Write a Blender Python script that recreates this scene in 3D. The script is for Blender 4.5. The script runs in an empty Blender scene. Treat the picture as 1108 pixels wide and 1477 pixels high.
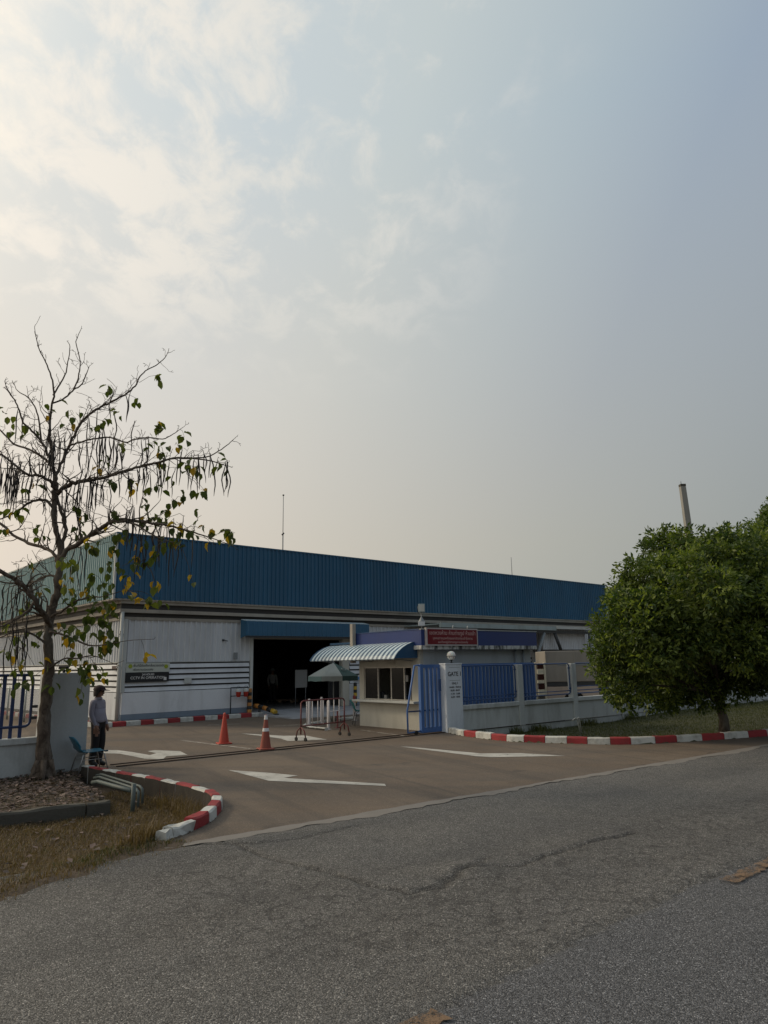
import bpy, bmesh, math, random
import numpy as np
from mathutils import Vector, Matrix, noise as mnoise

PI = math.pi
R = math.radians
scene = bpy.context.scene
COL = scene.collection
random.seed(7)

# ------------------------------------------------------------------ camera, sky, sun, exposure
cam_data = bpy.data.cameras.new('camera')
cam = bpy.data.objects.new('camera', cam_data)
COL.objects.link(cam)
cam_data.sensor_fit = 'VERTICAL'
cam_data.sensor_height = 36.0
cam_data.lens = 36.0 * 1024.0 / 1477.0
cam_data.clip_start = 0.1
cam_data.clip_end = 2000.0
pitch, roll = R(12.1), R(1.06)
fw = Vector((0, math.cos(pitch), math.sin(pitch)))
up0 = Vector((0, -math.sin(pitch), math.cos(pitch)))
rt0 = Vector((1, 0, 0))
rt = rt0 * math.cos(roll) - up0 * math.sin(roll)
up = rt0 * math.sin(roll) + up0 * math.cos(roll)
cam.matrix_world = Matrix(((rt.x, up.x, -fw.x, 0.0), (rt.y, up.y, -fw.y, 0.0), (rt.z, up.z, -fw.z, 1.85), (0, 0, 0, 1)))
scene.camera = cam

SUN_AZ, SUN_EL = R(-72), R(33)          # azimuth clockwise from +Y
sun_dir = Vector((math.sin(SUN_AZ) * math.cos(SUN_EL), math.cos(SUN_AZ) * math.cos(SUN_EL), math.sin(SUN_EL)))
sun_data = bpy.data.lights.new('sun', 'SUN')
sun_data.energy = 1.5
sun_data.angle = R(10)
sun_data.color = (1.0, 0.83, 0.60)
sun = bpy.data.objects.new('sun', sun_data)
COL.objects.link(sun)
sun.rotation_euler = sun_dir.to_track_quat('Z', 'Y').to_euler()
sun.location = (-60, 30, 60)

world = bpy.data.worlds.new('World')
scene.world = world
world.use_nodes = True
wt = world.node_tree
wt.nodes.clear()


def wn(kind, **kw):
    n = wt.nodes.new(kind)
    for k, v in kw.items():
        setattr(n, k, v)
    return n


def wl(a, b):
    wt.links.new(a, b)


def wmath(op, a, b=None, clamp=False):
    n = wn('ShaderNodeMath', operation=op, use_clamp=clamp)
    for i, v in enumerate((a, b)):
        if v is None:
            continue
        if isinstance(v, (int, float)):
            n.inputs[i].default_value = v
        else:
            wl(v, n.inputs[i])
    return n.outputs[0]


def wramp(fac, stops, interp='EASE'):
    n = wn('ShaderNodeValToRGB')
    n.color_ramp.interpolation = interp
    el = n.color_ramp.elements
    while len(el) < len(stops):
        el.new(0.5)
    for e, (p, c) in zip(el, stops):
        e.position = p
        e.color = (c[0], c[1], c[2], 1) if isinstance(c, tuple) else (c, c, c, 1)
    wl(fac, n.inputs[0])
    return n.outputs[0]


def wmix(fac, a, b, mode='MIX'):
    n = wn('ShaderNodeMix', data_type='RGBA', blend_type=mode)
    for i, v in ((0, fac), (6, a), (7, b)):
        if isinstance(v, (int, float)):
            n.inputs[i].default_value = v
        elif isinstance(v, tuple):
            n.inputs[i].default_value = (v[0], v[1], v[2], 1)
        else:
            wl(v, n.inputs[i])
    return n.outputs[2]


nish = wn('ShaderNodeTexSky')
nish.sky_type = 'NISHITA'
nish.sun_disc = False
nish.sun_elevation = SUN_EL
nish.sun_rotation = SUN_AZ
nish.air_density = 1.3
nish.dust_density = 4.0
nish.ozone_density = 1.5
geo = wn('ShaderNodeTexCoord')
dirv = geo.outputs['Generated']
sep = wn('ShaderNodeSeparateXYZ')
wl(dirv, sep.inputs[0])
dot = wn('ShaderNodeVectorMath', operation='DOT_PRODUCT')
wl(dirv, dot.inputs[0])
dot.inputs[1].default_value = sun_dir
sd = wmath('MULTIPLY_ADD', dot.outputs['Value'], 0.5)
sd.node.inputs[2].default_value = 0.5
elev = wmath('MAXIMUM', sep.outputs['Z'], 0.0)
# haze colour low in the sky and higher up, each from the side away from the sun to the side of the sun
low = wramp(sd, [(0.0, (0.17, 0.175, 0.18)), (0.48, (0.35, 0.365, 0.345)), (0.575, (0.45, 0.445, 0.395)), (0.713, (0.63, 0.580, 0.495)), (0.835, (0.82, 0.715, 0.60)), (0.90, (0.93, 0.79, 0.625)), (1.0, (1.15, 1.0, 0.80))], 'LINEAR')
high = wramp(sd, [(0.0, (0.14, 0.18, 0.26)), (0.50, (0.315, 0.385, 0.475)), (0.60, (0.340, 0.415, 0.505)), (0.67, (0.435, 0.515, 0.565)), (0.76, (0.57, 0.63, 0.635)), (0.83, (0.61, 0.67, 0.69)), (0.90, (0.74, 0.77, 0.755)), (1.0, (1.25, 1.15, 0.98))], 'LINEAR')
hz = wramp(elev, [(0.0, 0.0), (0.16, 0.05), (0.37, 0.5), (0.65, 1.0)], 'LINEAR')
haze_col = wmix(hz, low, high)
sky_phys = wmix(1.0, nish.outputs[0], (0.07, 0.07, 0.07), 'MULTIPLY')
base = wmix(0.93, sky_phys, haze_col)
# thin torn cirrus, drawn on a flat layer high above and thickest on the sun's side
den = wmath('ADD', elev, 0.16)
cx = wmath('DIVIDE', sep.outputs['X'], den)
cy = wmath('DIVIDE', sep.outputs['Y'], den)
comb = wn('ShaderNodeCombineXYZ')
wl(cx, comb.inputs[0])
wl(cy, comb.inputs[1])
mp = wn('ShaderNodeMapping')
mp.inputs['Rotation'].default_value = (0, 0, R(24))
mp.inputs['Scale'].default_value = (1.15, 0.85, 1.0)
mp.inputs['Location'].default_value = (0.85, 0.35, 0.0)
wl(comb.outputs[0], mp.inputs[0])
n1 = wn('ShaderNodeTexNoise')
n1.inputs['Scale'].default_value = 8.5
n1.inputs['Detail'].default_value = 10.0
n1.inputs['Roughness'].default_value = 0.62
n1.inputs['Distortion'].default_value = 0.35
wl(mp.outputs[0], n1.inputs['Vector'])
n2 = wn('ShaderNodeTexNoise')
n2.inputs['Scale'].default_value = 1.5
n2.inputs['Detail'].default_value = 3.0
wl(mp.outputs[0], n2.inputs['Vector'])
cl = wmath('ADD', wmath('MULTIPLY', n1.outputs[0], 0.62), wmath('MULTIPLY', n2.outputs[0], 0.52))
cl = wramp(cl, [(0.505, 0.0), (0.66, 1.0)], 'EASE')
side = wramp(sd, [(0.66, 0.0), (0.76, 0.75), (0.88, 1.0)], 'EASE')
upm = wramp(elev, [(0.34, 0.0), (0.52, 1.0)], 'EASE')
cfac = wmath('MULTIPLY', wmath('MULTIPLY', cl, side), upm)
ccol = wramp(sd, [(0.6, (0.66, 0.66, 0.66)), (0.80, (0.80, 0.765, 0.69)), (0.90, (0.97, 0.89, 0.78)), (1.0, (1.25, 1.12, 0.92))], 'LINEAR')
skyc = wmix(wmath('MULTIPLY', cfac, 0.74), base, ccol)
bg = wn('ShaderNodeBackground')
bg.inputs['Strength'].default_value = 1.0
wl(skyc, bg.inputs['Color'])
wo = wn('ShaderNodeOutputWorld')
wl(bg.outputs[0], wo.inputs['Surface'])

vs = scene.view_settings
scene.display_settings.display_device = 'sRGB'
vs.view_transform = 'Standard'
vs.look = 'None'
vs.exposure = 0.0
vs.gamma = 1.0
vs.use_curve_mapping = False
scene.render.engine = 'CYCLES'
scene.cycles.use_denoising = True
scene.cycles.max_bounces = 6
scene.cycles.transparent_max_bounces = 8


# ------------------------------------------------------------------ helpers
def tag(o, label=None, cat=None, group=None, kind=None):
    if label:
        o['label'] = label
    if cat:
        o['category'] = cat
    if group:
        o['group'] = group
    if kind:
        o['kind'] = kind
    return o


def thing(name, label, cat, loc=(0, 0, 0), rot=0.0, group=None):
    o = bpy.data.objects.new(name, None)
    COL.objects.link(o)
    o.empty_display_size = 0.2
    o.location = loc
    o.rotation_euler = (0, 0, R(rot))
    return tag(o, label, cat, group)


def link_mesh(name, me, parent=None, loc=None, rot=None, scale=None):
    o = bpy.data.objects.new(name, me)
    COL.objects.link(o)
    if parent is not None:
        o.parent = parent
    if loc is not None:
        o.location = loc
    if rot is not None:
        o.rotation_euler = rot
    if scale is not None:
        o.scale = scale
    return o


def copy_tree(o, parent=None):
    c = o.copy()
    COL.objects.link(c)
    c.parent = parent
    for ch in list(o.children):
        copy_tree(ch, c)
    return c


class MB:
    """collects faces, then links them as one mesh object"""

    def __init__(self):
        self.v, self.f, self.m, self.s = [], [], [], []

    def quadmesh(self, verts, faces, mi=0, smooth=False):
        b = len(self.v)
        self.v += [tuple(p) for p in verts]
        for f in faces:
            self.f.append(tuple(b + i for i in f))
            self.m.append(mi)
            self.s.append(smooth)
        return self

    def box(self, x0, x1, y0, y1, z0, z1, mi=0):
        v = [(x0, y0, z0), (x1, y0, z0), (x1, y1, z0), (x0, y1, z0), (x0, y0, z1), (x1, y0, z1), (x1, y1, z1), (x0, y1, z1)]
        return self.hexa(v, mi)

    def hexa(self, v, mi=0):
        return self.quadmesh(v, [(0, 3, 2, 1), (4, 5, 6, 7), (0, 1, 5, 4), (1, 2, 6, 5), (2, 3, 7, 6), (3, 0, 4, 7)], mi)

    def tube(self, pts, r, n=8, mi=0, cap=True, smooth=True):
        pts = [Vector(p) for p in pts]
        if isinstance(r, (int, float)):
            r = [r] * len(pts)
        rings = []
        ref = None
        for i, p in enumerate(pts):
            d = (pts[min(i + 1, len(pts) - 1)] - pts[max(i - 1, 0)])
            if d.length < 1e-9:
                d = Vector((0, 0, 1))
            d.normalize()
            if ref is None:
                ref = Vector((0, 0, 1)) if abs(d.z) < 0.9 else Vector((1, 0, 0))
                a = d.cross(ref).normalized()
            else:
                a = (a - d * a.dot(d))
                if a.length < 1e-6:
                    a = d.orthogonal()
                a.normalize()
            b = d.cross(a)
            rings.append([p + (a * math.cos(2 * PI * k / n) + b * math.sin(2 * PI * k / n)) * r[i] for k in range(n)])
        vs_ = [q for ring in rings for q in ring]
        fs = []
        for i in range(len(pts) - 1):
            for k in range(n):
                fs.append((i * n + k, i * n + (k + 1) % n, (i + 1) * n + (k + 1) % n, (i + 1) * n + k))
        self.quadmesh(vs_, fs, mi, smooth)
        if cap:
            b = len(self.v) - len(vs_)
            self.f.append(tuple(b + k for k in reversed(range(n))))
            self.m.append(mi)
            self.s.append(False)
            self.f.append(tuple(b + (len(pts) - 1) * n + k for k in range(n)))
            self.m.append(mi)
            self.s.append(False)
        return self

    def lathe(self, prof, n=20, c=(0, 0, 0), mi=0, smooth=True):
        """prof: list of (radius, z)"""
        vs_, fs = [], []
        for (r, z) in prof:
            for k in range(n):
                a = 2 * PI * k / n
                vs_.append((c[0] + r * math.cos(a), c[1] + r * math.sin(a), c[2] + z))
        for i in range(len(prof) - 1):
            for k in range(n):
                fs.append((i * n + k, i * n + (k + 1) % n, (i + 1) * n + (k + 1) % n, (i + 1) * n + k))
        return self.quadmesh(vs_, fs, mi, smooth)

    def prism(self, poly, h, mi=0):
        """poly: 2D outline in XY (counter-clockwise), extruded 0..h in Z"""
        n = len(poly)
        vs_ = [(x, y, 0) for x, y in poly] + [(x, y, h) for x, y in poly]
        fs = [tuple(reversed(range(n))), tuple(range(n, 2 * n))]
        fs += [(i, (i + 1) % n, n + (i + 1) % n, n + i) for i in range(n)]
        return self.quadmesh(vs_, fs, mi)

    def mesh(self, name, mats):
        me = bpy.data.meshes.new(name)
        me.from_pydata(self.v, [], self.f)
        for m in (mats if isinstance(mats, (list, tuple)) else [mats]):
            me.materials.append(m)
        if any(self.m):
            me.polygons.foreach_set('material_index', self.m)
        if any(self.s):
            me.polygons.foreach_set('use_smooth', self.s)
        me.update()
        return me

    def build(self, name, mats, parent=None, loc=None, rot=None, bevel=0.0):
        o = link_mesh(name, self.mesh(name, mats), parent, loc, rot)
        if bevel:
            bv = o.modifiers.new('bevel', 'BEVEL')
            bv.width = bevel
            bv.segments = 2
            bv.limit_method = 'ANGLE'
        return o


# ------------------------------------------------------------------ materials
def new_mat(name):
    m = bpy.data.materials.new(name)
    m.use_nodes = True
    nt = m.node_tree
    nt.nodes.clear()
    return m, nt


def nd(nt, kind, **kw):
    n = nt.nodes.new(kind)
    for k, v in kw.items():
        setattr(n, k, v)
    return n


def setin(nt, sock, v):
    if isinstance(v, (int, float)):
        sock.default_value = v
    elif isinstance(v, tuple):
        sock.default_value = (v[0], v[1], v[2], 1) if len(sock.default_value) == 4 else v
    else:
        nt.links.new(v, sock)


def mixc(nt, fac, a, b, mode='MIX'):
    n = nd(nt, 'ShaderNodeMix', data_type='RGBA', blend_type=mode)
    setin(nt, n.inputs[0], fac)
    setin(nt, n.inputs[6], a)
    setin(nt, n.inputs[7], b)
    return n.outputs[2]


def mth(nt, op, a, b=0.5, c=None, clamp=False):
    n = nd(nt, 'ShaderNodeMath', operation=op, use_clamp=clamp)
    setin(nt, n.inputs[0], a)
    setin(nt, n.inputs[1], b)
    if c is not None:
        setin(nt, n.inputs[2], c)
    return n.outputs[0]


def ramp(nt, fac, stops, interp='LINEAR'):
    n = nd(nt, 'ShaderNodeValToRGB')
    n.color_ramp.interpolation = interp
    el = n.color_ramp.elements
    while len(el) < len(stops):
        el.new(0.5)
    for e, (p, c) in zip(el, stops):
        e.position = p
        e.color = (c[0], c[1], c[2], 1) if isinstance(c, tuple) else (c, c, c, 1)
    setin(nt, n.inputs[0], fac)
    return n.outputs[0]


def coords(nt, scale=(1, 1, 1), world_space=False):
    if world_space:
        src = nd(nt, 'ShaderNodeNewGeometry').outputs['Position']
    else:
        src = nd(nt, 'ShaderNodeTexCoord').outputs['Object']
    mp_ = nd(nt, 'ShaderNodeMapping')
    mp_.inputs['Scale'].default_value = scale
    nt.links.new(src, mp_.inputs[0])
    return mp_.outputs[0]


def tex_noise(nt, vec, scale, detail=5.0, rough=0.55, dist=0.0):
    n = nd(nt, 'ShaderNodeTexNoise')
    n.inputs['Scale'].default_value = scale
    n.inputs['Detail'].default_value = detail
    n.inputs['Roughness'].default_value = rough
    n.inputs['Distortion'].default_value = dist
    nt.links.new(vec, n.inputs['Vector'])
    return n.outputs[0]


def tex_vor(nt, vec, scale, feature='F1', rnd=1.0):
    n = nd(nt, 'ShaderNodeTexVoronoi', feature=feature)
    n.inputs['Scale'].default_value = scale
    n.inputs['Randomness'].default_value = rnd
    nt.links.new(vec, n.inputs['Vector'])
    return n


def finish(nt, color, rough=0.6, metal=0.0, bump=None, bump_d=0.01, bump_s=1.0, spec=0.5, extra=None):
    p = nd(nt, 'ShaderNodeBsdfPrincipled')
    setin(nt, p.inputs['Base Color'], color)
    setin(nt, p.inputs['Roughness'], rough)
    setin(nt, p.inputs['Metallic'], metal)
    setin(nt, p.inputs['Specular IOR Level'], spec)
    if bump is not None:
        b = nd(nt, 'ShaderNodeBump')
        b.inputs['Distance'].default_value = bump_d
        b.inputs['Strength'].default_value = bump_s
        setin(nt, b.inputs['Height'], bump)
        nt.links.new(b.outputs[0], p.inputs['Normal'])
    for k, v in (extra or {}).items():
        setin(nt, p.inputs[k], v)
    o = nd(nt, 'ShaderNodeOutputMaterial')
    nt.links.new(p.outputs[0], o.inputs[0])
    return p


def worn(name, col, rough=0.55, metal=0.0, dirt=(0.10, 0.085, 0.065), amount=0.45, scale=1.6, streak=True, bump_d=0.002, grain=60.0, spec=0.4, ramp_lo=0.48, ramp_hi=0.78):
    """painted or plain surface with dust, streaks and fine grain"""
    m, nt = new_mat(name)
    vec = coords(nt, (1, 1, 0.28) if streak else (1, 1, 1), True)
    n = tex_noise(nt, vec, scale, 7.0, 0.62, 0.3)
    vec2 = coords(nt, (1, 1, 1), True)
    fine = tex_noise(nt, vec2, grain, 3.0, 0.6)
    big = tex_noise(nt, vec2, 0.7, 3.0, 0.5)
    d = ramp(nt, n, [(ramp_lo, 0.0), (ramp_hi, 1.0)])
    d = mth(nt, 'MULTIPLY', d, amount)
    c = mixc(nt, d, col, dirt)
    v = mth(nt, 'MULTIPLY_ADD', fine, 0.22, 0.89)
    v = mth(nt, 'MULTIPLY', v, mth(nt, 'MULTIPLY_ADD', big, 0.24, 0.88))
    oi = nd(nt, 'ShaderNodeObjectInfo')                     # no two sheets or blocks weather quite alike
    v = mth(nt, 'MULTIPLY', v, mth(nt, 'MULTIPLY_ADD', oi.outputs['Random'], 0.14, 0.93))
    cc = nd(nt, 'ShaderNodeCombineColor')
    for i in range(3):
        nt.links.new(v, cc.inputs[i])
    c = mixc(nt, 1.0, c, cc.outputs[0], 'MULTIPLY')
    rr = mth(nt, 'MULTIPLY_ADD', n, 0.25, rough - 0.12, clamp=True)
    finish(nt, c, rr, metal, fine, bump_d, 0.6, spec)
    return m


M = {}
M['wall_white'] = worn('white_cladding', (0.60, 0.62, 0.64), 0.5, amount=0.30)
M['plaster_white'] = worn('white_plaster', (0.66, 0.68, 0.70), 0.75, amount=0.30, grain=35)
M['plinth_grey'] = worn('grey_plinth_paint', (0.20, 0.25, 0.31), 0.7, amount=0.35)
M['clad_blue'] = worn('blue_cladding', (0.028, 0.112, 0.205), 0.42, amount=0.16, dirt=(0.10, 0.11, 0.11), spec=0.45)
M['clad_teal'] = worn('pale_teal_cladding', (0.30, 0.42, 0.42), 0.45, amount=0.25)
M['trim_pale'] = worn('pale_trim', (0.50, 0.52, 0.50), 0.5, amount=0.4)
M['beige_trim'] = worn('beige_trim', (0.36, 0.33, 0.28), 0.6, amount=0.4)
M['dark_gap'] = worn('dark_steel_and_gap_shade', (0.035, 0.033, 0.032), 0.6, amount=0.3)
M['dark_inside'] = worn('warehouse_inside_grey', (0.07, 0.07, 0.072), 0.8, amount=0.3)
M['concrete_in'] = worn('inside_concrete', (0.20, 0.195, 0.19), 0.8, amount=0.5, streak=False)
M['gate_blue'] = worn('blue_gate_paint', (0.058, 0.140, 0.36), 0.40, amount=0.22, dirt=(0.14, 0.13, 0.11), scale=3.0, spec=0.5)
M['rail_navy'] = worn('navy_rail_paint', (0.018, 0.040, 0.12), 0.42, amount=0.2, spec=0.5)
M['rail_blue'] = worn('blue_rail_paint', (0.03, 0.075, 0.20), 0.42, amount=0.3, spec=0.5)
M['fascia_blue'] = worn('royal_blue_fascia', (0.018, 0.042, 0.165), 0.38, amount=0.12, spec=0.5)
M['sign_red'] = worn('maroon_sign_face', (0.17, 0.012, 0.020), 0.4, amount=0.12, streak=False)
M['sign_edge'] = worn('pale_sign_frame', (0.50, 0.46, 0.45), 0.5, amount=0.3)
M['letter_pink'] = worn('pale_pink_letters', (0.52, 0.33, 0.31), 0.5, amount=0.2)
M['letter_black'] = worn('black_letters', (0.018, 0.018, 0.02), 0.5, amount=0.1)
M['letter_white'] = worn('white_letters', (0.70, 0.70, 0.68), 0.5, amount=0.1)
M['banner_white'] = worn('white_banner', (0.46, 0.49, 0.44), 0.6, amount=0.2)
M['banner_black'] = worn('black_banner', (0.016, 0.018, 0.02), 0.5, amount=0.15)
M['logo_green'] = worn('yellow_green_print', (0.28, 0.34, 0.03), 0.5, amount=0.1)
M['pillar'] = worn('pillar_grey_tone', (0.40, 0.425, 0.43), 0.7, amount=0.35, scale=2.2, grain=30)  # duller grey-white than the gate pillar; also on the guardhouse front
M['pillar_pale'] = worn('pillar_pale_tone', (0.62, 0.66, 0.71), 0.7, amount=0.35, scale=2.2, grain=30)
M['fence_wall'] = worn('grey_fence_plaster', (0.50, 0.52, 0.51), 0.8, amount=0.55, scale=2.4, grain=28, bump_d=0.004)
M['gh_wall'] = worn('cream_guardhouse_plaster', (0.47, 0.45, 0.385), 0.75, amount=0.35, scale=1.8, grain=40)
M['slab_stained'] = worn('stained_slab_edge', (0.60, 0.60, 0.57), 0.75, amount=0.95, scale=7.0, ramp_lo=0.46, ramp_hi=0.60, dirt=(0.05, 0.05, 0.05))
M['awning_pale'] = worn('pale_awning_sheet', (0.46, 0.56, 0.60), 0.4, amount=0.25)
M['awning_blue'] = worn('blue_awning_sheet', (0.022, 0.075, 0.15), 0.4, amount=0.2)
M['alu'] = worn('aluminium_frame', (0.42, 0.40, 0.36), 0.4, 0.3, amount=0.3)
M['galv'] = worn('galvanised_steel', (0.36, 0.41, 0.41), 0.42, 0.35, amount=0.4, streak=False)
M['pipe_green'] = worn('grey_green_pipe', (0.085, 0.11, 0.105), 0.55, 0.0, amount=0.5, streak=False)
M['steel_dark'] = worn('dark_painted_steel', (0.045, 0.05, 0.055), 0.5, amount=0.3)
M['steel_grey'] = worn('grey_painted_steel', (0.22, 0.24, 0.25), 0.5, amount=0.4)
M['ramp'] = worn('grey_ramp_concrete', (0.27, 0.275, 0.29), 0.8, amount=0.5, streak=False)
M['gutter'] = worn('grey_green_gutter', (0.33, 0.40, 0.40), 0.45, amount=0.4)
M['kerb_white'] = worn('white_kerb_paint', (0.54, 0.54, 0.50), 0.8, amount=0.75, scale=5.0, streak=False, grain=40, bump_d=0.006, dirt=(0.16, 0.145, 0.12), ramp_lo=0.46, ramp_hi=0.80)
M['kerb_red'] = worn('red_kerb_paint', (0.29, 0.030, 0.034), 0.75, amount=0.6, scale=5.0, streak=False, grain=40, bump_d=0.006, dirt=(0.11, 0.055, 0.045))
M['kerb_raw'] = worn('bare_kerb_concrete', (0.048, 0.041, 0.033), 0.9, amount=0.6, scale=4.0, streak=False, grain=30, bump_d=0.01)
M['conc_edge'] = worn('weathered_concrete', (0.075, 0.070, 0.058), 0.9, amount=0.7, scale=3.0, streak=False, grain=25, bump_d=0.012, dirt=(0.05, 0.05, 0.035))
M['paint_white'] = worn('worn_road_paint', (0.50, 0.485, 0.44), 0.8, amount=0.75, scale=5.0, streak=False, grain=50, dirt=(0.20, 0.165, 0.13))
M['paint_faint'] = worn('faded_road_paint', (0.36, 0.32, 0.27), 0.8, amount=0.85, scale=4.0, streak=False, grain=50, dirt=(0.18, 0.145, 0.115))
M['paint_orange'] = worn('faded_orange_road_paint', (0.215, 0.125, 0.06), 0.85, amount=0.8, scale=9.0, streak=False, grain=60, dirt=(0.15, 0.115, 0.085))
M['edge_strip'] = worn('pale_concrete_strip', (0.19, 0.175, 0.158), 0.9, amount=0.6, scale=3.0, streak=False, grain=45, bump_d=0.006, dirt=(0.15, 0.135, 0.115))
M['rust_rail'] = worn('rusty_track_steel', (0.075, 0.045, 0.032), 0.6, 0.3, amount=0.6, streak=False, scale=6)
M['cone_orange'] = worn('orange_cone_plastic', (0.46, 0.050, 0.026), 0.45, amount=0.35, scale=4, spec=0.5)
M['cone_dull'] = worn('dull_orange_cone_plastic', (0.33, 0.070, 0.045), 0.5, amount=0.45, scale=4)
M['reflect_white'] = worn('white_reflective_band', (0.72, 0.72, 0.72), 0.4, amount=0.25)
M['barrier_red'] = worn('dark_red_barrier_paint', (0.13, 0.022, 0.022), 0.5, amount=0.4, scale=5)
M['barrier_white'] = worn('white_barrier_paint', (0.62, 0.58, 0.56), 0.5, amount=0.4, scale=5)
M['bollard_white'] = worn('white_bollard_paint', (0.66, 0.61, 0.59), 0.5, amount=0.35, scale=5)
M['bollard_red'] = worn('red_bollard_paint', (0.38, 0.07, 0.06), 0.5, amount=0.35, scale=5)
M['yellow'] = worn('yellow_safety_paint', (0.50, 0.32, 0.03), 0.5, amount=0.45, scale=5)
M['orange_yellow'] = worn('orange_safety_paint', (0.42, 0.17, 0.03), 0.5, amount=0.45, scale=5)
M['black'] = worn('black_paint', (0.015, 0.015, 0.015), 0.5, amount=0.3)
M['rubber'] = worn('black_rubber', (0.02, 0.02, 0.02), 0.8, amount=0.4)
M['bucket_red'] = worn('red_bucket_paint', (0.38, 0.035, 0.02), 0.45, amount=0.3)
M['chair_blue'] = worn('blue_chair_plastic', (0.030, 0.15, 0.23), 0.35, amount=0.25, scale=6, spec=0.5)
M['chair_teal'] = worn('teal_chair_plastic', (0.020, 0.17, 0.18), 0.35, amount=0.25, scale=6, spec=0.5)
M['chrome'] = worn('dull_chrome', (0.40, 0.40, 0.40), 0.35, 0.7, amount=0.4, streak=False)
M['umb_pale'] = worn('umbrella_cloth_pale_and_lit', (0.25, 0.28, 0.275), 0.8, amount=0.3)
M['umb_green'] = worn('dark_green_umbrella_cloth', (0.018, 0.055, 0.050), 0.7, amount=0.2)
M['umb_band'] = worn('green_grey_umbrella_band', (0.12, 0.19, 0.19), 0.8, amount=0.2)
M['blue_sign'] = worn('blue_sign_print', (0.08, 0.25, 0.55), 0.5, amount=0.1)
M['truck_beige'] = worn('beige_tarpaulin', (0.29, 0.265, 0.23), 0.7, amount=0.35, scale=1.5)
M['truck_body'] = worn('pinkish_beige_car_paint', (0.45, 0.37, 0.31), 0.35, amount=0.3, spec=0.5)
M['truck_cream'] = worn('cream_car_paint', (0.60, 0.56, 0.44), 0.4, amount=0.3)
M['tail_red'] = worn('red_tail_light', (0.04, 0.012, 0.010), 0.25, amount=0.1)
M['wood'] = worn('pallet_wood', (0.32, 0.23, 0.15), 0.8, amount=0.4, streak=False)
M['board_grey'] = worn('grey_board', (0.26, 0.26, 0.25), 0.6, amount=0.2)
M['skin'] = worn('skin', (0.22, 0.115, 0.075), 0.55, amount=0.05, bump_d=0.0005)
M['shirt'] = worn('lilac_grey_shirt', (0.25, 0.24, 0.29), 0.85, amount=0.25, scale=9, dirt=(0.16, 0.15, 0.19), bump_d=0.002)
M['trousers'] = worn('black_trousers', (0.012, 0.012, 0.014), 0.85, amount=0.1)
M['shoe'] = worn('black_shoe_leather', (0.015, 0.014, 0.013), 0.4, amount=0.1)
M['hair'] = worn('dark_brown_hair', (0.018, 0.010, 0.008), 0.6, amount=0.1)
M['cap'] = worn('dark_maroon_cap', (0.022, 0.010, 0.012), 0.8, amount=0.1)
M['pole_conc'] = worn('grey_pole_concrete', (0.30, 0.295, 0.27), 0.85, amount=0.5, scale=3, grain=20)
M['soil'] = worn('dry_soil', (0.085, 0.062, 0.043), 0.95, amount=0.7, scale=5.0, streak=False, grain=35, bump_d=0.02, dirt=(0.045, 0.036, 0.024))
M['soil_green'] = worn('soil_with_moss', (0.055, 0.055, 0.03), 0.95, amount=0.7, scale=4.0, streak=False, grain=35, bump_d=0.02, dirt=(0.035, 0.042, 0.018))
M['terrain'] = worn('bare_earth', (0.16, 0.14, 0.11), 0.95, amount=0.6, scale=0.6, streak=False, bump_d=0.02)


def glass_mat():
    m, nt = new_mat('dark_window_glass')
    finish(nt, (0.010, 0.010, 0.011), 0.12, 0.0, spec=0.22)
    return m


M['glass'] = glass_mat()


def globe_mat():
    m, nt = new_mat('opal_globe')
    vec = coords(nt, (1, 1, 1))
    n = tex_noise(nt, vec, 9, 4)
    c = mixc(nt, ramp(nt, n, [(0.45, 0.0), (0.7, 0.5)]), (0.74, 0.72, 0.66), (0.42, 0.39, 0.33))
    finish(nt, c, 0.25, extra={'Subsurface Weight': 0.2})
    return m


M['globe'] = globe_mat()


def leaf_mat(name, lo, hi, trans=0.45):
    m, nt = new_mat(name)
    at = nd(nt, 'ShaderNodeAttribute', attribute_name='tint')
    oi = nd(nt, 'ShaderNodeObjectInfo')
    f = mth(nt, 'FRACT', mth(nt, 'ADD', at.outputs['Fac'], oi.outputs['Random']), 0.0)
    c = mixc(nt, f, lo, hi)
    d = nd(nt, 'ShaderNodeBsdfPrincipled')
    setin(nt, d.inputs['Base Color'], c)
    d.inputs['Roughness'].default_value = 0.5
    d.inputs['Specular IOR Level'].default_value = 0.35
    t = nd(nt, 'ShaderNodeBsdfTranslucent')
    tc = mixc(nt, 1.0, c, (1.25, 1.35, 0.50), 'MULTIPLY')
    nt.links.new(tc, t.inputs[0])
    mx = nd(nt, 'ShaderNodeMixShader')
    mx.inputs[0].default_value = trans
    nt.links.new(d.outputs[0], mx.inputs[1])
    nt.links.new(t.outputs[0], mx.inputs[2])
    o = nd(nt, 'ShaderNodeOutputMaterial')
    nt.links.new(mx.outputs[0], o.inputs[0])
    return m


M['leaf_green'] = leaf_mat('cassia_green_leaf', (0.05, 0.075, 0.018), (0.12, 0.14, 0.035))
M['leaf_yellow'] = leaf_mat('cassia_yellow_leaf', (0.34, 0.20, 0.02), (0.45, 0.30, 0.03))
M['leaf_dense'] = leaf_mat('evergreen_leaf', (0.030, 0.060, 0.016), (0.215, 0.265, 0.055), 0.38)
M['leaf_dense2'] = leaf_mat('evergreen_dark_leaf', (0.030, 0.062, 0.017), (0.145, 0.20, 0.048), 0.36)
M['grass_dry'] = leaf_mat('dry_grass', (0.092, 0.060, 0.031), (0.205, 0.142, 0.076), 0.3)
M['grass_green'] = leaf_mat('short_grass', (0.042, 0.052, 0.014), (0.095, 0.10, 0.028), 0.3)
M['litter'] = leaf_mat('dead_leaf', (0.035, 0.024, 0.019), (0.19, 0.128, 0.105), 0.1)


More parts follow.
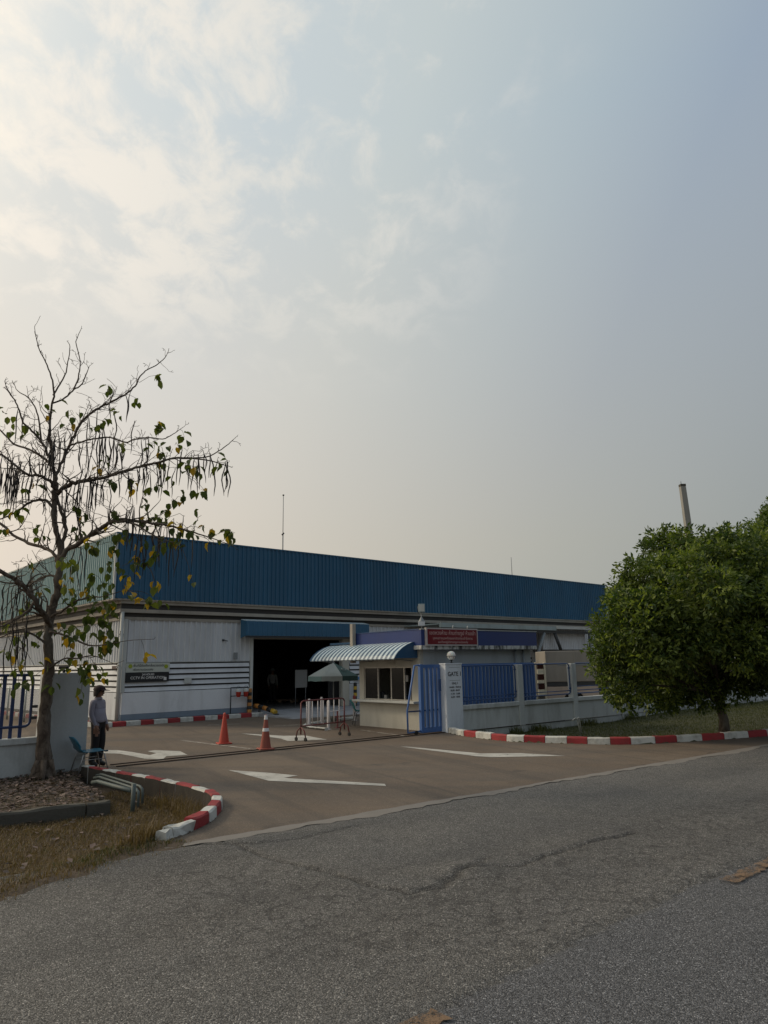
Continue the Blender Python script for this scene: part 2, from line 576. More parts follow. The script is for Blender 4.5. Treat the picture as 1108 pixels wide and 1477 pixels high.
def bark_mat(name, lo, hi):
    m, nt = new_mat(name)
    vec = coords(nt, (1, 1, 0.45), True)
    a = tex_noise(nt, vec, 14, 8, 0.65, 0.6)
    b = tex_noise(nt, vec, 3, 4, 0.6)
    c = mixc(nt, ramp(nt, a, [(0.35, 0.0), (0.65, 1.0)]), lo, hi)
    c = mixc(nt, mth(nt, 'MULTIPLY', ramp(nt, b, [(0.5, 0.0), (0.7, 1.0)]), 0.5), c, (0.21, 0.20, 0.17))
    finish(nt, c, 0.9, bump=a, bump_d=0.02, bump_s=0.9, spec=0.2)
    return m


M['bark'] = bark_mat('grey_brown_bark', (0.055, 0.040, 0.030), (0.145, 0.115, 0.09))
M['bark_dark'] = bark_mat('dark_bark', (0.04, 0.03, 0.022), (0.10, 0.08, 0.06))
M['pod'] = worn('black_seed_pod', (0.012, 0.009, 0.008), 0.5, amount=0.2, streak=False)


def asphalt_mat():
    m, nt = new_mat('old_asphalt')
    vec = coords(nt, (1, 1, 1), True)
    at = nd(nt, 'ShaderNodeAttribute', attribute_name='crackle')       # how broken up the surface is
    v1 = tex_vor(nt, vec, 115)
    v2 = tex_vor(nt, vec, 230)
    stone = nd(nt, 'ShaderNodeSeparateColor')
    nt.links.new(v1.outputs['Color'], stone.inputs[0])
    stone2 = nd(nt, 'ShaderNodeSeparateColor')
    nt.links.new(v2.outputs['Color'], stone2.inputs[0])
    big = tex_noise(nt, vec, 0.55, 5, 0.6, 0.4)
    mid = tex_noise(nt, vec, 3.5, 6, 0.65)
    c = mixc(nt, ramp(nt, big, [(0.35, 0.0), (0.68, 1.0)]), (0.118, 0.116, 0.112), (0.158, 0.150, 0.136))
    c = mixc(nt, mth(nt, 'MULTIPLY', ramp(nt, mid, [(0.42, 0.0), (0.75, 1.0)]), 0.45), c, (0.085, 0.082, 0.078))
    c = mixc(nt, mth(nt, 'MULTIPLY', at.outputs['Fac'], 0.35), c, (0.135, 0.118, 0.100))
    # long bands polished or darkened by wheels, running along the road, and a few old drips
    rotm = nd(nt, 'ShaderNodeMapping')
    rotm.inputs['Rotation'].default_value = (0, 0, R(-37.1))
    nt.links.new(vec, rotm.inputs[0])
    sq = nd(nt, 'ShaderNodeMapping')
    sq.inputs['Scale'].default_value = (0.07, 0.75, 1.0)
    nt.links.new(rotm.outputs[0], sq.inputs[0])
    band = tex_noise(nt, sq.outputs[0], 1.0, 5, 0.55, 0.3)
    c = mixc(nt, mth(nt, 'MULTIPLY', ramp(nt, band, [(0.44, 0.0), (0.60, 1.0)]), 0.5), c, (0.165, 0.158, 0.148))
    c = mixc(nt, mth(nt, 'MULTIPLY', ramp(nt, band, [(0.34, 1.0), (0.46, 0.0)]), 0.4), c, (0.075, 0.074, 0.074))
    drip = tex_noise(nt, vec, 1.9, 3, 0.5, 0.6)
    c = mixc(nt, mth(nt, 'MULTIPLY', ramp(nt, drip, [(0.66, 0.0), (0.74, 1.0)]), 0.5), c, (0.05, 0.048, 0.046))
    nw = nd(nt, 'ShaderNodeAttribute', attribute_name='newer')
    c = mixc(nt, mth(nt, 'MULTIPLY', nw.outputs['Fac'], 0.75), c, (0.108, 0.110, 0.118))
    s1 = ramp(nt, stone.outputs[0], [(0.0, 0.32), (0.40, 0.82), (0.75, 1.08), (0.93, 1.5), (1.0, 2.7)])
    s2 = ramp(nt, stone2.outputs[1], [(0.0, 0.5), (0.6, 1.0), (1.0, 1.7)])
    c = mixc(nt, 1.0, c, s1, 'MULTIPLY')
    c = mixc(nt, 1.0, c, s2, 'MULTIPLY')
    # map cracking in the tired strip
    wob = tex_noise(nt, vec, 6, 4, 0.6)
    wv = nd(nt, 'ShaderNodeVectorMath', operation='MULTIPLY_ADD')
    cmb = nd(nt, 'ShaderNodeCombineXYZ')
    nt.links.new(wob, cmb.inputs[0])
    nt.links.new(mid, cmb.inputs[1])
    nt.links.new(cmb.outputs[0], wv.inputs[0])
    wv.inputs[1].default_value = (0.22, 0.22, 0)
    nt.links.new(vec, wv.inputs[2])
    ca = tex_vor(nt, wv.outputs[0], 6.5, 'DISTANCE_TO_EDGE')
    cb = tex_vor(nt, wv.outputs[0], 15.0, 'DISTANCE_TO_EDGE')
    la = ramp(nt, ca.outputs['Distance'], [(0.0, 1.0), (0.05, 0.9), (0.095, 0.0)])
    lb = ramp(nt, cb.outputs['Distance'], [(0.0, 0.95), (0.07, 0.7), (0.13, 0.0)])
    patch = ramp(nt, tex_noise(nt, vec, 1.3, 4, 0.6), [(0.38, 0.0), (0.62, 1.0)])
    cr = mth(nt, 'MAXIMUM', la, mth(nt, 'MULTIPLY', lb, patch))
    cr = mth(nt, 'MULTIPLY', cr, at.outputs['Fac'])
    cr = mth(nt, 'MULTIPLY', cr, ramp(nt, wob, [(0.36, 0.1), (0.60, 1.0)]))
    c = mixc(nt, mth(nt, 'MULTIPLY', cr, 0.92), c, (0.014, 0.012, 0.011))
    oc = nd(nt, 'ShaderNodeAttribute', attribute_name='open_crack')
    c = mixc(nt, mth(nt, 'MULTIPLY', oc.outputs['Fac'], 0.72), c, (0.018, 0.016, 0.014))
    h = mth(nt, 'SUBTRACT', mth(nt, 'MULTIPLY', stone.outputs[0], 0.5), mth(nt, 'MULTIPLY', v1.outputs['Distance'], 0.9))
    h = mth(nt, 'SUBTRACT', h, mth(nt, 'MULTIPLY', cr, 1.6))
    finish(nt, c, 0.82, bump=h, bump_d=0.008, bump_s=0.9, spec=0.35)
    return m


M['asphalt'] = asphalt_mat()


def yard_mat():
    m, nt = new_mat('brownish_yard_paving')
    vec = coords(nt, (1, 1, 1), True)
    rot = nd(nt, 'ShaderNodeMapping')
    rot.inputs['Rotation'].default_value = (0, 0, R(50))
    rot.inputs['Scale'].default_value = (0.25, 1.0, 1.0)
    nt.links.new(vec, rot.inputs[0])
    big = tex_noise(nt, vec, 0.28, 6, 0.6, 0.5)
    st = tex_noise(nt, rot.outputs[0], 0.9, 6, 0.6, 0.4)
    mid = tex_noise(nt, vec, 2.6, 7, 0.65)
    fine = tex_noise(nt, vec, 45, 4, 0.7)
    v1 = tex_vor(nt, vec, 110)
    sc = nd(nt, 'ShaderNodeSeparateColor')
    nt.links.new(v1.outputs['Color'], sc.inputs[0])
    c = mixc(nt, ramp(nt, big, [(0.35, 0.0), (0.65, 1.0)]), (0.120, 0.091, 0.067), (0.168, 0.131, 0.098))
    c = mixc(nt, mth(nt, 'MULTIPLY', ramp(nt, st, [(0.46, 0.0), (0.66, 1.0)]), 0.7), c, (0.095, 0.083, 0.072))
    c = mixc(nt, mth(nt, 'MULTIPLY', ramp(nt, mid, [(0.52, 0.0), (0.75, 1.0)]), 0.4), c, (0.115, 0.095, 0.078))
    tyre = nd(nt, 'ShaderNodeMapping')
    tyre.inputs['Rotation'].default_value = (0, 0, R(62))
    nt.links.new(vec, tyre.inputs[0])
    ty2 = nd(nt, 'ShaderNodeMapping')
    ty2.inputs['Scale'].default_value = (0.10, 1.7, 1.0)
    nt.links.new(tyre.outputs[0], ty2.inputs[0])
    tn = tex_noise(nt, ty2.outputs[0], 1.0, 5, 0.6, 0.9)
    c = mixc(nt, mth(nt, 'MULTIPLY', ramp(nt, tn, [(0.52, 0.0), (0.66, 1.0)]), 0.55), c, (0.078, 0.066, 0.056))
    sp = tex_noise(nt, vec, 1.1, 4, 0.55, 0.5)
    c = mixc(nt, mth(nt, 'MULTIPLY', ramp(nt, sp, [(0.63, 0.0), (0.72, 1.0)]), 0.6), c, (0.06, 0.052, 0.046))
    s1 = ramp(nt, sc.outputs[0], [(0.0, 0.78), (0.6, 1.0), (0.95, 1.2), (1.0, 1.8)])
    c = mixc(nt, 1.0, c, s1, 'MULTIPLY')
    finish(nt, c, 0.85, bump=mth(nt, 'ADD', fine, mth(nt, 'MULTIPLY', sc.outputs[0], 0.5)), bump_d=0.003, bump_s=0.7, spec=0.3)
    return m


M['yard'] = yard_mat()


def mesh_wire_mat():
    return worn('galvanised_wire', (0.30, 0.31, 0.31), 0.5, 0.4, amount=0.3)


M['wire'] = mesh_wire_mat()


def worn_paint(name, col, hold, scale):
    """road paint that has flaked off in places and lets the paving show"""
    m, nt = new_mat(name)
    vec = coords(nt, (1, 1, 1), True)
    a = tex_noise(nt, vec, scale, 8, 0.7, 0.2)
    b = tex_noise(nt, vec, scale * 9, 4, 0.7)
    c = mixc(nt, ramp(nt, tex_noise(nt, vec, scale * 0.6, 5), [(0.35, 0.0), (0.7, 1.0)]), col, tuple(v * 0.62 for v in col))
    d = nd(nt, 'ShaderNodeBsdfPrincipled')
    setin(nt, d.inputs['Base Color'], c)
    d.inputs['Roughness'].default_value = 0.85
    t = nd(nt, 'ShaderNodeBsdfTransparent')
    f = mth(nt, 'ADD', mth(nt, 'MULTIPLY', a, 0.6), mth(nt, 'MULTIPLY', b, 0.4))
    f = ramp(nt, f, [(hold, 0.0), (hold + 0.10, 1.0)])
    mx = nd(nt, 'ShaderNodeMixShader')
    nt.links.new(f, mx.inputs[0])
    nt.links.new(d.outputs[0], mx.inputs[1])
    nt.links.new(t.outputs[0], mx.inputs[2])
    o = nd(nt, 'ShaderNodeOutputMaterial')
    nt.links.new(mx.outputs[0], o.inputs[0])
    return m


M['paint_orange'] = worn_paint('faded_orange_road_paint', (0.20, 0.125, 0.07), 0.46, 7.0)
M['paint_white'] = worn_paint('worn_white_road_paint', (0.50, 0.485, 0.44), 0.56, 4.0)
M['paint_faint'] = worn_paint('faded_white_road_paint', (0.40, 0.36, 0.31), 0.48, 4.0)


# ------------------------------------------------------------------ lettering
def lettering(text, size, mat, parent, loc, rot=(PI / 2, 0, 0), align='CENTER', name='lettering', depth=0.002, sx=1.0, bold=0.004):
    cu = bpy.data.curves.new('lettering_curve', 'FONT')
    cu.body = text
    cu.size = size
    cu.align_x = align
    cu.align_y = 'CENTER'
    cu.extrude = depth
    cu.offset = size * bold
    cu.resolution_u = 3
    tmp = bpy.data.objects.new('lettering_curve', cu)
    COL.objects.link(tmp)
    bpy.context.view_layer.update()
    me = bpy.data.meshes.new_from_object(tmp.evaluated_get(bpy.context.evaluated_depsgraph_get()))
    bpy.data.objects.remove(tmp)
    bpy.data.curves.remove(cu)
    me.materials.clear()
    me.materials.append(mat)
    o = link_mesh(name, me, parent, loc, rot)
    o.scale = (sx, 1, 1)
    return o


def smooth_line(pts, step=0.06):
    """Catmull-Rom through 2-D points, resampled evenly"""
    p = [Vector((q[0], q[1])) for q in pts]
    p = [p[0] * 2 - p[1]] + p + [p[-1] * 2 - p[-2]]
    out = []
    for i in range(1, len(p) - 2):
        a, b, c, d = p[i - 1], p[i], p[i + 1], p[i + 2]
        n = max(2, int((c - b).length / 0.02))
        for k in range(n):
            t = k / n
            out.append(0.5 * ((2 * b) + (c - a) * t + (2 * a - 5 * b + 4 * c - d) * t * t + (3 * b - a - 3 * c + d) * t ** 3))
    out.append(p[-2])
    res = [out[0]]
    acc = 0.0
    for i in range(1, len(out)):
        acc += (out[i] - out[i - 1]).length
        if acc >= step:
            res.append(out[i])
            acc = 0.0
    res.append(out[-1])
    return res


# ------------------------------------------------------------------ ground
def seg_dist(X, Y, pts):
    """distance of every grid point to a polyline"""
    best = np.full(X.shape, 1e9)
    for (ax, ay), (bx, by) in zip(pts[:-1], pts[1:]):
        dx, dy = bx - ax, by - ay
        t = np.clip(((X - ax) * dx + (Y - ay) * dy) / (dx * dx + dy * dy), 0, 1)
        best = np.minimum(best, np.hypot(X - ax - t * dx, Y - ay - t * dy))
    return best


def inside(X, Y, poly):
    r = np.zeros(X.shape, bool)
    n = len(poly)
    for i in range(n):
        (ax, ay), (bx, by) = poly[i], poly[(i + 1) % n]
        c = (ay > Y) != (by > Y)
        if by != ay:
            r ^= c & (X < (bx - ax) * (Y - ay) / (by - ay) + ax)
    return r


def sstep(a, b, x):
    t = np.clip((x - a) / (b - a), 0, 1)
    return t * t * (3 - 2 * t)


_rng = np.random.default_rng(11)


def fuzz(X, Y, s, seed=0):
    """cheap smooth noise, -1..1"""
    r = np.random.default_rng(seed)
    out = np.zeros(X.shape)
    for k in range(7):
        a = r.uniform(0, 2 * PI)
        f = s * r.uniform(0.6, 2.2)
        out += np.sin((X * math.cos(a) + Y * math.sin(a)) * f + r.uniform(0, 6.28)) * r.uniform(0.5, 1)
    return out / 4.0


def grid_mesh(name, X, Y, Z, mat, keep=None, attrs=None):
    ny, nx = X.shape
    co = np.stack([X, Y, Z], -1).reshape(-1, 3)
    idx = np.arange(nx * ny).reshape(ny, nx)
    q = np.stack([idx[:-1, :-1], idx[:-1, 1:], idx[1:, 1:], idx[1:, :-1]], -1).reshape(-1, 4)
    if keep is not None:
        k = (keep[:-1, :-1] | keep[:-1, 1:] | keep[1:, 1:] | keep[1:, :-1]).reshape(-1)
        q = q[k]
    used = np.unique(q)
    remap = np.full(len(co), -1)
    remap[used] = np.arange(len(used))
    co = co[used]
    q = remap[q]
    me = bpy.data.meshes.new(name)
    me.vertices.add(len(co))
    me.vertices.foreach_set('co', co.ravel())
    me.loops.add(q.size)
    me.loops.foreach_set('vertex_index', q.ravel().astype(np.int32))
    me.polygons.add(len(q))
    me.polygons.foreach_set('loop_start', (np.arange(len(q)) * 4).astype(np.int32))
    me.polygons.foreach_set('use_smooth', np.ones(len(q), bool))
    me.update(calc_edges=True)
    for an, av in (attrs or {}).items():
        a = me.attributes.new(an, 'FLOAT', 'POINT')
        a.data.foreach_set('value', av.reshape(-1)[used].astype(np.float32))
    me.materials.append(mat)
    return me


def flat_poly(name, pts, z, mat, kind='structure', parent=None):
    bm = bmesh.new()
    vs_ = [bm.verts.new((p[0], p[1], z)) for p in pts]
    es = [bm.edges.new((vs_[i], vs_[(i + 1) % len(vs_)])) for i in range(len(vs_))]
    bmesh.ops.triangle_fill(bm, use_beauty=True, use_dissolve=False, edges=es)
    for f in bm.faces:
        f.normal_update()
        if f.normal.z < 0:
            f.normal_flip()
    me = bpy.data.meshes.new(name)
    bm.to_mesh(me)
    bm.free()
    me.materials.append(mat)
    o = link_mesh(name, me, parent)
    if kind:
        o['kind'] = kind
    return o


RO = Vector((-2.29, 8.07))                     # a point on the edge of the public road
RU = Vector((0.797, 0.604)).normalized()       # along the road
RQ = Vector((RU.y, -RU.x))                     # across it, away from the gate


def road_pt(a, q):
    p = RO + RU * a + RQ * q
    return p.x, p.y


FU = Vector((math.sin(R(50)), math.cos(R(50))))
WALL_R0 = Vector((1.62, 20.1))
WALL_L0 = Vector((-5.64, 14.15))

KERB_R = [(1.63, 20.05), (1.962, 19.078), (2.42, 18.32), (2.783, 17.757), (3.142, 17.464), (4.191, 16.974), (5.064, 16.628), (5.911, 16.697), (6.818, 16.934), (7.915, 17.319), (9.121, 17.829), (10.4, 18.5), (12.4, 19.75), (16.0, 22.3)]
KERB_L = [(-5.53, 13.78), (-4.208, 12.601), (-3.231, 11.625), (-2.644, 10.981), (-2.39, 10.584), (-2.237, 10.083), (-2.189, 9.31), (-2.298, 8.767), (-2.432, 8.288)]

far = 90.0
wr_far = WALL_R0 + FU * far
wl_far = WALL_L0 - FU * far
yard_pts = [road_pt(-0.25, 0.0), road_pt(40, 0.0), (36.0, 36.0)] + list(reversed(KERB_R)) + [(WALL_R0.x + 0.3, WALL_R0.y + 0.25), (wr_far.x - 0.1, wr_far.y + 0.1), (70, 140), (-90, 140), (wl_far.x, wl_far.y), (WALL_L0.x, WALL_L0.y)] + KERB_L
flat_poly('yard_paving', yard_pts, 0.0, M['yard'])

terr = MB().quadmesh([(-700, -700, -0.75), (700, -700, -0.75), (700, 700, -0.75), (-700, 700, -0.75)], [(0, 1, 2, 3)])
terr.build('terrain', M['terrain'])['kind'] = 'structure'

# the road: a fine sheet where its cracks show, coarse strips beyond
CRACK_A = [(-2.051, 8.578), (-1.396, 7.779), (-0.947, 7.315), (-0.586, 6.951), (-0.201, 6.6), (0.147, 6.355), (0.446, 6.541), (0.649, 6.915), (0.83, 7.013), (1.127, 7.083), (1.609, 7.513), (2.055, 7.892), (2.661, 8.304)]
CRACK_A2 = [(0.649, 6.915), (0.819, 7.173), (0.915, 7.408)]
CRACK_B = [(5.922, 8.803), (3.564, 7.25), (2.88, 6.73), (2.57, 6.528), (2.142, 6.068), (1.833, 5.801), (1.556, 5.571), (1.169, 5.208), (0.832, 4.893), (0.491, 4.574), (0.081, 4.211), (-1.2, 3.1), (-3.5, 1.2)]
CRACK_C = [(-2.367, 8.074), (-1.949, 8.161), (-1.454, 8.095), (-0.937, 8.393), (-0.346, 8.964)]


def jag(pts, amp, seed):
    r = random.Random(seed)
    out = []
    for p, q in zip(pts[:-1], pts[1:]):
        n = max(2, int(math.hypot(q[0] - p[0], q[1] - p[1]) / 0.09))
        for k in range(n):
            t = k / n
            out.append((p[0] + (q[0] - p[0]) * t + r.uniform(-amp, amp), p[1] + (q[1] - p[1]) * t + r.uniform(-amp, amp)))
    out.append(pts[-1])
    return out


a_ = np.arange(-9.0, 17.01, 0.045)
q_ = np.arange(0.0, 8.01, 0.04)
A, Q = np.meshgrid(a_, q_)
X = RO.x + RU.x * A + RQ.x * Q
Y = RO.y + RU.y * A + RQ.y * Q
ca, ca2, cb, cc_ = jag(CRACK_A, 0.035, 1), jag(CRACK_A2, 0.03, 2), jag(CRACK_B, 0.04, 3), jag(CRACK_C, 0.03, 4)
dA, dA2, dB, dC = (seg_dist(X, Y, c) for c in (ca, ca2, cb, cc_))
old = inside(X, Y, CRACK_B + [(-40, -30), (-60, 20), (60, 60)])       # the older layer, on the gate's side of the joint
wide = 0.024 + 0.024 * np.clip(fuzz(X, Y, 1.7, 5), 0, 1)
edge = np.clip(Q / 0.25, 0, 1) * np.clip((8.0 - Q) / 0.3, 0, 1) * np.clip((A + 9.0) / 0.3, 0, 1) * np.clip((17.0 - A) / 0.3, 0, 1)
Z = 0.006 * fuzz(X, Y, 1.1, 3) + 0.004 * fuzz(X, Y, 5.0, 4)
Z += 0.018 * np.exp(-(dA / 0.30) ** 2) * (0.4 + 0.6 * fuzz(X, Y, 2.2, 8))
hump = np.hypot(X - 0.729, Y - 6.953)
Z += 0.045 * np.exp(-(hump / 0.28) ** 2)
Z -= 0.032 * np.exp(-(dA / wide) ** 2) + 0.022 * np.exp(-(dA2 / 0.03) ** 2)
Z -= 0.020 * np.exp(-(dB / (wide * 0.8)) ** 2) * (0.35 + 0.65 * np.clip(fuzz(X, Y, 1.2, 9) + 0.4, 0, 1))
Z -= 0.020 * np.exp(-(dC / 0.03) ** 2)
Z += np.where(old, 0.010 * sstep(0.0, 0.15, dB), 0.0)
Z = Z * edge - 0.002
crack = np.exp(-(dA / (wide * 0.8)) ** 2) * 0.9 + np.exp(-(dB / (wide * 0.55)) ** 2) * 0.8 * np.clip(fuzz(X, Y, 1.2, 9) + 0.55, 0, 1) + np.exp(-(dC / 0.025) ** 2) * 0.8 + np.exp(-(dA2 / 0.03) ** 2)
mid_d = seg_dist(X, Y, [(-1.528, 6.453), (-0.025, 5.723), (1.07, 6.129), (3.18, 8.013), (5.478, 9.678)])
crk = np.where(old, np.exp(-(mid_d / 1.05) ** 2) * 1.3 + 0.16, 0.03) * np.clip(0.85 + 0.4 * fuzz(X, Y, 0.9, 6), 0, 1)
crk = np.clip(crk, 0, 1)
new = np.where(old, 0.0, 1.0)
me = grid_mesh('road', X, Y, Z, M['asphalt'], None, {'crackle': crk * 0.55, 'newer': new, 'open_crack': np.clip(crack, 0, 1)})
road = link_mesh('road', me)
road['kind'] = 'structure'
for nm, (a0, a1, q0, q1) in {'road_beyond': (17.0, 120, 0, 9.5), 'road_behind': (-120, -9.0, 0, 9.5), 'road_near_lane': (-9.0, 17.0, 8.0, 9.5)}.items():
    flat_poly('road', [road_pt(a0, q0), road_pt(a1, q0), road_pt(a1, q1), road_pt(a0, q1)], -0.002, M['asphalt'])
flat_poly('far_verge', [road_pt(-120, 9.5), road_pt(120, 9.5), road_pt(120, 60), road_pt(-120, 60)], -0.03, M['soil'])

# pale strip of concrete along the edge of the road, with broken edges
mb = MB()
rnd = random.Random(5)
top, bot = [], []
for i in range(0, 260):
    a = -0.1 + i * 0.13
    q1 = 0.13 + 0.05 * math.sin(i * 0.37) + 0.04 * math.sin(i * 0.093) + rnd.uniform(-0.05, 0.05)
    if i < 10:
        q1 *= i / 10 * 0.8 + 0.2
    top.append(road_pt(a, -0.07 + rnd.uniform(-0.02, 0.02)))
    bot.append(road_pt(a, q1))
vs_ = [(p[0], p[1], 0.0085) for p in top] + [(p[0], p[1], 0.0085) for p in bot]
n = len(top)
mb.quadmesh(vs_, [(i, n + i, n + i + 1, i + 1) for i in range(n - 1)])
mb.build('road_edge_strip', M['edge_strip'])['kind'] = 'structure'

# painted markings
arrows = [
    [(-6.778, 17.39), (-6.311, 17.317), (-5.848, 16.913), (-5.197, 16.227), (-5.173, 16.58), (-5.504, 16.991), (-5.391, 17.174), (-4.725, 16.871), (-4.354, 16.138), (-4.77, 15.986), (-4.681, 15.441), (-5.111, 15.623), (-5.995, 16.603), (-6.514, 16.782)],
    [(-2.949, 13.718), (-2.133, 13.278), (-1.563, 12.889), (-1.779, 12.649), (-0.069, 11.855), (-0.046, 11.657), (-1.464, 12.175), (-1.987, 12.382)],
    [(0.265, 17.0), (0.499, 16.879), (1.921, 15.464), (2.742, 15.388), (3.521, 14.832), (2.034, 14.843), (1.761, 15.035)],
    [(-4.192, 21.018), (-2.816, 20.063), (-2.251, 20.052), (-1.551, 18.846), (-2.534, 18.685), (-2.802, 19.329)],
]
for pts in arrows:
    flat_poly('painted_arrow', pts, 0.005, M['paint_white'])
for p, q, w in [((-5.396, 19.355), (-2.968, 16.902), 0.10), ((-3.603, 23.309), (-2.669, 23.76), 0.12), ((-0.799, 21.411), (0.453, 19.36), 0.07), ((-5.903, 24.206), (-4.78, 24.507), 0.10)]:
    d = Vector((q[0] - p[0], q[1] - p[1])).normalized()
    s = Vector((-d.y, d.x)) * w / 2
    flat_poly('painted_line', [(p[0] + s.x, p[1] + s.y), (p[0] - s.x, p[1] - s.y), (q[0] - s.x, q[1] - s.y), (q[0] + s.x, q[1] + s.y)], 0.0045, M['paint_faint'])


def dash(p, q, w, seed):
    d = Vector((q[0] - p[0], q[1] - p[1]))
    L = d.length
    d.normalize()
    s = Vector((-d.y, d.x))
    r = random.Random(seed)
    m_ = int(L / 0.05)
    v, f = [], []
    for i in range(m_ + 1):
        c = Vector(p) + d * (L * i / m_)
        for sg in (-1, 1):
            e = c + s * sg * (w / 2 + r.uniform(-0.02, 0.012))
            v.append((e.x, e.y, 0.0125))
    f = [(2 * i, 2 * i + 2, 2 * i + 3, 2 * i + 1) for i in range(m_)]
    MB().quadmesh(v, f).build('painted_dash', M['paint_orange'])['kind'] = 'structure'


p0, p1 = Vector((2.838, 6.511)), Vector((3.456, 7.043))
dd = (p1 - p0).normalized()
dash(tuple(p0), tuple(p0 + dd * 3.0), 0.15, 1)
dash(tuple(p0 - dd * 3.4), tuple(p0 - dd * 6.2), 0.15, 2)

flat_poly('far_verge', [(-13.95, -0.85), (-13.95, 7.1), (-75, -44.2), (-75, -47.2)], -0.05, M['soil'])
# verges: uneven earth, below the kerbs, rising over the edge of the road on the left
EDGING = [(-13.0, 4.4), (-5.096, 9.893), (-3.936, 10.683)]
BANK = [(-13.0, 4.4), (-5.10, 9.89), (-3.98, 10.66), (-4.25, 11.45), (-5.30, 12.9), (-5.75, 14.4), (-40, -14.4), (-40, -10)]
VERGE_L = [(-2.413, 8.226), (-2.70, 7.75), (-2.942, 7.19), (-3.308, 6.538), (-4.6, 4.9), (-7.6, 1.9), (-30, -16), (-40, -14.4), (-5.64, 14.3)] + KERB_L
gx = np.arange(-14.0, -1.9, 0.05)
gy = np.arange(0.5, 14.6, 0.05)
X, Y = np.meshgrid(gx, gy)


def verge_l_height(X, Y):
    ins = inside(X, Y, VERGE_L)
    lip = seg_dist(X, Y, [VERGE_L[i] for i in range(0, 7)])
    kd = seg_dist(X, Y, KERB_L)
    bank = inside(X, Y, BANK)
    bd = seg_dist(X, Y, BANK)
    low = -0.17 + 0.19 * (1 - sstep(0.1, 1.15, lip))
    low = low + 0.02 * fuzz(X, Y, 2.5, 21) + 0.012 * fuzz(X, Y, 7, 22)
    top_ = -0.005 + 0.03 * fuzz(X, Y, 2.0, 23) + 0.014 * fuzz(X, Y, 8, 24)
    h = np.where(bank, low + (top_ - low) * sstep(0.0, 0.12, bd), low)
    h = np.where(ins, h, np.where(lip < kd, 0.018 - 0.10 * np.minimum(lip, 0.9) + 0.02 * fuzz(X, Y, 6, 25) + 0.012 * fuzz(X, Y, 17, 26), 0.02 - 0.2 * sstep(0, 0.15, kd)))
    return h, ins


Z, ins_l = verge_l_height(X, Y)
near_l = ins_l | (seg_dist(X, Y, [VERGE_L[i] for i in range(0, 7)]) < 0.6)
me = grid_mesh('verge_ground', X, Y, Z, M['soil'], near_l)
link_mesh('verge_ground', me)['kind'] = 'structure'


def verge_r_height(X, Y):
    kd = seg_dist(X, Y, KERB_R)
    wd = (X - WALL_R0.x) * -FU.y + (Y - WALL_R0.y) * FU.x      # distance behind the wall's line (negative in front)
    al = (X - WALL_R0.x) * FU.x + (Y - WALL_R0.y) * FU.y
    base = -0.21 + 0.14 * sstep(6.5, 13.0, al)
    dip = -0.10 * np.exp(-((kd - 0.9) / 0.5) ** 2) * sstep(4.5, 7.5, al)
    h = 0.03 + (base - 0.03) * sstep(0.1, 1.3, kd) + dip + 0.015 * fuzz(X, Y, 3, 31) + 0.01 * fuzz(X, Y, 8, 32)
    return h, wd, al


VERGE_R = KERB_R + [(30, 43), (WALL_R0.x + FU.x * 30 - 0.05, WALL_R0.y + FU.y * 30), (WALL_R0.x + 0.4, WALL_R0.y + 0.34)]
gx = np.arange(1.4, 26.0, 0.10)
gy = np.arange(16.0, 38.0, 0.10)
X, Y = np.meshgrid(gx, gy)
Z, wd, al = verge_r_height(X, Y)
ins_r = inside(X, Y, VERGE_R)
Z = np.where(ins_r, Z, np.minimum(Z, -0.03))
me = grid_mesh('verge_ground', X, Y, Z, M['soil_green'], ins_r)
link_mesh('verge_ground', me)['kind'] = 'structure'


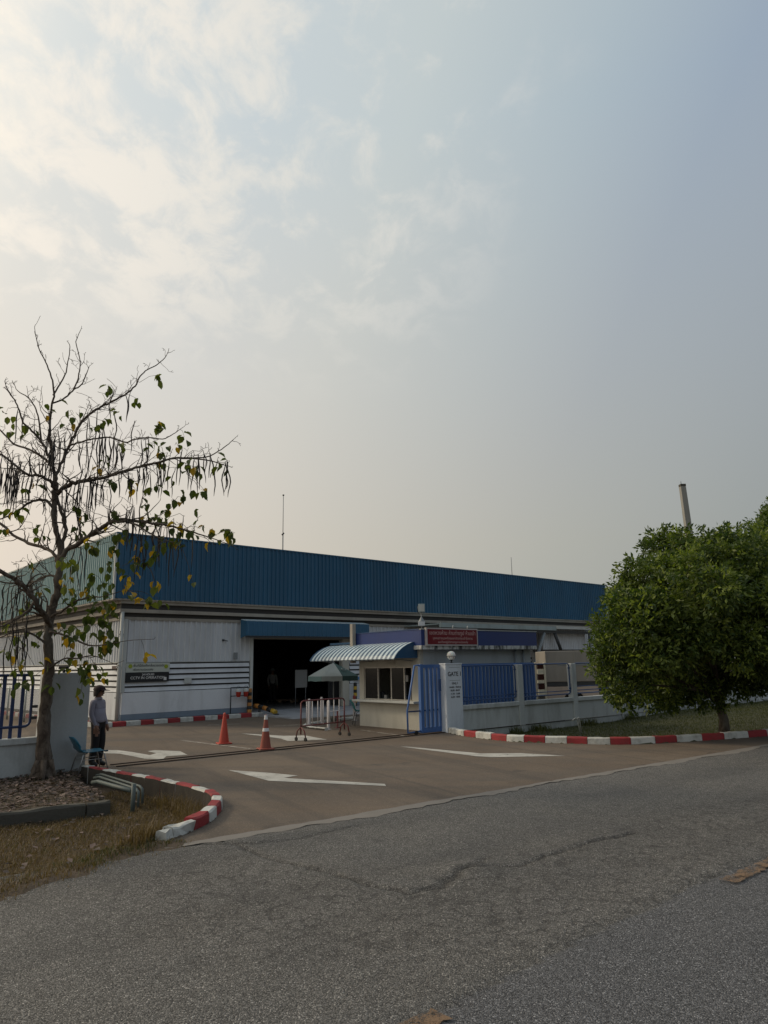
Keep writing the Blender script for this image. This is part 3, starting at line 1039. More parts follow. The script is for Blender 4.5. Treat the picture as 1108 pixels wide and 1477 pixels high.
# ------------------------------------------------------------------ kerbs: every painted block is a piece of its own
def kerb(pts, cuts, w, h, mats, side=1, broken=(), skew=0.0, name='kerb'):
    """pts: line of the road-side foot; side=+1 puts the body on the left of the line"""
    line = smooth_line(pts, 0.05)
    cum = [0.0]
    for a, b in zip(line[:-1], line[1:]):
        cum.append(cum[-1] + (b - a).length)
    total = cum[-1]

    def at(s):
        s = min(max(s, 0), total)
        i = 0
        while i < len(cum) - 2 and cum[i + 1] < s:
            i += 1
        t = (s - cum[i]) / max(1e-9, cum[i + 1] - cum[i])
        p = line[i].lerp(line[i + 1], t)
        d = (line[i + 1] - line[i]).normalized()
        return p, Vector((-d.y, d.x)) * side

    root = bpy.data.objects.new(name, None)
    COL.objects.link(root)
    root['kind'] = 'structure'
    r = random.Random(len(pts) * 7 + int(total * 10))
    s = 0.0
    for bi, L in enumerate(cuts):
        s0, s1 = s, min(s + L, total)
        s = s1
        if s1 - s0 < 0.03:
            break
        g = 0.006
        k = max(2, int((s1 - s0) / 0.12))
        prof = [(0.0, -0.32), (0.0, 0.006), (0.004, h - 0.022), (0.024, h), (w - 0.02, h + 0.004), (w, h - 0.018), (w, -0.32)]
        vs__, fs = [], []
        dz = r.uniform(-0.006, 0.006)
        do = r.uniform(-0.006, 0.006)
        for j in range(k + 1):
            p, nn = at(s0 + g + (s1 - s0 - 2 * g) * j / k)
            for (o_, z_) in prof:
                jj = 0.006
                zz = z_ + (dz + r.uniform(-jj, jj) if z_ > 0.02 else 0)
                oo = o_ + do + r.uniform(-jj, jj)
                if bi in broken and z_ > 0.02:
                    zz -= r.uniform(0.0, 0.05)
                    oo += r.uniform(-0.03, 0.03)
                vs__.append((p.x + nn.x * oo, p.y + nn.y * oo, zz))
        m_ = len(prof)
        for j in range(k):
            for i in range(m_ - 1):
                q = (j * m_ + i, j * m_ + i + 1, (j + 1) * m_ + i + 1, (j + 1) * m_ + i)
                fs.append(q if side < 0 else tuple(reversed(q)))
        fs.append(tuple(range(m_)) if side < 0 else tuple(reversed(range(m_))))
        e = [k * m_ + i for i in range(m_)]
        fs.append(tuple(reversed(e)) if side < 0 else tuple(e))
        b = MB().quadmesh(vs__, fs)
        for fi in range(len(fs) - 2):
            if fi % (m_ - 1) == m_ - 2:
                b.m[fi] = 1
        b.build('kerb_block', [mats[bi % len(mats)], M['kerb_raw']], root)
    return root


kerb(KERB_R, [0.99, 0.52, 0.59, 0.54, 0.46, 0.50, 0.50, 0.46, 0.50, 0.46, 0.59, 0.56, 0.69, 0.66, 0.75, 0.63] + [0.62] * 14, 0.15, 0.145, [M['kerb_white'], M['kerb_red']], 1, name='right_kerb')
kerb(list(reversed(KERB_L)), [0.16, 0.42, 0.40, 0.36, 0.40, 0.37, 0.50, 0.46] + [0.52, 0.48] * 7, 0.145, 0.135, [M['kerb_white'], M['kerb_white'], M['kerb_red'], M['kerb_white'], M['kerb_red'], M['kerb_white'], M['kerb_red'], M['kerb_white'], M['kerb_red'], M['kerb_white'], M['kerb_red'], M['kerb_white'], M['kerb_red'], M['kerb_white'], M['kerb_red'], M['kerb_white'], M['kerb_red'], M['kerb_white'], M['kerb_red'], M['kerb_white']], 1, broken=(0, 1), name='left_kerb')

# weathered concrete edging that holds the bank of leaves
ed = smooth_line([(p[0], p[1]) for p in EDGING], 0.12)
er = bpy.data.objects.new('concrete_edging', None)
COL.objects.link(er)
er['kind'] = 'structure'
rr_ = random.Random(3)
i = 0
while i < len(ed) - 1:
    j = min(i + 9, len(ed) - 1)
    v, f = [], []
    prof = [(0, -0.4), (0.0, 0.0), (0.02, 0.03), (0.11, 0.03), (0.13, 0.0), (0.13, -0.4)]
    for k in range(i, j + 1):
        d = (ed[min(k + 1, len(ed) - 1)] - ed[max(k - 1, 0)]).normalized()
        nn = Vector((-d.y, d.x))
        shrink = 0.012 if k == i else (-0.012 if k == j else 0)
        for (o_, z_) in prof:
            v.append((ed[k].x + d.x * shrink + nn.x * (o_ + rr_.uniform(-0.008, 0.008)), ed[k].y + d.y * shrink + nn.y * o_, z_ + rr_.uniform(-0.012, 0.012)))
    m_ = len(prof)
    for k in range(j - i):
        for q in range(m_ - 1):
            f.append((k * m_ + q + 1, k * m_ + q, (k + 1) * m_ + q, (k + 1) * m_ + q + 1))
    f.append(tuple(range(m_)))
    f.append(tuple(reversed([(j - i) * m_ + q for q in range(m_)])))
    MB().quadmesh(v, f).build('edging_block', M['conc_edge'], er)
    i = j

# kerb round the foot of the warehouse and the nose of the bollard island
BS = 0.92                                    # the warehouse is modelled in its own unit, a little over a metre
BW = Vector((-9.034, 24.877))
BZ = 0.148                                  # its floor stands a step above the yard
BU = Vector((math.sin(R(48)), math.cos(R(48))))
BV = Vector((-BU.y, BU.x))


def bpt(x, y):
    p = BW + BU * (x * BS) + BV * (y * BS)
    return (p.x, p.y)


kerb([bpt(5.75, -0.60), bpt(3, -0.60), bpt(0.3, -0.60), bpt(-1.0, -0.60)], [0.50, 0.46] * 9, 0.20, 0.15, [M['kerb_white'], M['kerb_red']], -1, name='warehouse_kerb')
kerb([bpt(-1.0, -0.60), bpt(-1.0, 4), bpt(-1.0, 10), bpt(-1.0, 24)], [0.55, 0.5] * 26, 0.20, 0.15, [M['kerb_red'], M['kerb_white']], -1, name='warehouse_kerb')
flat_poly('warehouse_apron', [bpt(-0.85, -0.5), bpt(5.6, -0.5), bpt(5.6, 0.3), bpt(0.2, 0.3), bpt(0.2, 24), bpt(-0.85, 24)], 0.142, M['kerb_raw'])
isl = [(-1.182, 25.922), (-1.941, 24.715), (-2.435, 23.443), (-2.485, 22.694), (-2.24, 22.163), (-1.728, 21.49)]
kerb(isl, [0.5] * 16, 0.13, 0.07, [M['kerb_white']], -1, name='island_kerb')

# steel track of the sliding gate, let into the paving
T0 = Vector((1.35, 20.55))
tr = bpy.data.objects.new('gate_track', None)
COL.objects.link(tr)
tr['kind'] = 'structure'
tr.location = (T0.x, T0.y, 0)
tr.rotation_euler = (0, 0, R(40))
for yy in (-0.42, -0.08):
    MB().box(-9.0, 5.2, yy - 0.012, yy + 0.012, -0.02, 0.022).build('track_rail', M['rust_rail'], tr)
    MB().box(-9.0, 5.2, yy - 0.055, yy - 0.016, -0.02, 0.004).build('track_groove', M['black'], tr)
MB().box(-9.0, 5.2, -0.40, -0.14, -0.02, 0.0035).build('track_bed', M['yard'], tr)


# ------------------------------------------------------------------ warehouse
def rib_mesh(name, w, h, pitch, depth, mat):
    """one profiled sheet, w wide and h high, in the XZ plane, ribs standing towards -Y"""
    prof = [(0.0, 0.0)]
    n = max(1, int(round(w / pitch)))
    p = w / n
    for i in range(n):
        x = i * p
        prof += [(x + 0.34 * p, 0.0), (x + 0.40 * p, -depth), (x + 0.62 * p, -depth), (x + 0.68 * p, 0.0), (x + p, 0.0)]
    v = [(x, y, 0) for x, y in prof] + [(x, y, h) for x, y in prof]
    m_ = len(prof)
    f = [(i, i + 1, m_ + i + 1, m_ + i) for i in range(m_ - 1)]
    b = MB().quadmesh(v, f)
    return b.mesh(name, mat)


def sheets(root, name, me, w, x0, count, y, z, along='x', jitter=0.004, seed=1):
    r = random.Random(seed)
    for i in range(count):
        if along == 'x':
            o = link_mesh(name, me, root, (x0 + i * w, y + r.uniform(-jitter, 0), z))
        else:                                            # along +y, ribs towards -x
            o = link_mesh(name, me, root, (y - r.uniform(0, jitter), x0 - i * w, z), (0, 0, R(-90)))


wh = thing('warehouse', 'long low warehouse with a deep blue parapet over white cladding and a wide dark doorway', 'building', (BW.x, BW.y, BZ), 42)
wh.scale = (BS, BS, BS)
LEN, DEP = 33.4, 26.0
PF, PL = -0.25, -0.62                        # how far the parapet stands out at the front and on the left side
# white front cladding above the louvres, left of the door and right of it
w1 = rib_mesh('cladding_sheet', 0.916, 1.56, 0.229, 0.042, M['wall_white'])
sheets(wh, 'cladding_sheet', w1, 0.916, 0.02, 6, 0.0, 2.11, seed=1)
w2 = rib_mesh('cladding_sheet', 1.0, 1.56, 0.25, 0.042, M['wall_white'])
sheets(wh, 'cladding_sheet', w2, 1.0, 10.72, 22, 0.0, 2.11, seed=2)
w3 = rib_mesh('cladding_sheet', 1.0, 1.56, 0.25, 0.042, M['wall_white'])
sheets(wh, 'cladding_sheet', w3, 1.0, 24.0, 24, 0.0, 2.11, along='y', seed=3)
# wall behind the sheets and above the door
MB().box(0.05, 5.48, 0.02, 0.14, 0.0, 4.6).build('wall', M['wall_white'], wh)
MB().box(10.34, LEN - 0.6, 0.02, 0.14, 0.0, 4.6).build('wall', M['wall_white'], wh)
MB().box(5.48, 10.34, 0.02, 0.14, 3.1, 4.6).build('wall', M['wall_white'], wh)
MB().box(0.02, 0.14, 0.14, DEP, 0.0, 4.6).build('wall', M['wall_white'], wh)
MB().box(LEN - 0.6, LEN - 0.48, 0.0, DEP, 0.0, 4.6).build('wall', M['wall_white'], wh)
MB().box(0.0, LEN - 0.5, DEP, DEP + 0.12, 0.0, 6.6).build('wall', M['wall_white'], wh)
# plinth, white above a grey painted foot
MB().box(-0.03, 5.46, -0.09, 0.018, 0.21, 0.985).build('plinth', M['plaster_white'], wh, bevel=0.008)
MB().box(-0.035, 5.47, -0.095, 0.018, 0.0, 0.208).build('plinth_foot', M['plinth_grey'], wh)
MB().box(10.75, LEN - 0.6, -0.09, 0.018, 0.21, 0.985).build('plinth', M['plaster_white'], wh, bevel=0.008)
MB().box(10.75, LEN - 0.6, -0.095, 0.018, 0.0, 0.208).build('plinth_foot', M['plinth_grey'], wh)
MB().box(-0.09, 0.018, 0.02, DEP, 0.0, 0.985).build('plinth', M['plaster_white'], wh, bevel=0.008)


def louvre(x0, x1, along):
    zt, zb = 2.07, 1.0
    n = 5
    for i in range(n):
        z0 = zb + (zt - zb) * i / n
        z1 = zb + (zt - zb) * (i + 1) / n
        b = MB()
        a = [(-0.075, z0 + 0.012), (-0.088, z0 + 0.012), (-0.034, z1 - 0.055), (-0.021, z1 - 0.055)]
        if along == 'x':
            v = [(x0, a[0][0], a[0][1]), (x0, a[1][0], a[1][1]), (x0, a[2][0], a[2][1]), (x0, a[3][0], a[3][1])]
            v += [(x1, q[1], q[2]) for q in v]
        else:
            v = [(a[0][0], x1, a[0][1]), (a[1][0], x1, a[1][1]), (a[2][0], x1, a[2][1]), (a[3][0], x1, a[3][1])]
            v += [(q[0], x0, q[2]) for q in v]
        f = [(0, 1, 5, 4), (1, 2, 6, 5), (2, 3, 7, 6), (3, 0, 4, 7), (3, 2, 1, 0), (4, 5, 6, 7)]
        b.quadmesh(v, f).build('louvre_slat', M['wall_white'], wh)


louvre(0.06, 5.36, 'x')
louvre(10.8, 16.8, 'x')
louvre(16.9, 24.9, 'x')
louvre(0.08, 8.0, 'y')
louvre(8.1, 16.0, 'y')
louvre(16.1, 24.0, 'y')
MB().box(0.06, 5.4, -0.012, 0.018, 0.99, 2.09).build('louvre_backing', M['dark_gap'], wh)
MB().box(10.8, 25.0, -0.012, 0.018, 0.99, 2.09).build('louvre_backing', M['dark_gap'], wh)
MB().box(-0.012, 0.018, 0.08, 24.0, 0.99, 2.09).build('louvre_backing', M['dark_gap'], wh)
MB().box(0.05, 5.42, -0.05, 0.018, 2.075, 2.105).build('louvre_head', M['trim_pale'], wh)
MB().box(-0.05, 0.018, 0.08, 24.0, 2.075, 2.105).build('louvre_head', M['trim_pale'], wh)
MB().box(-0.10, 0.055, -0.10, 0.075, 0.99, 3.69).build('corner_trim', M['trim_pale'], wh, bevel=0.006)
# stepped beige trim below the parapet
for nm, a, b_, z0, z1, m_ in [('trim_band', -0.06, 0.018, 3.67, 3.78, 'beige_trim'), ('shadow_gap', -0.02, 0.018, 3.785, 3.93, 'dark_gap'), ('trim_band', -0.16, 0.018, 3.935, 4.07, 'beige_trim'), ('shadow_gap', -0.10, 0.018, 4.075, 4.26, 'dark_gap'), ('trim_band', -0.20, 0.018, 4.265, 4.375, 'beige_trim')]:  # shade in the recesses between bands is painted as near-black strips
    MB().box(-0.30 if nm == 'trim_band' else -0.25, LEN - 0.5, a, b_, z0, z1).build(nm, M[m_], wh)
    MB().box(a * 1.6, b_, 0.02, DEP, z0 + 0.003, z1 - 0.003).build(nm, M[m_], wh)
MB().box(PL, LEN, PF, 0.6, 4.38, 4.44).build('soffit', M['beige_trim'], wh)
MB().box(PL, 0.6, 0.603, DEP, 4.38, 4.44).build('soffit', M['beige_trim'], wh)
# parapet: blue sheets to the front, pale ones to the side
pb = rib_mesh('parapet_sheet', 0.85, 2.46, 0.2125, 0.046, M['clad_blue'])
sheets(wh, 'parapet_sheet', pb, 0.85, PL + 0.02, 40, PF, 4.44, seed=4)
pt = rib_mesh('parapet_sheet', 0.85, 2.46, 0.2125, 0.046, M['clad_teal'])
sheets(wh, 'parapet_sheet', pt, 0.85, 25.28, 30, PL, 4.44, along='y', seed=5)
MB().box(PL + 0.03, LEN, PF + 0.02, PF + 0.12, 4.44, 6.88).build('parapet_frame', M['steel_dark'], wh)
MB().box(PL + 0.02, PL + 0.12, PF + 0.12, DEP, 4.44, 6.88).build('parapet_frame', M['steel_dark'], wh)
MB().box(PL - 0.03, LEN + 0.05, PF - 0.05, PF + 0.14, 6.885, 6.94).build('parapet_cap', M['clad_blue'], wh)
MB().box(PL - 0.05, PL + 0.14, PF + 0.145, DEP, 6.885, 6.94).build('parapet_cap', M['trim_pale'], wh)
MB().box(PL - 0.045, PL + 0.035, PF - 0.045, PF + 0.035, 4.40, 6.88).build('parapet_corner', M['trim_pale'], wh)
MB().box(LEN - 0.02, LEN + 0.06, PF - 0.045, DEP, 4.40, 6.88).build('parapet_end', M['clad_teal'], wh)
MB().box(0.15, LEN - 0.6, 0.15, DEP, 4.62, 4.75).build('roof', M['dark_gap'], wh)
MB().tube([(-0.20, -0.14, 3.95), (-0.20, -0.14, -0.02)], 0.068, 10).build('downpipe', M['trim_pale'], wh)
for z_ in (0.8, 1.9, 3.1):
    MB().box(-0.28, -0.12, -0.14, -0.01, z_, z_ + 0.04).build('pipe_bracket', M['steel_grey'], wh)
# doorway and what can be seen of the inside
MB().box(5.40, 5.52, -0.10, 0.16, 0.0, 3.10).build('door_jamb', M['trim_pale'], wh)
MB().box(10.34, 10.74, -0.10, 0.16, 0.0, 3.10).build('door_jamb', M['gh_wall'], wh)
MB().box(5.52, 10.34, -0.04, 0.16, 3.0, 3.10).build('door_head', M['beige_trim'], wh)
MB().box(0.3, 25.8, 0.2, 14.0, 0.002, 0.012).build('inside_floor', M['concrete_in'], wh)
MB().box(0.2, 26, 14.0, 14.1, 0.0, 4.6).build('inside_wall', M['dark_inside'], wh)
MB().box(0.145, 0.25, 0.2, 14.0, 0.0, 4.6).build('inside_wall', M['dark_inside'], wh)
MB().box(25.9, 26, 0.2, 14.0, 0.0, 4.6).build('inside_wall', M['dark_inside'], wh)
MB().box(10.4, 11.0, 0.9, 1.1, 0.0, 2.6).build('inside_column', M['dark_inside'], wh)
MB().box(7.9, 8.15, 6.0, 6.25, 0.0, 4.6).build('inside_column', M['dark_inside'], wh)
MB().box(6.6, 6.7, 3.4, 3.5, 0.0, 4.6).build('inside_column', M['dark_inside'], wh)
# concrete ramp at the door
MB().hexa([(5.52, -3.1, -0.160), (11.6, -3.1, -0.160), (11.6, 0.2, -0.160), (5.52, 0.2, -0.160), (5.52, -3.1, -0.154), (11.6, -3.1, -0.154), (11.6, 0.2, 0.004), (5.52, 0.2, 0.004)]).build('door_ramp', M['ramp'], wh)
# blue canopy over the door
cs = rib_mesh('canopy_sheet', 0.96, 0.60, 0.24, 0.025, M['clad_blue'])
for i in range(7):
    link_mesh('canopy_sheet', cs, wh, (4.84 + i * 0.96, -0.62, 3.12))
v = [(4.84, -0.60, 3.72), (11.56, -0.60, 3.72), (11.56, -0.17, 3.80), (4.84, -0.17, 3.80)]
MB().quadmesh(v + [(p[0], p[1], p[2] + 0.02) for p in v], [(0, 3, 2, 1), (4, 5, 6, 7), (0, 1, 5, 4), (1, 2, 6, 5), (2, 3, 7, 6), (3, 0, 4, 7)]).build('canopy_top', M['awning_pale'], wh)
for x_ in (4.84, 11.54):
    v = [(x_, -0.60, 3.12), (x_, -0.17, 3.02), (x_, -0.17, 3.80), (x_, -0.60, 3.72)]
    MB().quadmesh(v + [(p[0] + 0.02, p[1], p[2]) for p in v], [(0, 1, 2, 3), (7, 6, 5, 4), (0, 4, 5, 1), (1, 5, 6, 2), (2, 6, 7, 3), (3, 7, 4, 0)]).build('canopy_cheek', M['clad_blue'], wh)
MB().box(4.86, 11.54, -0.60, -0.52, 3.04, 3.118).build('canopy_beam', M['steel_dark'], wh)
# small fittings on the wall
b = MB().box(4.05, 4.16, -0.06, -0.025, 2.90, 2.98)
b.tube([(4.12, -0.06, 2.94), (4.26, -0.16, 2.90)], 0.02, 6)
b.build('wall_sensor', M['steel_dark'], wh)
MB().box(4.62, 4.78, -0.09, -0.025, 2.16, 2.44).build('meter_box', M['steel_grey'], wh, bevel=0.01)
MB().box(2.42, 2.72, -0.12, -0.10, 1.26, 1.48).build('socket_plate', M['trim_pale'], wh)

# the two banners fixed to the louvres near the corner
sg = thing('cctv_sign', 'white and black banner reading CCTV IN OPERATION on the white louvres', 'sign', (*bpt(0.06, -0.115), BZ + 1.36 * BS), 42)
sg.scale = (BS, BS, BS)
MB().box(0, 1.72, 0.0, 0.012, 0.36, 0.70).build('upper_banner', M['banner_white'], sg)
MB().box(-0.01, 1.70, -0.012, 0.010, 0.0, 0.355).build('lower_banner', M['banner_black'], sg)
lettering('พื้นที่นี้ติดตั้งกล้องวงจรปิด', 0.12, M['letter_black'], sg, (0.90, -0.003, 0.60))
lettering('เพื่อความปลอดภัย', 0.11, M['letter_black'], sg, (0.66, -0.003, 0.45))
lettering('24 HOURS', 0.105, M['letter_white'], sg, (0.86, -0.015, 0.27))
lettering('CCTV IN OPERATION', 0.14, M['letter_white'], sg, (0.86, -0.015, 0.15))
for x_, z_ in ((0.16, 0.585), (1.57, 0.56)):
    MB().tube([(x_, -0.001, z_), (x_, -0.006, z_)], 0.085, 6).build('emblem', M['logo_green'], sg)
MB().box(1.49, 1.60, -0.016, -0.012, 0.05, 0.16).build('emblem', M['letter_white'], sg)


# masts on the roof
def mast(name, label, base, h, r, cat='antenna', extra=True):
    t = thing(name, label, cat, base)
    MB().tube([(0, 0, 0), (0, 0, h * 0.66)], r, 8).build('mast_pole', M['steel_grey'], t)
    MB().tube([(0, 0, h * 0.66), (0, 0, h)], r * 0.55, 8).build('mast_tip', M['steel_grey'], t)
    MB().tube([(-0.05, 0, h * 0.655), (0.05, 0, h * 0.675)], r * 1.5, 6).build('mast_collar', M['steel_dark'], t)
    if extra:
        MB().lathe([(0.0, 0), (0.05, 0.02), (0.05, 0.07), (0, 0.09)], 8, (0, 0, h - 0.03)).build('mast_finial', M['steel_dark'], t)
    MB().box(-0.12, 0.12, -0.12, 0.12, -0.05, 0.03).build('mast_foot', M['steel_grey'], t)
    return t


mast('antenna_mast', 'tall thin grey mast rising from the warehouse roof', (-5.23, 36.0, 4.45), 6.1, 0.030)
mast('antenna_mast', 'short thin rod just above the blue parapet towards its right end', (7.6, 42.4, 4.45), 3.55, 0.030, extra=False)

# second building behind the far end
fw_ = thing('far_warehouse', 'pale grey-green clad building behind the right end of the blue parapet', 'building', (*bpt(34.3, 3.0), BZ), 42)
fw_.scale = (BS, BS, BS)
fs_ = rib_mesh('cladding_sheet', 1.0, 2.3, 0.2, 0.03, M['clad_teal'])
for i in range(9):
    link_mesh('cladding_sheet', fs_, fw_, (i * 1.0, 0, 4.7))
MB().box(0.02, 9, 0.03, 8, 4.7, 6.95).build('upper_wall', M['clad_teal'], fw_)
MB().box(0.3, 9, 0.5, 8, 0.0, 4.69).build('wall', M['wall_white'], fw_)
MB().box(-0.04, 9.04, -0.06, 8, 7.003, 7.08).build('parapet_cap', M['trim_pale'], fw_)

# ------------------------------------------------------------------ guardhouse
gh = thing('guardhouse', 'small cream guardhouse with a royal blue fascia and a striped awning beside the blue gate', 'building', (0.96, 20.8, 0), 40)
GW, GD = 4.95, 2.85
# side wall with the window opening, y 0.38..2.62, z 0.80..1.77
for y0, y1, z0, z1 in ((0.0, GD, 0.0, 0.73), (0.0, GD, 1.77, 2.24), (0.0, 0.38, 0.73, 1.77), (2.62, GD, 0.73, 1.77)):
    MB().box(0.0, 0.12, y0, y1, z0, z1).build('side_wall', M['gh_wall'], gh)
MB().box(0.122, GW, 0.0, 0.12, 0.0, 2.24).build('front_wall', M['pillar'], gh)
MB().box(0.122, GW, GD - 0.12, GD, 0.0, 2.24).build('rear_wall', M['gh_wall'], gh)
MB().box(GW - 0.12, GW, 0.122, GD - 0.122, 0.0, 2.24).build('end_wall', M['gh_wall'], gh)
MB().box(0.125, GW - 0.125, 0.125, GD - 0.125, 0.005, 0.03).build('inside_floor', M['concrete_in'], gh)
MB().box(0.9, 3.0, 1.2, 1.9, 0.02, 0.74).build('inside_counter', M['dark_inside'], gh)
MB().box(-0.25, 0.16, 0.05, GD + 0.08, 0.735, 0.80).build('window_sill', M['trim_pale'], gh, bevel=0.008)
mull = [0.40, 0.74, 1.33, 1.95, 2.60]
for i, y_ in enumerate(mull):
    MB().box(0.02, 0.07, y_ - 0.022, y_ + 0.022, 0.80, 1.77).build('window_frame', M['alu'], gh)
MB().box(0.018, 0.075, 0.38, 2.62, 1.735, 1.772).build('window_frame', M['alu'], gh)
MB().box(0.018, 0.075, 0.38, 2.62, 0.80, 0.83).build('window_frame', M['alu'], gh)
for y0, y1 in ((0.765, 1.305), (1.975, 2.58)):
    MB().box(0.035, 0.042, y0, y1, 0.832, 1.733).build('window_pane', M['glass'], gh)
# things on the sill: papers, a mug, a monitor back
MB().box(0.02, 0.30, 0.46, 0.50, 0.83, 1.10).build('notice', M['board_grey'], gh)
MB().box(0.0, 0.015, 0.55, 0.66, 1.34, 1.52).build('notice', M['board_grey'], gh)
MB().box(-0.012, 0.0, 1.08, 1.50, 1.83, 2.02).build('wall_vent', M['gh_wall'], gh, bevel=0.004)
for k in range(5):
    MB().box(-0.022, -0.012, 1.10, 1.48, 1.845 + k * 0.034, 1.858 + k * 0.034).build('vent_slat', M['beige_trim'], gh)
# counter clutter seen through the window
rc = random.Random(12)
for k in range(11):
    y_ = 0.55 + k * 0.19 + rc.uniform(-0.04, 0.04)
    hh = rc.uniform(0.06, 0.24)
    MB().box(0.16, 0.16 + rc.uniform(0.05, 0.12), y_, y_ + rc.uniform(0.05, 0.15), 0.802, 0.802 + hh).build('counter_item', M[rc.choice(['steel_dark', 'board_grey', 'wood', 'black', 'rail_blue', 'black'])], gh, bevel=0.004)
MB().box(0.55, 0.58, 1.38, 1.86, 0.98, 1.30).build('monitor', M['black'], gh, bevel=0.01)
MB().box(0.55, 0.60, 1.58, 1.66, 0.742, 0.98).build('monitor_stand', M['black'], gh)
# stained slab and blue fascia round three sides
MB().box(-0.16, 5.06, -0.24, GD + 0.15, 2.24, 2.355).build('roof_slab', M['slab_stained'], gh, bevel=0.006)
MB().box(-0.14, 5.05, -0.22, -0.16, 2.358, 2.80).build('fascia', M['fascia_blue'], gh)
MB().box(-0.14, -0.08, -0.157, GD + 0.12, 2.358, 2.80).build('fascia', M['fascia_blue'], gh)
MB().box(4.99, 5.05, -0.157, GD + 0.12, 2.358, 2.80).build('fascia', M['fascia_blue'], gh)
MB().box(-0.155, 5.065, -0.235, -0.15, 2.803, 2.825).build('fascia_cap', M['trim_pale'], gh)
MB().box(-0.155, -0.07, -0.147, GD + 0.13, 2.803, 2.825).build('fascia_cap', M['rail_blue'], gh)
MB().box(-0.05, 4.95, -0.13, GD + 0.08, 2.358, 2.45).build('roof', M['conc_edge'], gh)
for x_, z0 in ((4.12, 0.0), (4.52, 0.0)):
    MB().tube([(x_, -0.06, 2.23), (x_, -0.06, 0.02)], 0.038, 8).build('drain_stack', M['steel_grey'], gh)
MB().box(-0.30, -0.17, GD - 0.05, GD + 0.08, 1.9, 3.12).build('corner_post', M['beige_trim'], gh)

# curved striped awning over the window counter: sheets run down the slope
aw = thing('striped_awning', 'curved awning of blue and white striped sheet on the side of the guardhouse', 'awning', (0.96, 20.8, 0), 40)
AY0, AY1 = 0.12, 4.30
prof = [(-0.02, 2.475), (-0.20, 2.45), (-0.40, 2.385), (-0.58, 2.295), (-0.74, 2.185), (-0.84, 2.085), (-0.90, 1.995)]
n_s = 21
for i in range(n_s):
    ya = AY0 + (AY1 - AY0) * i / n_s
    w_ = (AY1 - AY0) / n_s
    for nm, a, b_, lift, m_ in (('awning_rib', 0.0, 0.50, 0.006, 'awning_pale'), ('awning_stripe', 0.50, 1.0, 0.0, 'awning_blue')):
        v, f = [], []
        for (px_, pz_) in prof:
            v += [(px_ - lift * 0.5, ya + w_ * a + 0.002, pz_ + lift), (px_ - lift * 0.5, ya + w_ * b_ - 0.002, pz_ + lift), (px_ + 0.01, ya + w_ * b_ - 0.002, pz_ - 0.02), (px_ + 0.01, ya + w_ * a + 0.002, pz_ - 0.02)]
        for k in range(len(prof) - 1):
            for e in range(4):
                f.append((k * 4 + e, k * 4 + (e + 1) % 4, (k + 1) * 4 + (e + 1) % 4, (k + 1) * 4 + e))
        f += [(3, 2, 1, 0), tuple((len(prof) - 1) * 4 + e for e in range(4))]
        MB().quadmesh(v, f).build(nm, M[m_], aw)
for yy in (AY0 - 0.03, AY1):
    v = [(p[0], yy, p[1] + 0.01) for p in prof] + [(-0.02, yy, 2.01)]
    k = len(v)
    v += [(p[0], p[1] + 0.025, p[2]) for p in v]
    f = [tuple(reversed(range(k))), tuple(range(k, 2 * k))] + [(i, (i + 1) % k, k + (i + 1) % k, k + i) for i in range(k)]
    MB().quadmesh(v, f).build('awning_cheek', M['awning_blue'], aw)
MB().box(-0.10, 0.0, AY0, AY1, 2.495, 2.56).build('awning_rail', M['awning_blue'], aw)
MB().tube([(-0.88, AY0, 1.99), (-0.88, AY1, 1.99)], 0.018, 6).build('awning_bar', M['steel_grey'], aw)
for yy in (0.3, 2.2, 4.1):
    MB().tube([(-0.01 if yy < 3 else -0.05, yy, 1.93), (-0.86, yy, 2.0)], 0.014, 6).build('awning_bracket', M['steel_grey'], aw)

# maroon sign on the fascia
rs = thing('maroon_sign', 'maroon notice board with pale lettering on the blue guardhouse fascia', 'sign', (0.96 - 0.0, 20.8, 0), 40)
MB().box(-0.01, 2.13, -0.30, -0.225, 2.345, 2.855).build('sign_frame', M['sign_edge'], rs)
MB().box(0.035, 2.085, -0.306, -0.299, 2.385, 2.815).build('sign_face', M['sign_red'], rs)
lettering('เขตหวงห้าม ห้ามถ่ายรูป ห้ามเข้า', 0.155, M['letter_pink'], rs, (1.06, -0.309, 2.705))
lettering('บุคคลภายนอกต้องแลกบัตรก่อนเข้าโรงงาน', 0.098, M['letter_pink'], rs, (1.06, -0.309, 2.555))
lettering('และต้องปฏิบัติตามกฎความปลอดภัย', 0.088, M['letter_pink'], rs, (1.06, -0.309, 2.445))
for x_ in (1.10, 1.72):
    MB().tube([(x_, -0.26, 2.85), (x_ - 0.02, -0.30, 2.93)], 0.014, 6).build('sign_clip', M['trim_pale'], rs)

# floodlight and white box on a pole above the guardhouse
fl = thing('floodlight_pole', 'thin pole with a floodlight above a white box behind the maroon sign', 'floodlight', (1.10, 22.2, 0))
MB().tube([(0, 0, 2.44), (0, 0, 3.42)], 0.018, 6).build('pole', M['steel_grey'], fl)
MB().box(-0.105, 0.095, -0.10, -0.02, 2.985, 3.115).build('junction_box', M['plaster_white'], fl, bevel=0.006)
MB().lathe([(0.10, 0), (0.07, 0.05), (0.02, 0.14)], 10, (0, 0, 3.12)).build('pole_cap', M['steel_grey'], fl)
MB().box(-0.09, 0.11, -0.09, 0.0, 3.40, 3.66).build('lamp_housing', M['gutter'], fl, bevel=0.01)
MB().box(-0.07, 0.09, -0.097, -0.089, 3.43, 3.63).build('lamp_glass', M['trim_pale'], fl)
MB().tube([(-0.10, -0.03, 3.36), (-0.11, -0.03, 3.60)], 0.012, 6).build('lamp_yoke', M['steel_dark'], fl)

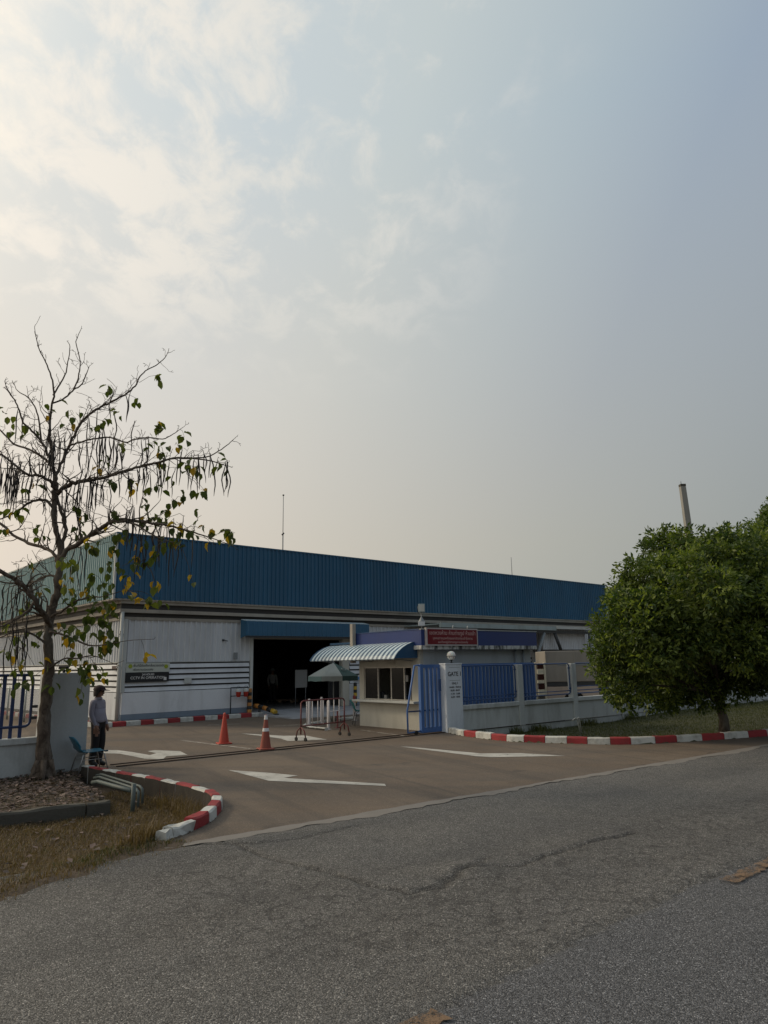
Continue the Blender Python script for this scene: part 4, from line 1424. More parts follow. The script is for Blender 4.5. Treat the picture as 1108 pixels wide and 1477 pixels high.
# ------------------------------------------------------------------ sliding gate
gt = thing('sliding_gate', 'blue steel sliding gate with upright slats, standing open behind the gate pillar', 'gate', (T0.x, T0.y, 0), 40)
gy = -0.25
MB().box(-0.83, -0.72, gy - 0.05, gy + 0.05, 0.03, 1.83).build('gate_stile', M['gate_blue'], gt, bevel=0.006)
MB().box(4.00, 4.08, gy - 0.04, gy + 0.04, 0.05, 1.80).build('gate_stile', M['gate_blue'], gt)
MB().box(-0.715, 3.995, gy - 0.04, gy + 0.04, 1.73, 1.82).build('gate_rail', M['gate_blue'], gt)
MB().box(-0.715, 3.995, gy - 0.045, gy + 0.045, 0.03, 0.16).build('gate_rail', M['gate_blue'], gt)
MB().box(-0.715, 3.995, gy - 0.012, gy + 0.012, 0.585, 0.625).build('gate_rail', M['rail_navy'], gt)
sl = MB().box(-0.036, 0.036, -0.0275, 0.0275, 0.162, 1.728).mesh('gate_slat', M['gate_blue'])
for i in range(30):
    link_mesh('gate_slat', sl, gt, (-0.60 + i * 0.155, gy - 0.035, 0))
b = MB().tube([(-0.78, gy, 1.81), (-1.00, gy, 1.80), (-1.27, gy + 0.03, 0.62), (-1.26, gy + 0.03, 0.06), (-0.83, gy, 0.08)], 0.026, 8)
b.build('gate_brace', M['gate_blue'], gt)
MB().box(-1.24, -0.83, gy - 0.01, gy + 0.02, 0.585, 0.62).build('gate_brace', M['rail_navy'], gt)
for x_ in (-1.0, 2.0, 3.8):
    MB().tube([(x_, gy - 0.03, 0.05), (x_, gy + 0.03, 0.05)], 0.055, 12).build('gate_wheel', M['rubber'], gt)
MB().box(-0.18, -0.02, gy - 0.075, gy - 0.055, 1.10, 1.42).build('lock_plate', M['rail_blue'], gt)

# ------------------------------------------------------------------ gate pillar, globe lamp
pl = thing('gate_pillar', 'pale pillar lettered GATE 1 at the right of the entrance', 'pillar', (WALL_R0.x, WALL_R0.y, 0), 40)
MB().box(0.0, 0.64, 0.0, 0.24, -0.1, 1.83).build('pillar_shaft', M['pillar_pale'], pl, bevel=0.012)
MB().box(-0.012, 0.652, -0.012, 0.252, 1.805, 1.845).build('pillar_cap', M['pillar_pale'], pl, bevel=0.006)
lettering('GATE 1', 0.165, M['letter_black'], pl, (0.345, -0.004, 1.545), bold=0.012)
lettering('ประตู 1', 0.085, M['letter_black'], pl, (0.345, -0.004, 1.30))
lettering('เวลาเปิด - ปิดประตู', 0.062, M['letter_black'], pl, (0.345, -0.004, 1.195))
lettering('06.00 - 08.30', 0.066, M['letter_black'], pl, (0.345, -0.004, 1.105))
lettering('11.30 - 13.00', 0.066, M['letter_black'], pl, (0.345, -0.004, 1.015))
lettering('16.30 - 18.00', 0.066, M['letter_black'], pl, (0.345, -0.004, 0.930))
for z_ in (1.725, 1.372):
    MB().box(0.14, 0.55, -0.003, 0.001, z_, z_ + 0.008).build('pillar_line', M['steel_grey'], pl)

gl = thing('globe_lamp', 'white globe lamp on a short black stem on top of the gate pillar', 'lamp', (*tuple(WALL_R0 + FU * 0.37 + Vector((-FU.y, FU.x)) * 0.13), 1.847))
MB().lathe([(0.0, 0.085), (0.05, 0.09), (0.09, 0.11), (0.118, 0.16), (0.128, 0.205), (0.118, 0.255), (0.09, 0.30), (0.05, 0.325), (0.0, 0.332)], 20).build('globe', M['globe'], gl)
MB().lathe([(0.06, 0.0), (0.05, 0.012), (0.02, 0.02), (0.02, 0.07), (0.06, 0.085), (0.062, 0.10), (0, 0.10)], 12).build('lamp_stem', M['black'], gl)
gu = MB()
gu.tube([(0.131 * math.cos(t), 0.131 * math.sin(t), 0.19) for t in [2 * PI * k / 20 for k in range(21)]], 0.005, 5)
for k in range(6):
    t = PI / 3 * k
    gu.tube([(0.06 * math.cos(t), 0.06 * math.sin(t), 0.095), (0.112 * math.cos(t), 0.112 * math.sin(t), 0.135), (0.132 * math.cos(t), 0.132 * math.sin(t), 0.19)], 0.004, 4)
gu.build('lamp_guard', M['black'], gl)


# ------------------------------------------------------------------ boundary wall on the right
def rail_frame(root, x0, x1, z0, z1, y, mat, r=0.02, cr=0.09, n=5, nm='railing_frame'):
    pts = []
    for cx_, cz_, a0 in ((x1 - cr, z0 + cr, -90), (x1 - cr, z1 - cr, 0), (x0 + cr, z1 - cr, 90), (x0 + cr, z0 + cr, 180)):
        for k in range(n + 1):
            a = R(a0 + 90 * k / n)
            pts.append((cx_ + cr * math.cos(a), y, cz_ + cr * math.sin(a)))
    pts.append(pts[0])
    return MB().tube(pts, r, 8, cap=False).build(nm, mat, root)


bw = thing('boundary_wall', 'low grey plastered wall with posts and blue railings running right from the gate pillar', 'wall', (WALL_R0.x, WALL_R0.y, 0), 40)
posts = [3.20, 5.92, 8.66, 11.4, 14.1, 16.8, 19.5, 22.2, 24.9]
x_prev = 0.645
for i, px_ in enumerate(posts):
    MB().box(x_prev, px_ - 0.12, 0.06, 0.18, -0.6, 0.56).build('wall_panel', M['fence_wall'], bw)
    MB().box(x_prev, px_ - 0.12, 0.015, 0.225, 0.562, 0.685).build('coping', M['fence_wall'], bw, bevel=0.012)
    MB().box(px_ - 0.118, px_ + 0.118, 0.02, 0.22, -0.6, 1.77).build('wall_post', M['fence_wall'], bw, bevel=0.012)
    MB().box(x_prev, px_ - 0.12, 0.028, 0.058, -0.6, -0.02).build('wall_foot', M['fence_wall'], bw, bevel=0.01)
    rail_frame(bw, x_prev + 0.03, px_ - 0.14, 0.80, 1.765, 0.12, M['rail_blue'])
    MB().tube([(x_prev + 0.05, 0.12, 0.90), (px_ - 0.16, 0.12, 0.90)], 0.016, 6).build('railing_bar', M['rail_blue'], bw)
    if i >= 2:
        MB().tube([(x_prev + 0.05, 0.12, 1.02), (px_ - 0.16, 0.12, 1.02)], 0.014, 6).build('railing_bar', M['rail_blue'], bw)
    for z_ in (0.95, 1.60):
        MB().box(px_ - 0.16, px_ - 0.118, 0.09, 0.15, z_, z_ + 0.05).build('railing_lug', M['rail_blue'], bw)
    x_prev = px_ + 0.12

# ------------------------------------------------------------------ wall and pillar on the left
lw = thing('left_boundary_wall', 'low plastered wall with blue railing behind the bare tree', 'wall', (WALL_L0.x, WALL_L0.y, 0), 40)
edges = [(-4.05, -0.98), (-7.1, -4.29), (-10.2, -7.34)]
for k, (x0, x1) in enumerate(edges):
    MB().box(x0, x1, 0.04, 0.16, -0.5, 0.55).build('wall_panel', M['fence_wall'], lw)
    MB().box(x0, x1, 0.0, 0.20, 0.553, 0.665).build('coping', M['fence_wall'], lw, bevel=0.012)
    rail_frame(lw, x0 + 0.05, x1 - 0.14, 0.86, 1.775, 0.10, M['rail_navy'], 0.026, 0.10)
    n_b = 16
    for i in range(n_b):
        xb = x1 - 0.30 - i * 0.158
        if xb < x0 + 0.15:
            break
        MB().box(xb - 0.030, xb + 0.030, 0.085, 0.115, 0.667, 1.77).build('railing_bar', M['rail_navy'], lw)
    for z_ in (0.98, 1.18):
        MB().box(x1 - 0.14, x1 - 0.03, 0.07, 0.13, z_, z_ + 0.05).build('railing_lug', M['steel_dark'], lw)
    MB().box(x0 - 0.238, x0 - 0.003, 0.0, 0.22, -0.5, 1.78).build('wall_post', M['fence_wall'], lw, bevel=0.012)
MB().box(-0.975, -0.945, 0.0, 0.2, -0.5, 1.78).build('wall_post', M['fence_wall'], lw)

lp = thing('left_gate_pillar', 'broad plain pale pillar between the bare tree and the standing guard', 'pillar', (WALL_L0.x, WALL_L0.y, 0), 40)
MB().box(-0.94, -0.115, 0.0, 0.26, -0.5, 1.80).build('pillar_shaft', M['pillar'], lp, bevel=0.012)
ft = thing('pillar_camera', 'small black camera fixed on top of the broad left pillar', 'camera', (*tuple(WALL_L0 - FU * 0.58 + Vector((-FU.y, FU.x)) * 0.13), 1.80))
MB().lathe([(0.03, 0), (0.03, 0.03), (0.012, 0.035), (0.012, 0.07)], 8).build('camera_stem', M['black'], ft)
MB().box(-0.10, 0.08, -0.035, 0.035, 0.07, 0.125).build('camera_body', M['black'], ft, bevel=0.01)

# chain-link fence seen through the left railing
cf = thing('chain_link_fence', 'chain-link fence between pale posts behind the left railing', 'fence', (*bpt(-1.9, 0.2), 0), 42)
mb = MB()
H0, H1, YL = 0.15, 1.18, 9.0
s_ = 0.105
k = -int((H1 - H0) / s_) - 1
while k * s_ < YL:
    for sg in (1, -1):
        y0 = k * s_
        ya, yb = y0, y0 + (H1 - H0)
        za, zb = (H0, H1) if sg > 0 else (H1, H0)
        a0, b0 = max(ya, 0.0), min(yb, YL)
        if a0 < b0:
            fz = lambda yy: za + (zb - za) * (yy - ya) / (yb - ya)
            mb.tube([(0.004 * sg, a0, fz(a0)), (0.004 * sg, b0, fz(b0))], 0.004, 3, cap=False)
    k += 1
o = mb.build('wire_mesh', M['wire'], cf)
o['kind'] = 'stuff'
for i in range(5):
    MB().tube([(0.03, i * 2.25, 0), (0.03, i * 2.25, 1.25)], 0.035, 8).build('fence_post', M['galv'], cf)
MB().tube([(0.0, 0, 1.2), (0.0, YL, 1.2)], 0.02, 6).build('fence_rail', M['galv'], cf)

# ------------------------------------------------------------------ loading canopy right of the guardhouse
lc = thing('loading_canopy', 'steel loading canopy with a grey-green gutter standing off the warehouse behind the guardhouse', 'canopy', (2.41, 32.0, 0), 42)
MB().box(0.0, 8.75, -0.06, 0.06, 3.42, 3.62).build('gutter', M['gutter'], lc)
MB().box(8.76, 14.5, -0.14, 0.0, 3.50, 3.64).build('gutter', M['trim_pale'], lc)
MB().box(0.0, 8.75, 0.07, 4.3, 3.55, 3.60).build('canopy_roof', M['gutter'], lc)
MB().box(8.76, 14.5, 0.01, 4.3, 3.52, 3.57).build('canopy_roof', M['gutter'], lc)
MB().box(0.2, 14.3, 0.02, 0.10, 3.28, 3.41).build('canopy_beam', M['steel_dark'], lc)
MB().tube([(6.7, 0.05, 0.0), (6.7, 0.05, 1.5), (7.8, 0.05, 3.28)], 0.085, 8).build('canopy_strut', M['steel_grey'], lc)
MB().tube([(9.3, 0.05, 2.2), (8.71, 0.05, 3.28)], 0.085, 8).build('canopy_strut', M['steel_dark'], lc)
MB().tube([(11.95, 0.05, 0.0), (11.95, 0.05, 3.28)], 0.06, 6).build('canopy_post', M['steel_dark'], lc)
MB().tube([(0.3, 0.05, 0.0), (0.3, 0.05, 3.26)], 0.06, 6).build('canopy_post', M['steel_dark'], lc)
cw = rib_mesh('canopy_sheet', 0.8, 1.06, 0.16, 0.02, M['wall_white'])
for i in range(5):
    link_mesh('canopy_sheet', cw, lc, (8.1 + 0.80 * i, 0.40, 2.45), (0, 0, 0))
MB().box(7.3, 12.15, 0.36, 0.46, 2.30, 2.445).build('canopy_beam', M['dark_gap'], lc)
MB().box(14.3, 14.44, 0.05, 0.2, 0, 3.5).build('canopy_post', M['steel_dark'], lc)


# ------------------------------------------------------------------ cones
def cone(name, label, loc, h, mats, bands):
    t = thing(name, label, 'traffic cone', loc, 25, 'traffic cones on the yard')
    MB().box(-0.17, 0.17, -0.17, 0.17, 0.006, 0.035).build('cone_base', mats[0], t, bevel=0.012)
    r = lambda z: 0.125 + (0.028 - 0.125) * (z / h)
    MB().lathe([(r(0), 0.03), (r(0.02), 0.06), (r(h * 0.5), h * 0.5), (r(h - 0.03), h - 0.03), (0.024, h), (0.012, h + 0.004), (0.012, h - 0.05)], 20).build('cone_body', mats[0], t)
    for z0, z1 in bands:
        MB().lathe([(r(z0) + 0.003, z0), (r(z1) + 0.003, z1)], 20).build('reflective_band', M['reflect_white'], t)
    return t


cone('traffic_cone', 'plain bright orange traffic cone standing left of the banded cone', (-4.055, 18.305, 0), 0.74, [M['cone_orange']], [])
cone('traffic_cone', 'faded orange traffic cone with a white tip and a white band', (-2.801, 16.943, 0), 0.76, [M['cone_dull']], [(0.40, 0.47), (0.66, 0.755)])


# ------------------------------------------------------------------ chairs
def chair(label, loc, rot, mat, leg_mat):
    t = thing('plastic_chair', label, 'chair', loc, rot)
    # one moulded shell: seat, bend, back; facing +x
    prof = [(0.24, 0.405), (0.22, 0.43), (0.14, 0.435), (0.02, 0.425), (-0.10, 0.42), (-0.17, 0.435), (-0.215, 0.49), (-0.25, 0.57), (-0.29, 0.66), (-0.33, 0.74), (-0.35, 0.775)]
    wd = [0.17, 0.20, 0.215, 0.22, 0.215, 0.205, 0.20, 0.205, 0.20, 0.17, 0.10]
    v, f = [], []
    m_ = 9
    for (x_, z_), w_ in zip(prof, wd):
        for j in range(m_):
            s_ = -1 + 2 * j / (m_ - 1)
            curve = 0.03 * s_ * s_
            v.append((x_ + (curve if z_ > 0.5 else 0), s_ * w_, z_ + (curve * 0.8 if z_ <= 0.5 else 0)))
    for i in range(len(prof) - 1):
        for j in range(m_ - 1):
            f.append((i * m_ + j, i * m_ + j + 1, (i + 1) * m_ + j + 1, (i + 1) * m_ + j))
    o = MB().quadmesh(v, f, 0, True).build('seat_shell', mat, t)
    so = o.modifiers.new('thick', 'SOLIDIFY')
    so.thickness = 0.012
    for sx_, sy_ in ((1, 1), (1, -1), (-1, 1), (-1, -1)):
        MB().tube([(0.10 * sx_, 0.15 * sy_, 0.412), (0.17 * sx_, 0.185 * sy_, 0.38), (0.24 * sx_, 0.215 * sy_, 0.0)], 0.011, 6).build('leg', leg_mat, t)
    for sy_ in (1, -1):
        MB().tube([(0.19, 0.193 * sy_, 0.28), (-0.19, 0.193 * sy_, 0.28)], 0.008, 6).build('stretcher', leg_mat, t)
    return t


lowc = chair('faded blue plastic chair with metal legs beside the broad left pillar', (-5.557, 13.872, 0), 40, M['chair_blue'], M['chrome'])
lowc.scale = (1.12, 1.05, 0.84)
chair('teal plastic chair with thin legs against the guardhouse corner', (-0.843, 23.222, 0), 12, M['chair_teal'], M['steel_dark'])


# ------------------------------------------------------------------ wheeled barrier and the bollards behind it
A0, A1 = Vector((-2.195, 18.626)), Vector((-1.169, 19.849))
bd_ = (A1 - A0)
bl = bd_.length
br = thing('wheeled_barrier', 'dark red crowd barrier on castors with pale upright bars', 'barrier', (A0.x, A0.y, 0), math.degrees(math.atan2(bd_.y, bd_.x)))
for x_ in (0.0, bl):
    MB().tube([(x_, 0, 0.16), (x_, 0, 0.93)], 0.018, 8).build('barrier_post', M['barrier_red'], br)
    for sy_ in (-1, 1):
        MB().tube([(x_, 0, 0.34), (x_, 0.13 * sy_, 0.24), (x_, 0.17 * sy_, 0.09)], 0.016, 6).build('leg', M['barrier_red'], br)
        MB().tube([(x_ - 0.018, 0.17 * sy_, 0.045), (x_ + 0.018, 0.17 * sy_, 0.045)], 0.045, 10).build('castor', M['rubber'], br)
MB().tube([(0, 0, 0.90), (0.03, 0, 0.955), (0.10, 0, 0.975), (bl - 0.10, 0, 0.975), (bl - 0.03, 0, 0.955), (bl, 0, 0.90)], 0.018, 8).build('top_rail', M['barrier_red'], br)
MB().tube([(0, 0, 0.36), (bl, 0, 0.36)], 0.016, 8).build('bottom_rail', M['barrier_red'], br)
for i in range(7):
    x_ = bl * (i + 1) / 8.0
    MB().tube([(x_, 0, 0.365), (x_, 0, 0.96)], 0.012, 6).build('barrier_bar', M['barrier_white'], br)
MB().tube([(bl * 0.62, 0, 0.66), (bl, 0, 0.66)], 0.010, 6).build('barrier_bar', M['barrier_white'], br)


def bollard(loc, label, top=None, h=0.83, r=0.048):
    t = thing('bollard', label, 'bollard', loc, 0, 'bollards on the painted island')
    MB().lathe([(r, 0.012), (r, h - 0.05), (r * 0.8, h - 0.015), (r * 0.35, h), (0, h)], 12).build('bollard_tube', M['bollard_white'], t)
    MB().lathe([(r * 1.9, 0.0), (r * 1.9, 0.012), (0, 0.012)], 12).build('foot_plate', M['bollard_white'], t)
    if top:
        MB().lathe([(r + 0.003, h - 0.22), (r + 0.003, h - 0.05), (r * 0.8, h - 0.011), (r * 0.36, h + 0.004), (0, h + 0.004)], 12).build('bollard_band', M[top], t)
    return t


bollard((-2.461, 23.062, 0), 'white bollard farthest left on the island, seen through the barrier bars')
bollard((-2.173, 24.196, 0), 'white bollard in the middle of the island behind the two nearer ones')
bollard((-1.756, 21.832, 0), 'white bollard at the front corner of the island, nearest the barrier')
bollard((-1.135, 25.123, 0), 'white bollard with a red top beside the teal chair', 'bollard_red')
t = thing('post_base', 'short dark red post in a base plate beside the barrier', 'post', (-1.518, 22.248, 0))
MB().lathe([(0.09, 0), (0.09, 0.02), (0.025, 0.03), (0.025, 0.5), (0, 0.5)], 10).build('post_tube', M['barrier_red'], t)
MB().box(-0.12, 0.12, -0.02, 0.02, 0.30, 0.34).build('post_arm', M['barrier_red'], t)

# ------------------------------------------------------------------ garden umbrella
um = thing('patio_umbrella', 'umbrella of pale and dark green cloth near the guardhouse', 'umbrella', (-1.84, 25.0, 0), 12)
UR, UZ0, UZ1 = 0.90, 1.49, 1.93
for i in range(8):
    a0, a1 = 2 * PI * i / 8 + 0.2, 2 * PI * (i + 1) / 8 + 0.2
    am = (a0 + a1) / 2
    pale = math.cos(am - R(200)) > 0.50  # left-facing panels take the pale cloth; brightness of the lit side painted in
    v, f = [], []
    N = 6
    for k in range(N + 1):
        t_ = k / N
        for j in range(5):
            s_ = j / 4
            a = a0 + (a1 - a0) * s_
            rr = UR * t_ * (1 - 0.10 * 4 * s_ * (1 - s_) * t_)
            v.append((rr * math.cos(a), rr * math.sin(a), UZ1 - (UZ1 - UZ0) * t_ ** 1.1 - 0.03 * 4 * s_ * (1 - s_) * t_ * (1 - t_) * 2))
    for k in range(N):
        for j in range(4):
            f.append((k * 5 + j, (k + 1) * 5 + j, (k + 1) * 5 + j + 1, k * 5 + j + 1))
    MB().quadmesh(v, f, 0, True).build('umbrella_panel', M['umb_pale' if pale else 'umb_green'], um)
    v = []
    for j in range(5):
        p = (UR * (1 - 0.10 * 4 * (j / 4) * (1 - j / 4)))
        a = a0 + (a1 - a0) * j / 4
        v += [(p * math.cos(a), p * math.sin(a), UZ0), (p * 1.01 * math.cos(a), p * 1.01 * math.sin(a), UZ0 - 0.16 + 0.012 * math.sin(j * 2.1))]
    MB().quadmesh(v, [(2 * j, 2 * j + 1, 2 * j + 3, 2 * j + 2) for j in range(4)]).build('valance', M['umb_pale' if (pale and i % 2) else ('umb_band' if pale else 'umb_green')], um)
    MB().tube([(0, 0, UZ1 - 0.06), (UR * 0.97 * math.cos(a0), UR * 0.97 * math.sin(a0), UZ0 - 0.015)], 0.008, 4).build('umbrella_rib', M['steel_grey'], um)
a = 2 * PI * 6 / 8 + 0.2 + PI / 8
eb = MB()
ex, ey = 0.50 * math.cos(a), 0.50 * math.sin(a)
ring = []
for k in range(17):
    t_ = 2 * PI * k / 16
    lx, lr = 0.10 * math.cos(t_), 0.055 * math.sin(t_)
    rr = 0.52 + lr
    ring.append((rr * math.cos(a) - math.sin(a) * lx, rr * math.sin(a) + math.cos(a) * lx, UZ1 - (UZ1 - UZ0) * (rr / UR) ** 1.1 + 0.022))
eb.tube(ring, 0.010, 5, cap=False)
eb.build('emblem', M['umb_pale'], um)
MB().tube([(0, 0, 0.08), (0, 0, UZ1 + 0.05)], 0.02, 8).build('umbrella_pole', M['steel_grey'], um)
MB().lathe([(0.24, 0.0), (0.24, 0.06), (0.05, 0.10), (0.03, 0.16), (0, 0.16)], 16).build('umbrella_base', M['conc_edge'], um)

# ------------------------------------------------------------------ things at the warehouse door
rk = thing('bucket_rack', 'dark rack with two hanging red fire buckets left of the dark doorway', 'rack', (*bpt(4.38, -0.30), 0.045), 42)
for x_ in (0.0, 0.74):
    MB().tube([(x_, 0, 0.10), (x_, 0, 1.06)], 0.022, 6).build('rack_post', M['steel_dark'], rk)
for z_ in (1.05, 0.74):
    MB().tube([(0, 0, z_), (0.74, 0, z_)], 0.018, 6).build('rack_bar', M['steel_dark'], rk)
for k, (x_, lab) in enumerate(((0.26, 'red fire bucket with a pale top, hanging on the rack farther from the doorway'), (0.58, 'red fire bucket with a pale top, hanging on the rack nearer the doorway'))):
    p = bpt(4.38 + x_ / BS, -0.30 - 0.12)
    bk = thing('fire_bucket', lab, 'bucket', (*p, 0.745), 42, 'fire buckets on the rack')
    MB().lathe([(0.06, 0.0), (0.085, 0.05), (0.10, 0.19)], 14).build('bucket_body', M['bucket_red'], bk)
    MB().lathe([(0.102, 0.19), (0.105, 0.29), (0.06, 0.31), (0, 0.315)], 14).build('bucket_top', M['trim_pale'], bk)
    MB().tube([(0.10 * math.cos(t_), 0, 0.28 + 0.12 * math.sin(t_)) for t_ in [PI * q / 10 for q in range(11)]], 0.006, 4).build('bucket_handle', M['steel_dark'], bk)


def striped_post(name, label, loc, h, r, cols, n):
    t = thing(name, label, 'post', loc, 42, 'striped posts at the door')
    for i in range(n):
        z0, z1 = h * i / n, h * (i + 1) / n
        MB().lathe([(r, z0 + 0.001), (r, z1 - 0.001)] + ([(r * 0.7, z1 + 0.02), (0, z1 + 0.025)] if i == n - 1 else [(r * 0.98, z1)]), 12).build('post_band', M[cols[i % 2]], t)
    return t


striped_post('striped_post', 'orange and black striped post at the left side of the dark doorway', (*bpt(5.26, -0.30), 0.142), 0.88, 0.09, ('orange_yellow', 'black'), 7)
striped_post('striped_post', 'yellow and black striped post at the right side of the dark doorway', (*bpt(10.93, -0.30), 0.13), 0.95, 0.075, ('black', 'yellow'), 7)
gd = thing('floor_guard', 'low orange, black and yellow striped guard rail leading out of the doorway', 'guard rail', (*bpt(5.60, -0.18), 0.10), 42)
pth = [(0.0, 0.0, 0.28), (0.05, -0.25, 0.26), (0.09, -0.48, 0.22), (0.13, -0.70, 0.17), (0.17, -0.92, 0.12), (0.21, -1.15, 0.06)]
for i in range(5):
    MB().tube([pth[i], tuple(np.array(pth[i]) * 0.02 + np.array(pth[i + 1]) * 0.98)], 0.085, 10).build('guard_section', M[['orange_yellow', 'black', 'orange_yellow', 'black', 'yellow'][i]], gd)
MB().box(0.13, 0.29, -1.24, -1.10, -0.10, 0.02).build('guard_foot', M['steel_dark'], gd)
MB().tube([(0.05, -0.25, -0.05), (0.05, -0.25, 0.2)], 0.05, 8).build('guard_leg', M['steel_dark'], gd)

pt_ = thing('pallet', 'wooden pallet lying on the floor just inside the dark doorway', 'pallet', (*bpt(9.9, 5.6), 0.16), -10)
for k in range(5):
    MB().box(0, 1.25, k * 0.2, k * 0.2 + 0.13, 0.10, 0.122).build('pallet_board', M['wood'], pt_)
for y_ in (0.0, 0.42, 0.83):
    for x_ in (0.0, 0.56, 1.13):
        MB().box(x_, x_ + 0.12, y_, y_ + 0.10, 0.0, 0.098).build('pallet_block', M['wood'], pt_)
bb = thing('grey_board', 'pale grey notice board on legs inside the dark doorway', 'board', (*bpt(8.55, 1.15), 0.16), 42)
MB().box(0, 0.62, 0, 0.03, 0.78, 1.52).build('board_panel', M['board_grey'], bb, bevel=0.005)
for x_ in (0.05, 0.57):
    MB().tube([(x_, 0.045, 0.0), (x_, 0.045, 1.5)], 0.015, 6).build('leg', M['steel_grey'], bb)
mc = thing('dark_machine', 'dark machine with a raised mast standing in the gloom of the doorway', 'machine', (*bpt(9.0, 7.0), 0.16), 42)
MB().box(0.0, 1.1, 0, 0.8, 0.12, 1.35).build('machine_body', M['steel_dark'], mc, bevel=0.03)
for x_ in (0.3, 0.8):
    MB().box(x_ - 0.05, x_ + 0.05, -0.12, -0.02, 0.05, 2.2).build('machine_mast', M['steel_dark'], mc)
for x_ in (0.18, 0.92):
    MB().tube([(x_ - 0.08, 0.3, 0.15), (x_ + 0.08, 0.3, 0.15)], 0.15, 12).build('machine_wheel', M['rubber'], mc)
bs = thing('blue_wall_sign', 'small blue and white sign on the louvres behind the umbrella', 'sign', (*bpt(10.98, -0.13), 1.19), 42)
MB().box(0, 0.55, 0, 0.012, 0, 0.20).build('sign_plate', M['letter_white'], bs)
MB().box(0.03, 0.52, -0.004, 0.0, 0.02, 0.15).build('sign_print', M['blue_sign'], bs)
sm = thing('small_wall_sign', 'small dark red sign on the lit side of the warehouse beside the downpipe', 'sign', (*bpt(-0.12, 0.25), 1.86), 42)
MB().box(-0.02, 0, 0, 0.45, 0, 0.10).build('sign_plate', M['tail_red'], sm)

# ------------------------------------------------------------------ beige truck behind the fence
tk = thing('box_truck', 'small beige truck with a tall tarpaulin box, parked behind the right railings', 'truck', (5.90, 27.0, 0), 0)
tk.scale = (1.08, 1.08, 1.04)
MB().box(0.0, 1.74, 0.0, 1.65, 1.05, 2.13).build('cargo_box', M['truck_beige'], tk, bevel=0.02)
MB().box(0.02, 1.72, 0.02, 1.63, 0.90, 1.047).build('box_base', M['steel_dark'], tk)
for x_ in (0.0, 0.98, 1.68):
    MB().box(x_, x_ + 0.05, -0.012, 0.0, 1.06, 2.12).build('box_batten', M['truck_beige'], tk)
MB().box(0.40, 1.66, -0.006, 0.0, 1.62, 1.66).build('box_strap', M['steel_grey'], tk)
pts = [(0.0, 0.32), (0.50, 0.32)] + [(0.50 + 0.40 - 0.40 * math.cos(t_), 0.32 + 0.40 * math.sin(t_)) for t_ in [PI * k / 12 for k in range(1, 12)]] + [(1.30, 0.32), (1.75, 0.32), (1.75, 0.89), (0.0, 0.89)]
MB().prism(pts, 0.06).build('body_side', M['truck_body'], tk, (0, 0.02, 0), (PI / 2, 0, 0))
MB().box(0.05, 3.2, 0.05, 1.6, 0.42, 0.885).build('chassis', M['black'], tk)
for x_ in (0.90, 2.70):
    for y_ in (0.04, 1.40):
        w_ = thing('wheel', None, None, (x_, y_, 0.32))
        w_.parent = tk
        MB().tube([(0, 0, 0), (0, 0.22, 0)], 0.32, 18).build('tyre', M['rubber'], w_)
        MB().tube([(0, -0.01, 0), (0, 0.0, 0)], 0.18, 14).build('rim', M['chrome'], w_)
for y_ in (-0.01, 1.52):
    MB().box(-0.075, -0.005, y_, y_ + 0.10, 0.34, 1.74).build('rear_pillar', M['truck_cream'], tk, bevel=0.01)
    for z0, z1 in ((0.60, 0.80), (1.02, 1.12), (1.34, 1.50)):
        MB().box(-0.30, -0.08, y_, y_ + 0.10, z0, z1).build('rear_bracket', M['truck_cream'], tk)
    for z0, z1 in ((0.81, 1.01), (1.13, 1.33), (1.51, 1.68)):
        MB().box(-0.29, -0.082, y_ + 0.01, y_ + 0.09, z0, z1).build('tail_light', M['tail_red'], tk)
cabp = [(1.82, 0.35), (3.35, 0.35), (3.40, 0.95), (3.20, 1.05), (2.85, 1.80), (1.90, 1.86), (1.82, 1.7)]
MB().prism(cabp, 1.56).build('cab', M['steel_dark'], tk, (0, 1.60, 0), (PI / 2, 0, 0), bevel=0.03)  # shade on the cab is put into its dark colour
MB().prism([(1.98, 1.12), (3.02, 1.12), (2.76, 1.70), (2.02, 1.74)], 0.015).build('cab_window', M['glass'], tk, (0, 0.034, 0), (PI / 2, 0, 0))

# ------------------------------------------------------------------ leaning concrete pole
up_ = thing('concrete_pole', 'weathered grey concrete pole rising above the dense green tree', 'pole', (13.35, 30.2, -0.2))
p0, p1 = Vector((0, 0, 0)), Vector((-0.36, -0.2, 9.36))
v = []
for t_, w_ in ((0.0, 0.17), (1.0, 0.115)):
    c = p0.lerp(p1, t_)
    v += [(c.x - w_, c.y - w_, c.z), (c.x + w_, c.y - w_, c.z), (c.x + w_, c.y + w_, c.z), (c.x - w_, c.y + w_, c.z)]
MB().hexa(v).build('pole_shaft', M['pole_conc'], up_, bevel=0.02)
MB().box(-0.115, 0.115, -0.115, 0.115, 0, 0.10).build('pole_cap', M['conc_edge'], up_, (-0.36, -0.2, 9.365))
MB().tube([(-0.40, -0.2, 9.4), (-0.40, -0.2, 9.6)], 0.012, 5).build('pole_pin', M['steel_dark'], up_)

# ------------------------------------------------------------------ bent white pipe on the right verge, pipes across the ditch
bp_ = thing('bent_pipe', 'white bent pipe frame standing on the grass against the right wall', 'pipe', (5.456, 21.232, -0.22), 40)
MB().tube([(0.10, 0.0, 0.0), (0.0, 0.0, 0.36), (-0.02, 0.0, 0.42), (-0.10, 0.0, 0.46), (-0.26, 0.0, 0.40)], 0.018, 8).build('pipe_leg', M['kerb_white'], bp_)
MB().tube([(0.22, 0.05, 0.0), (0.16, 0.05, 0.40), (0.12, 0.04, 0.46), (-0.02, 0.0, 0.44)], 0.018, 8).build('pipe_leg', M['kerb_white'], bp_)

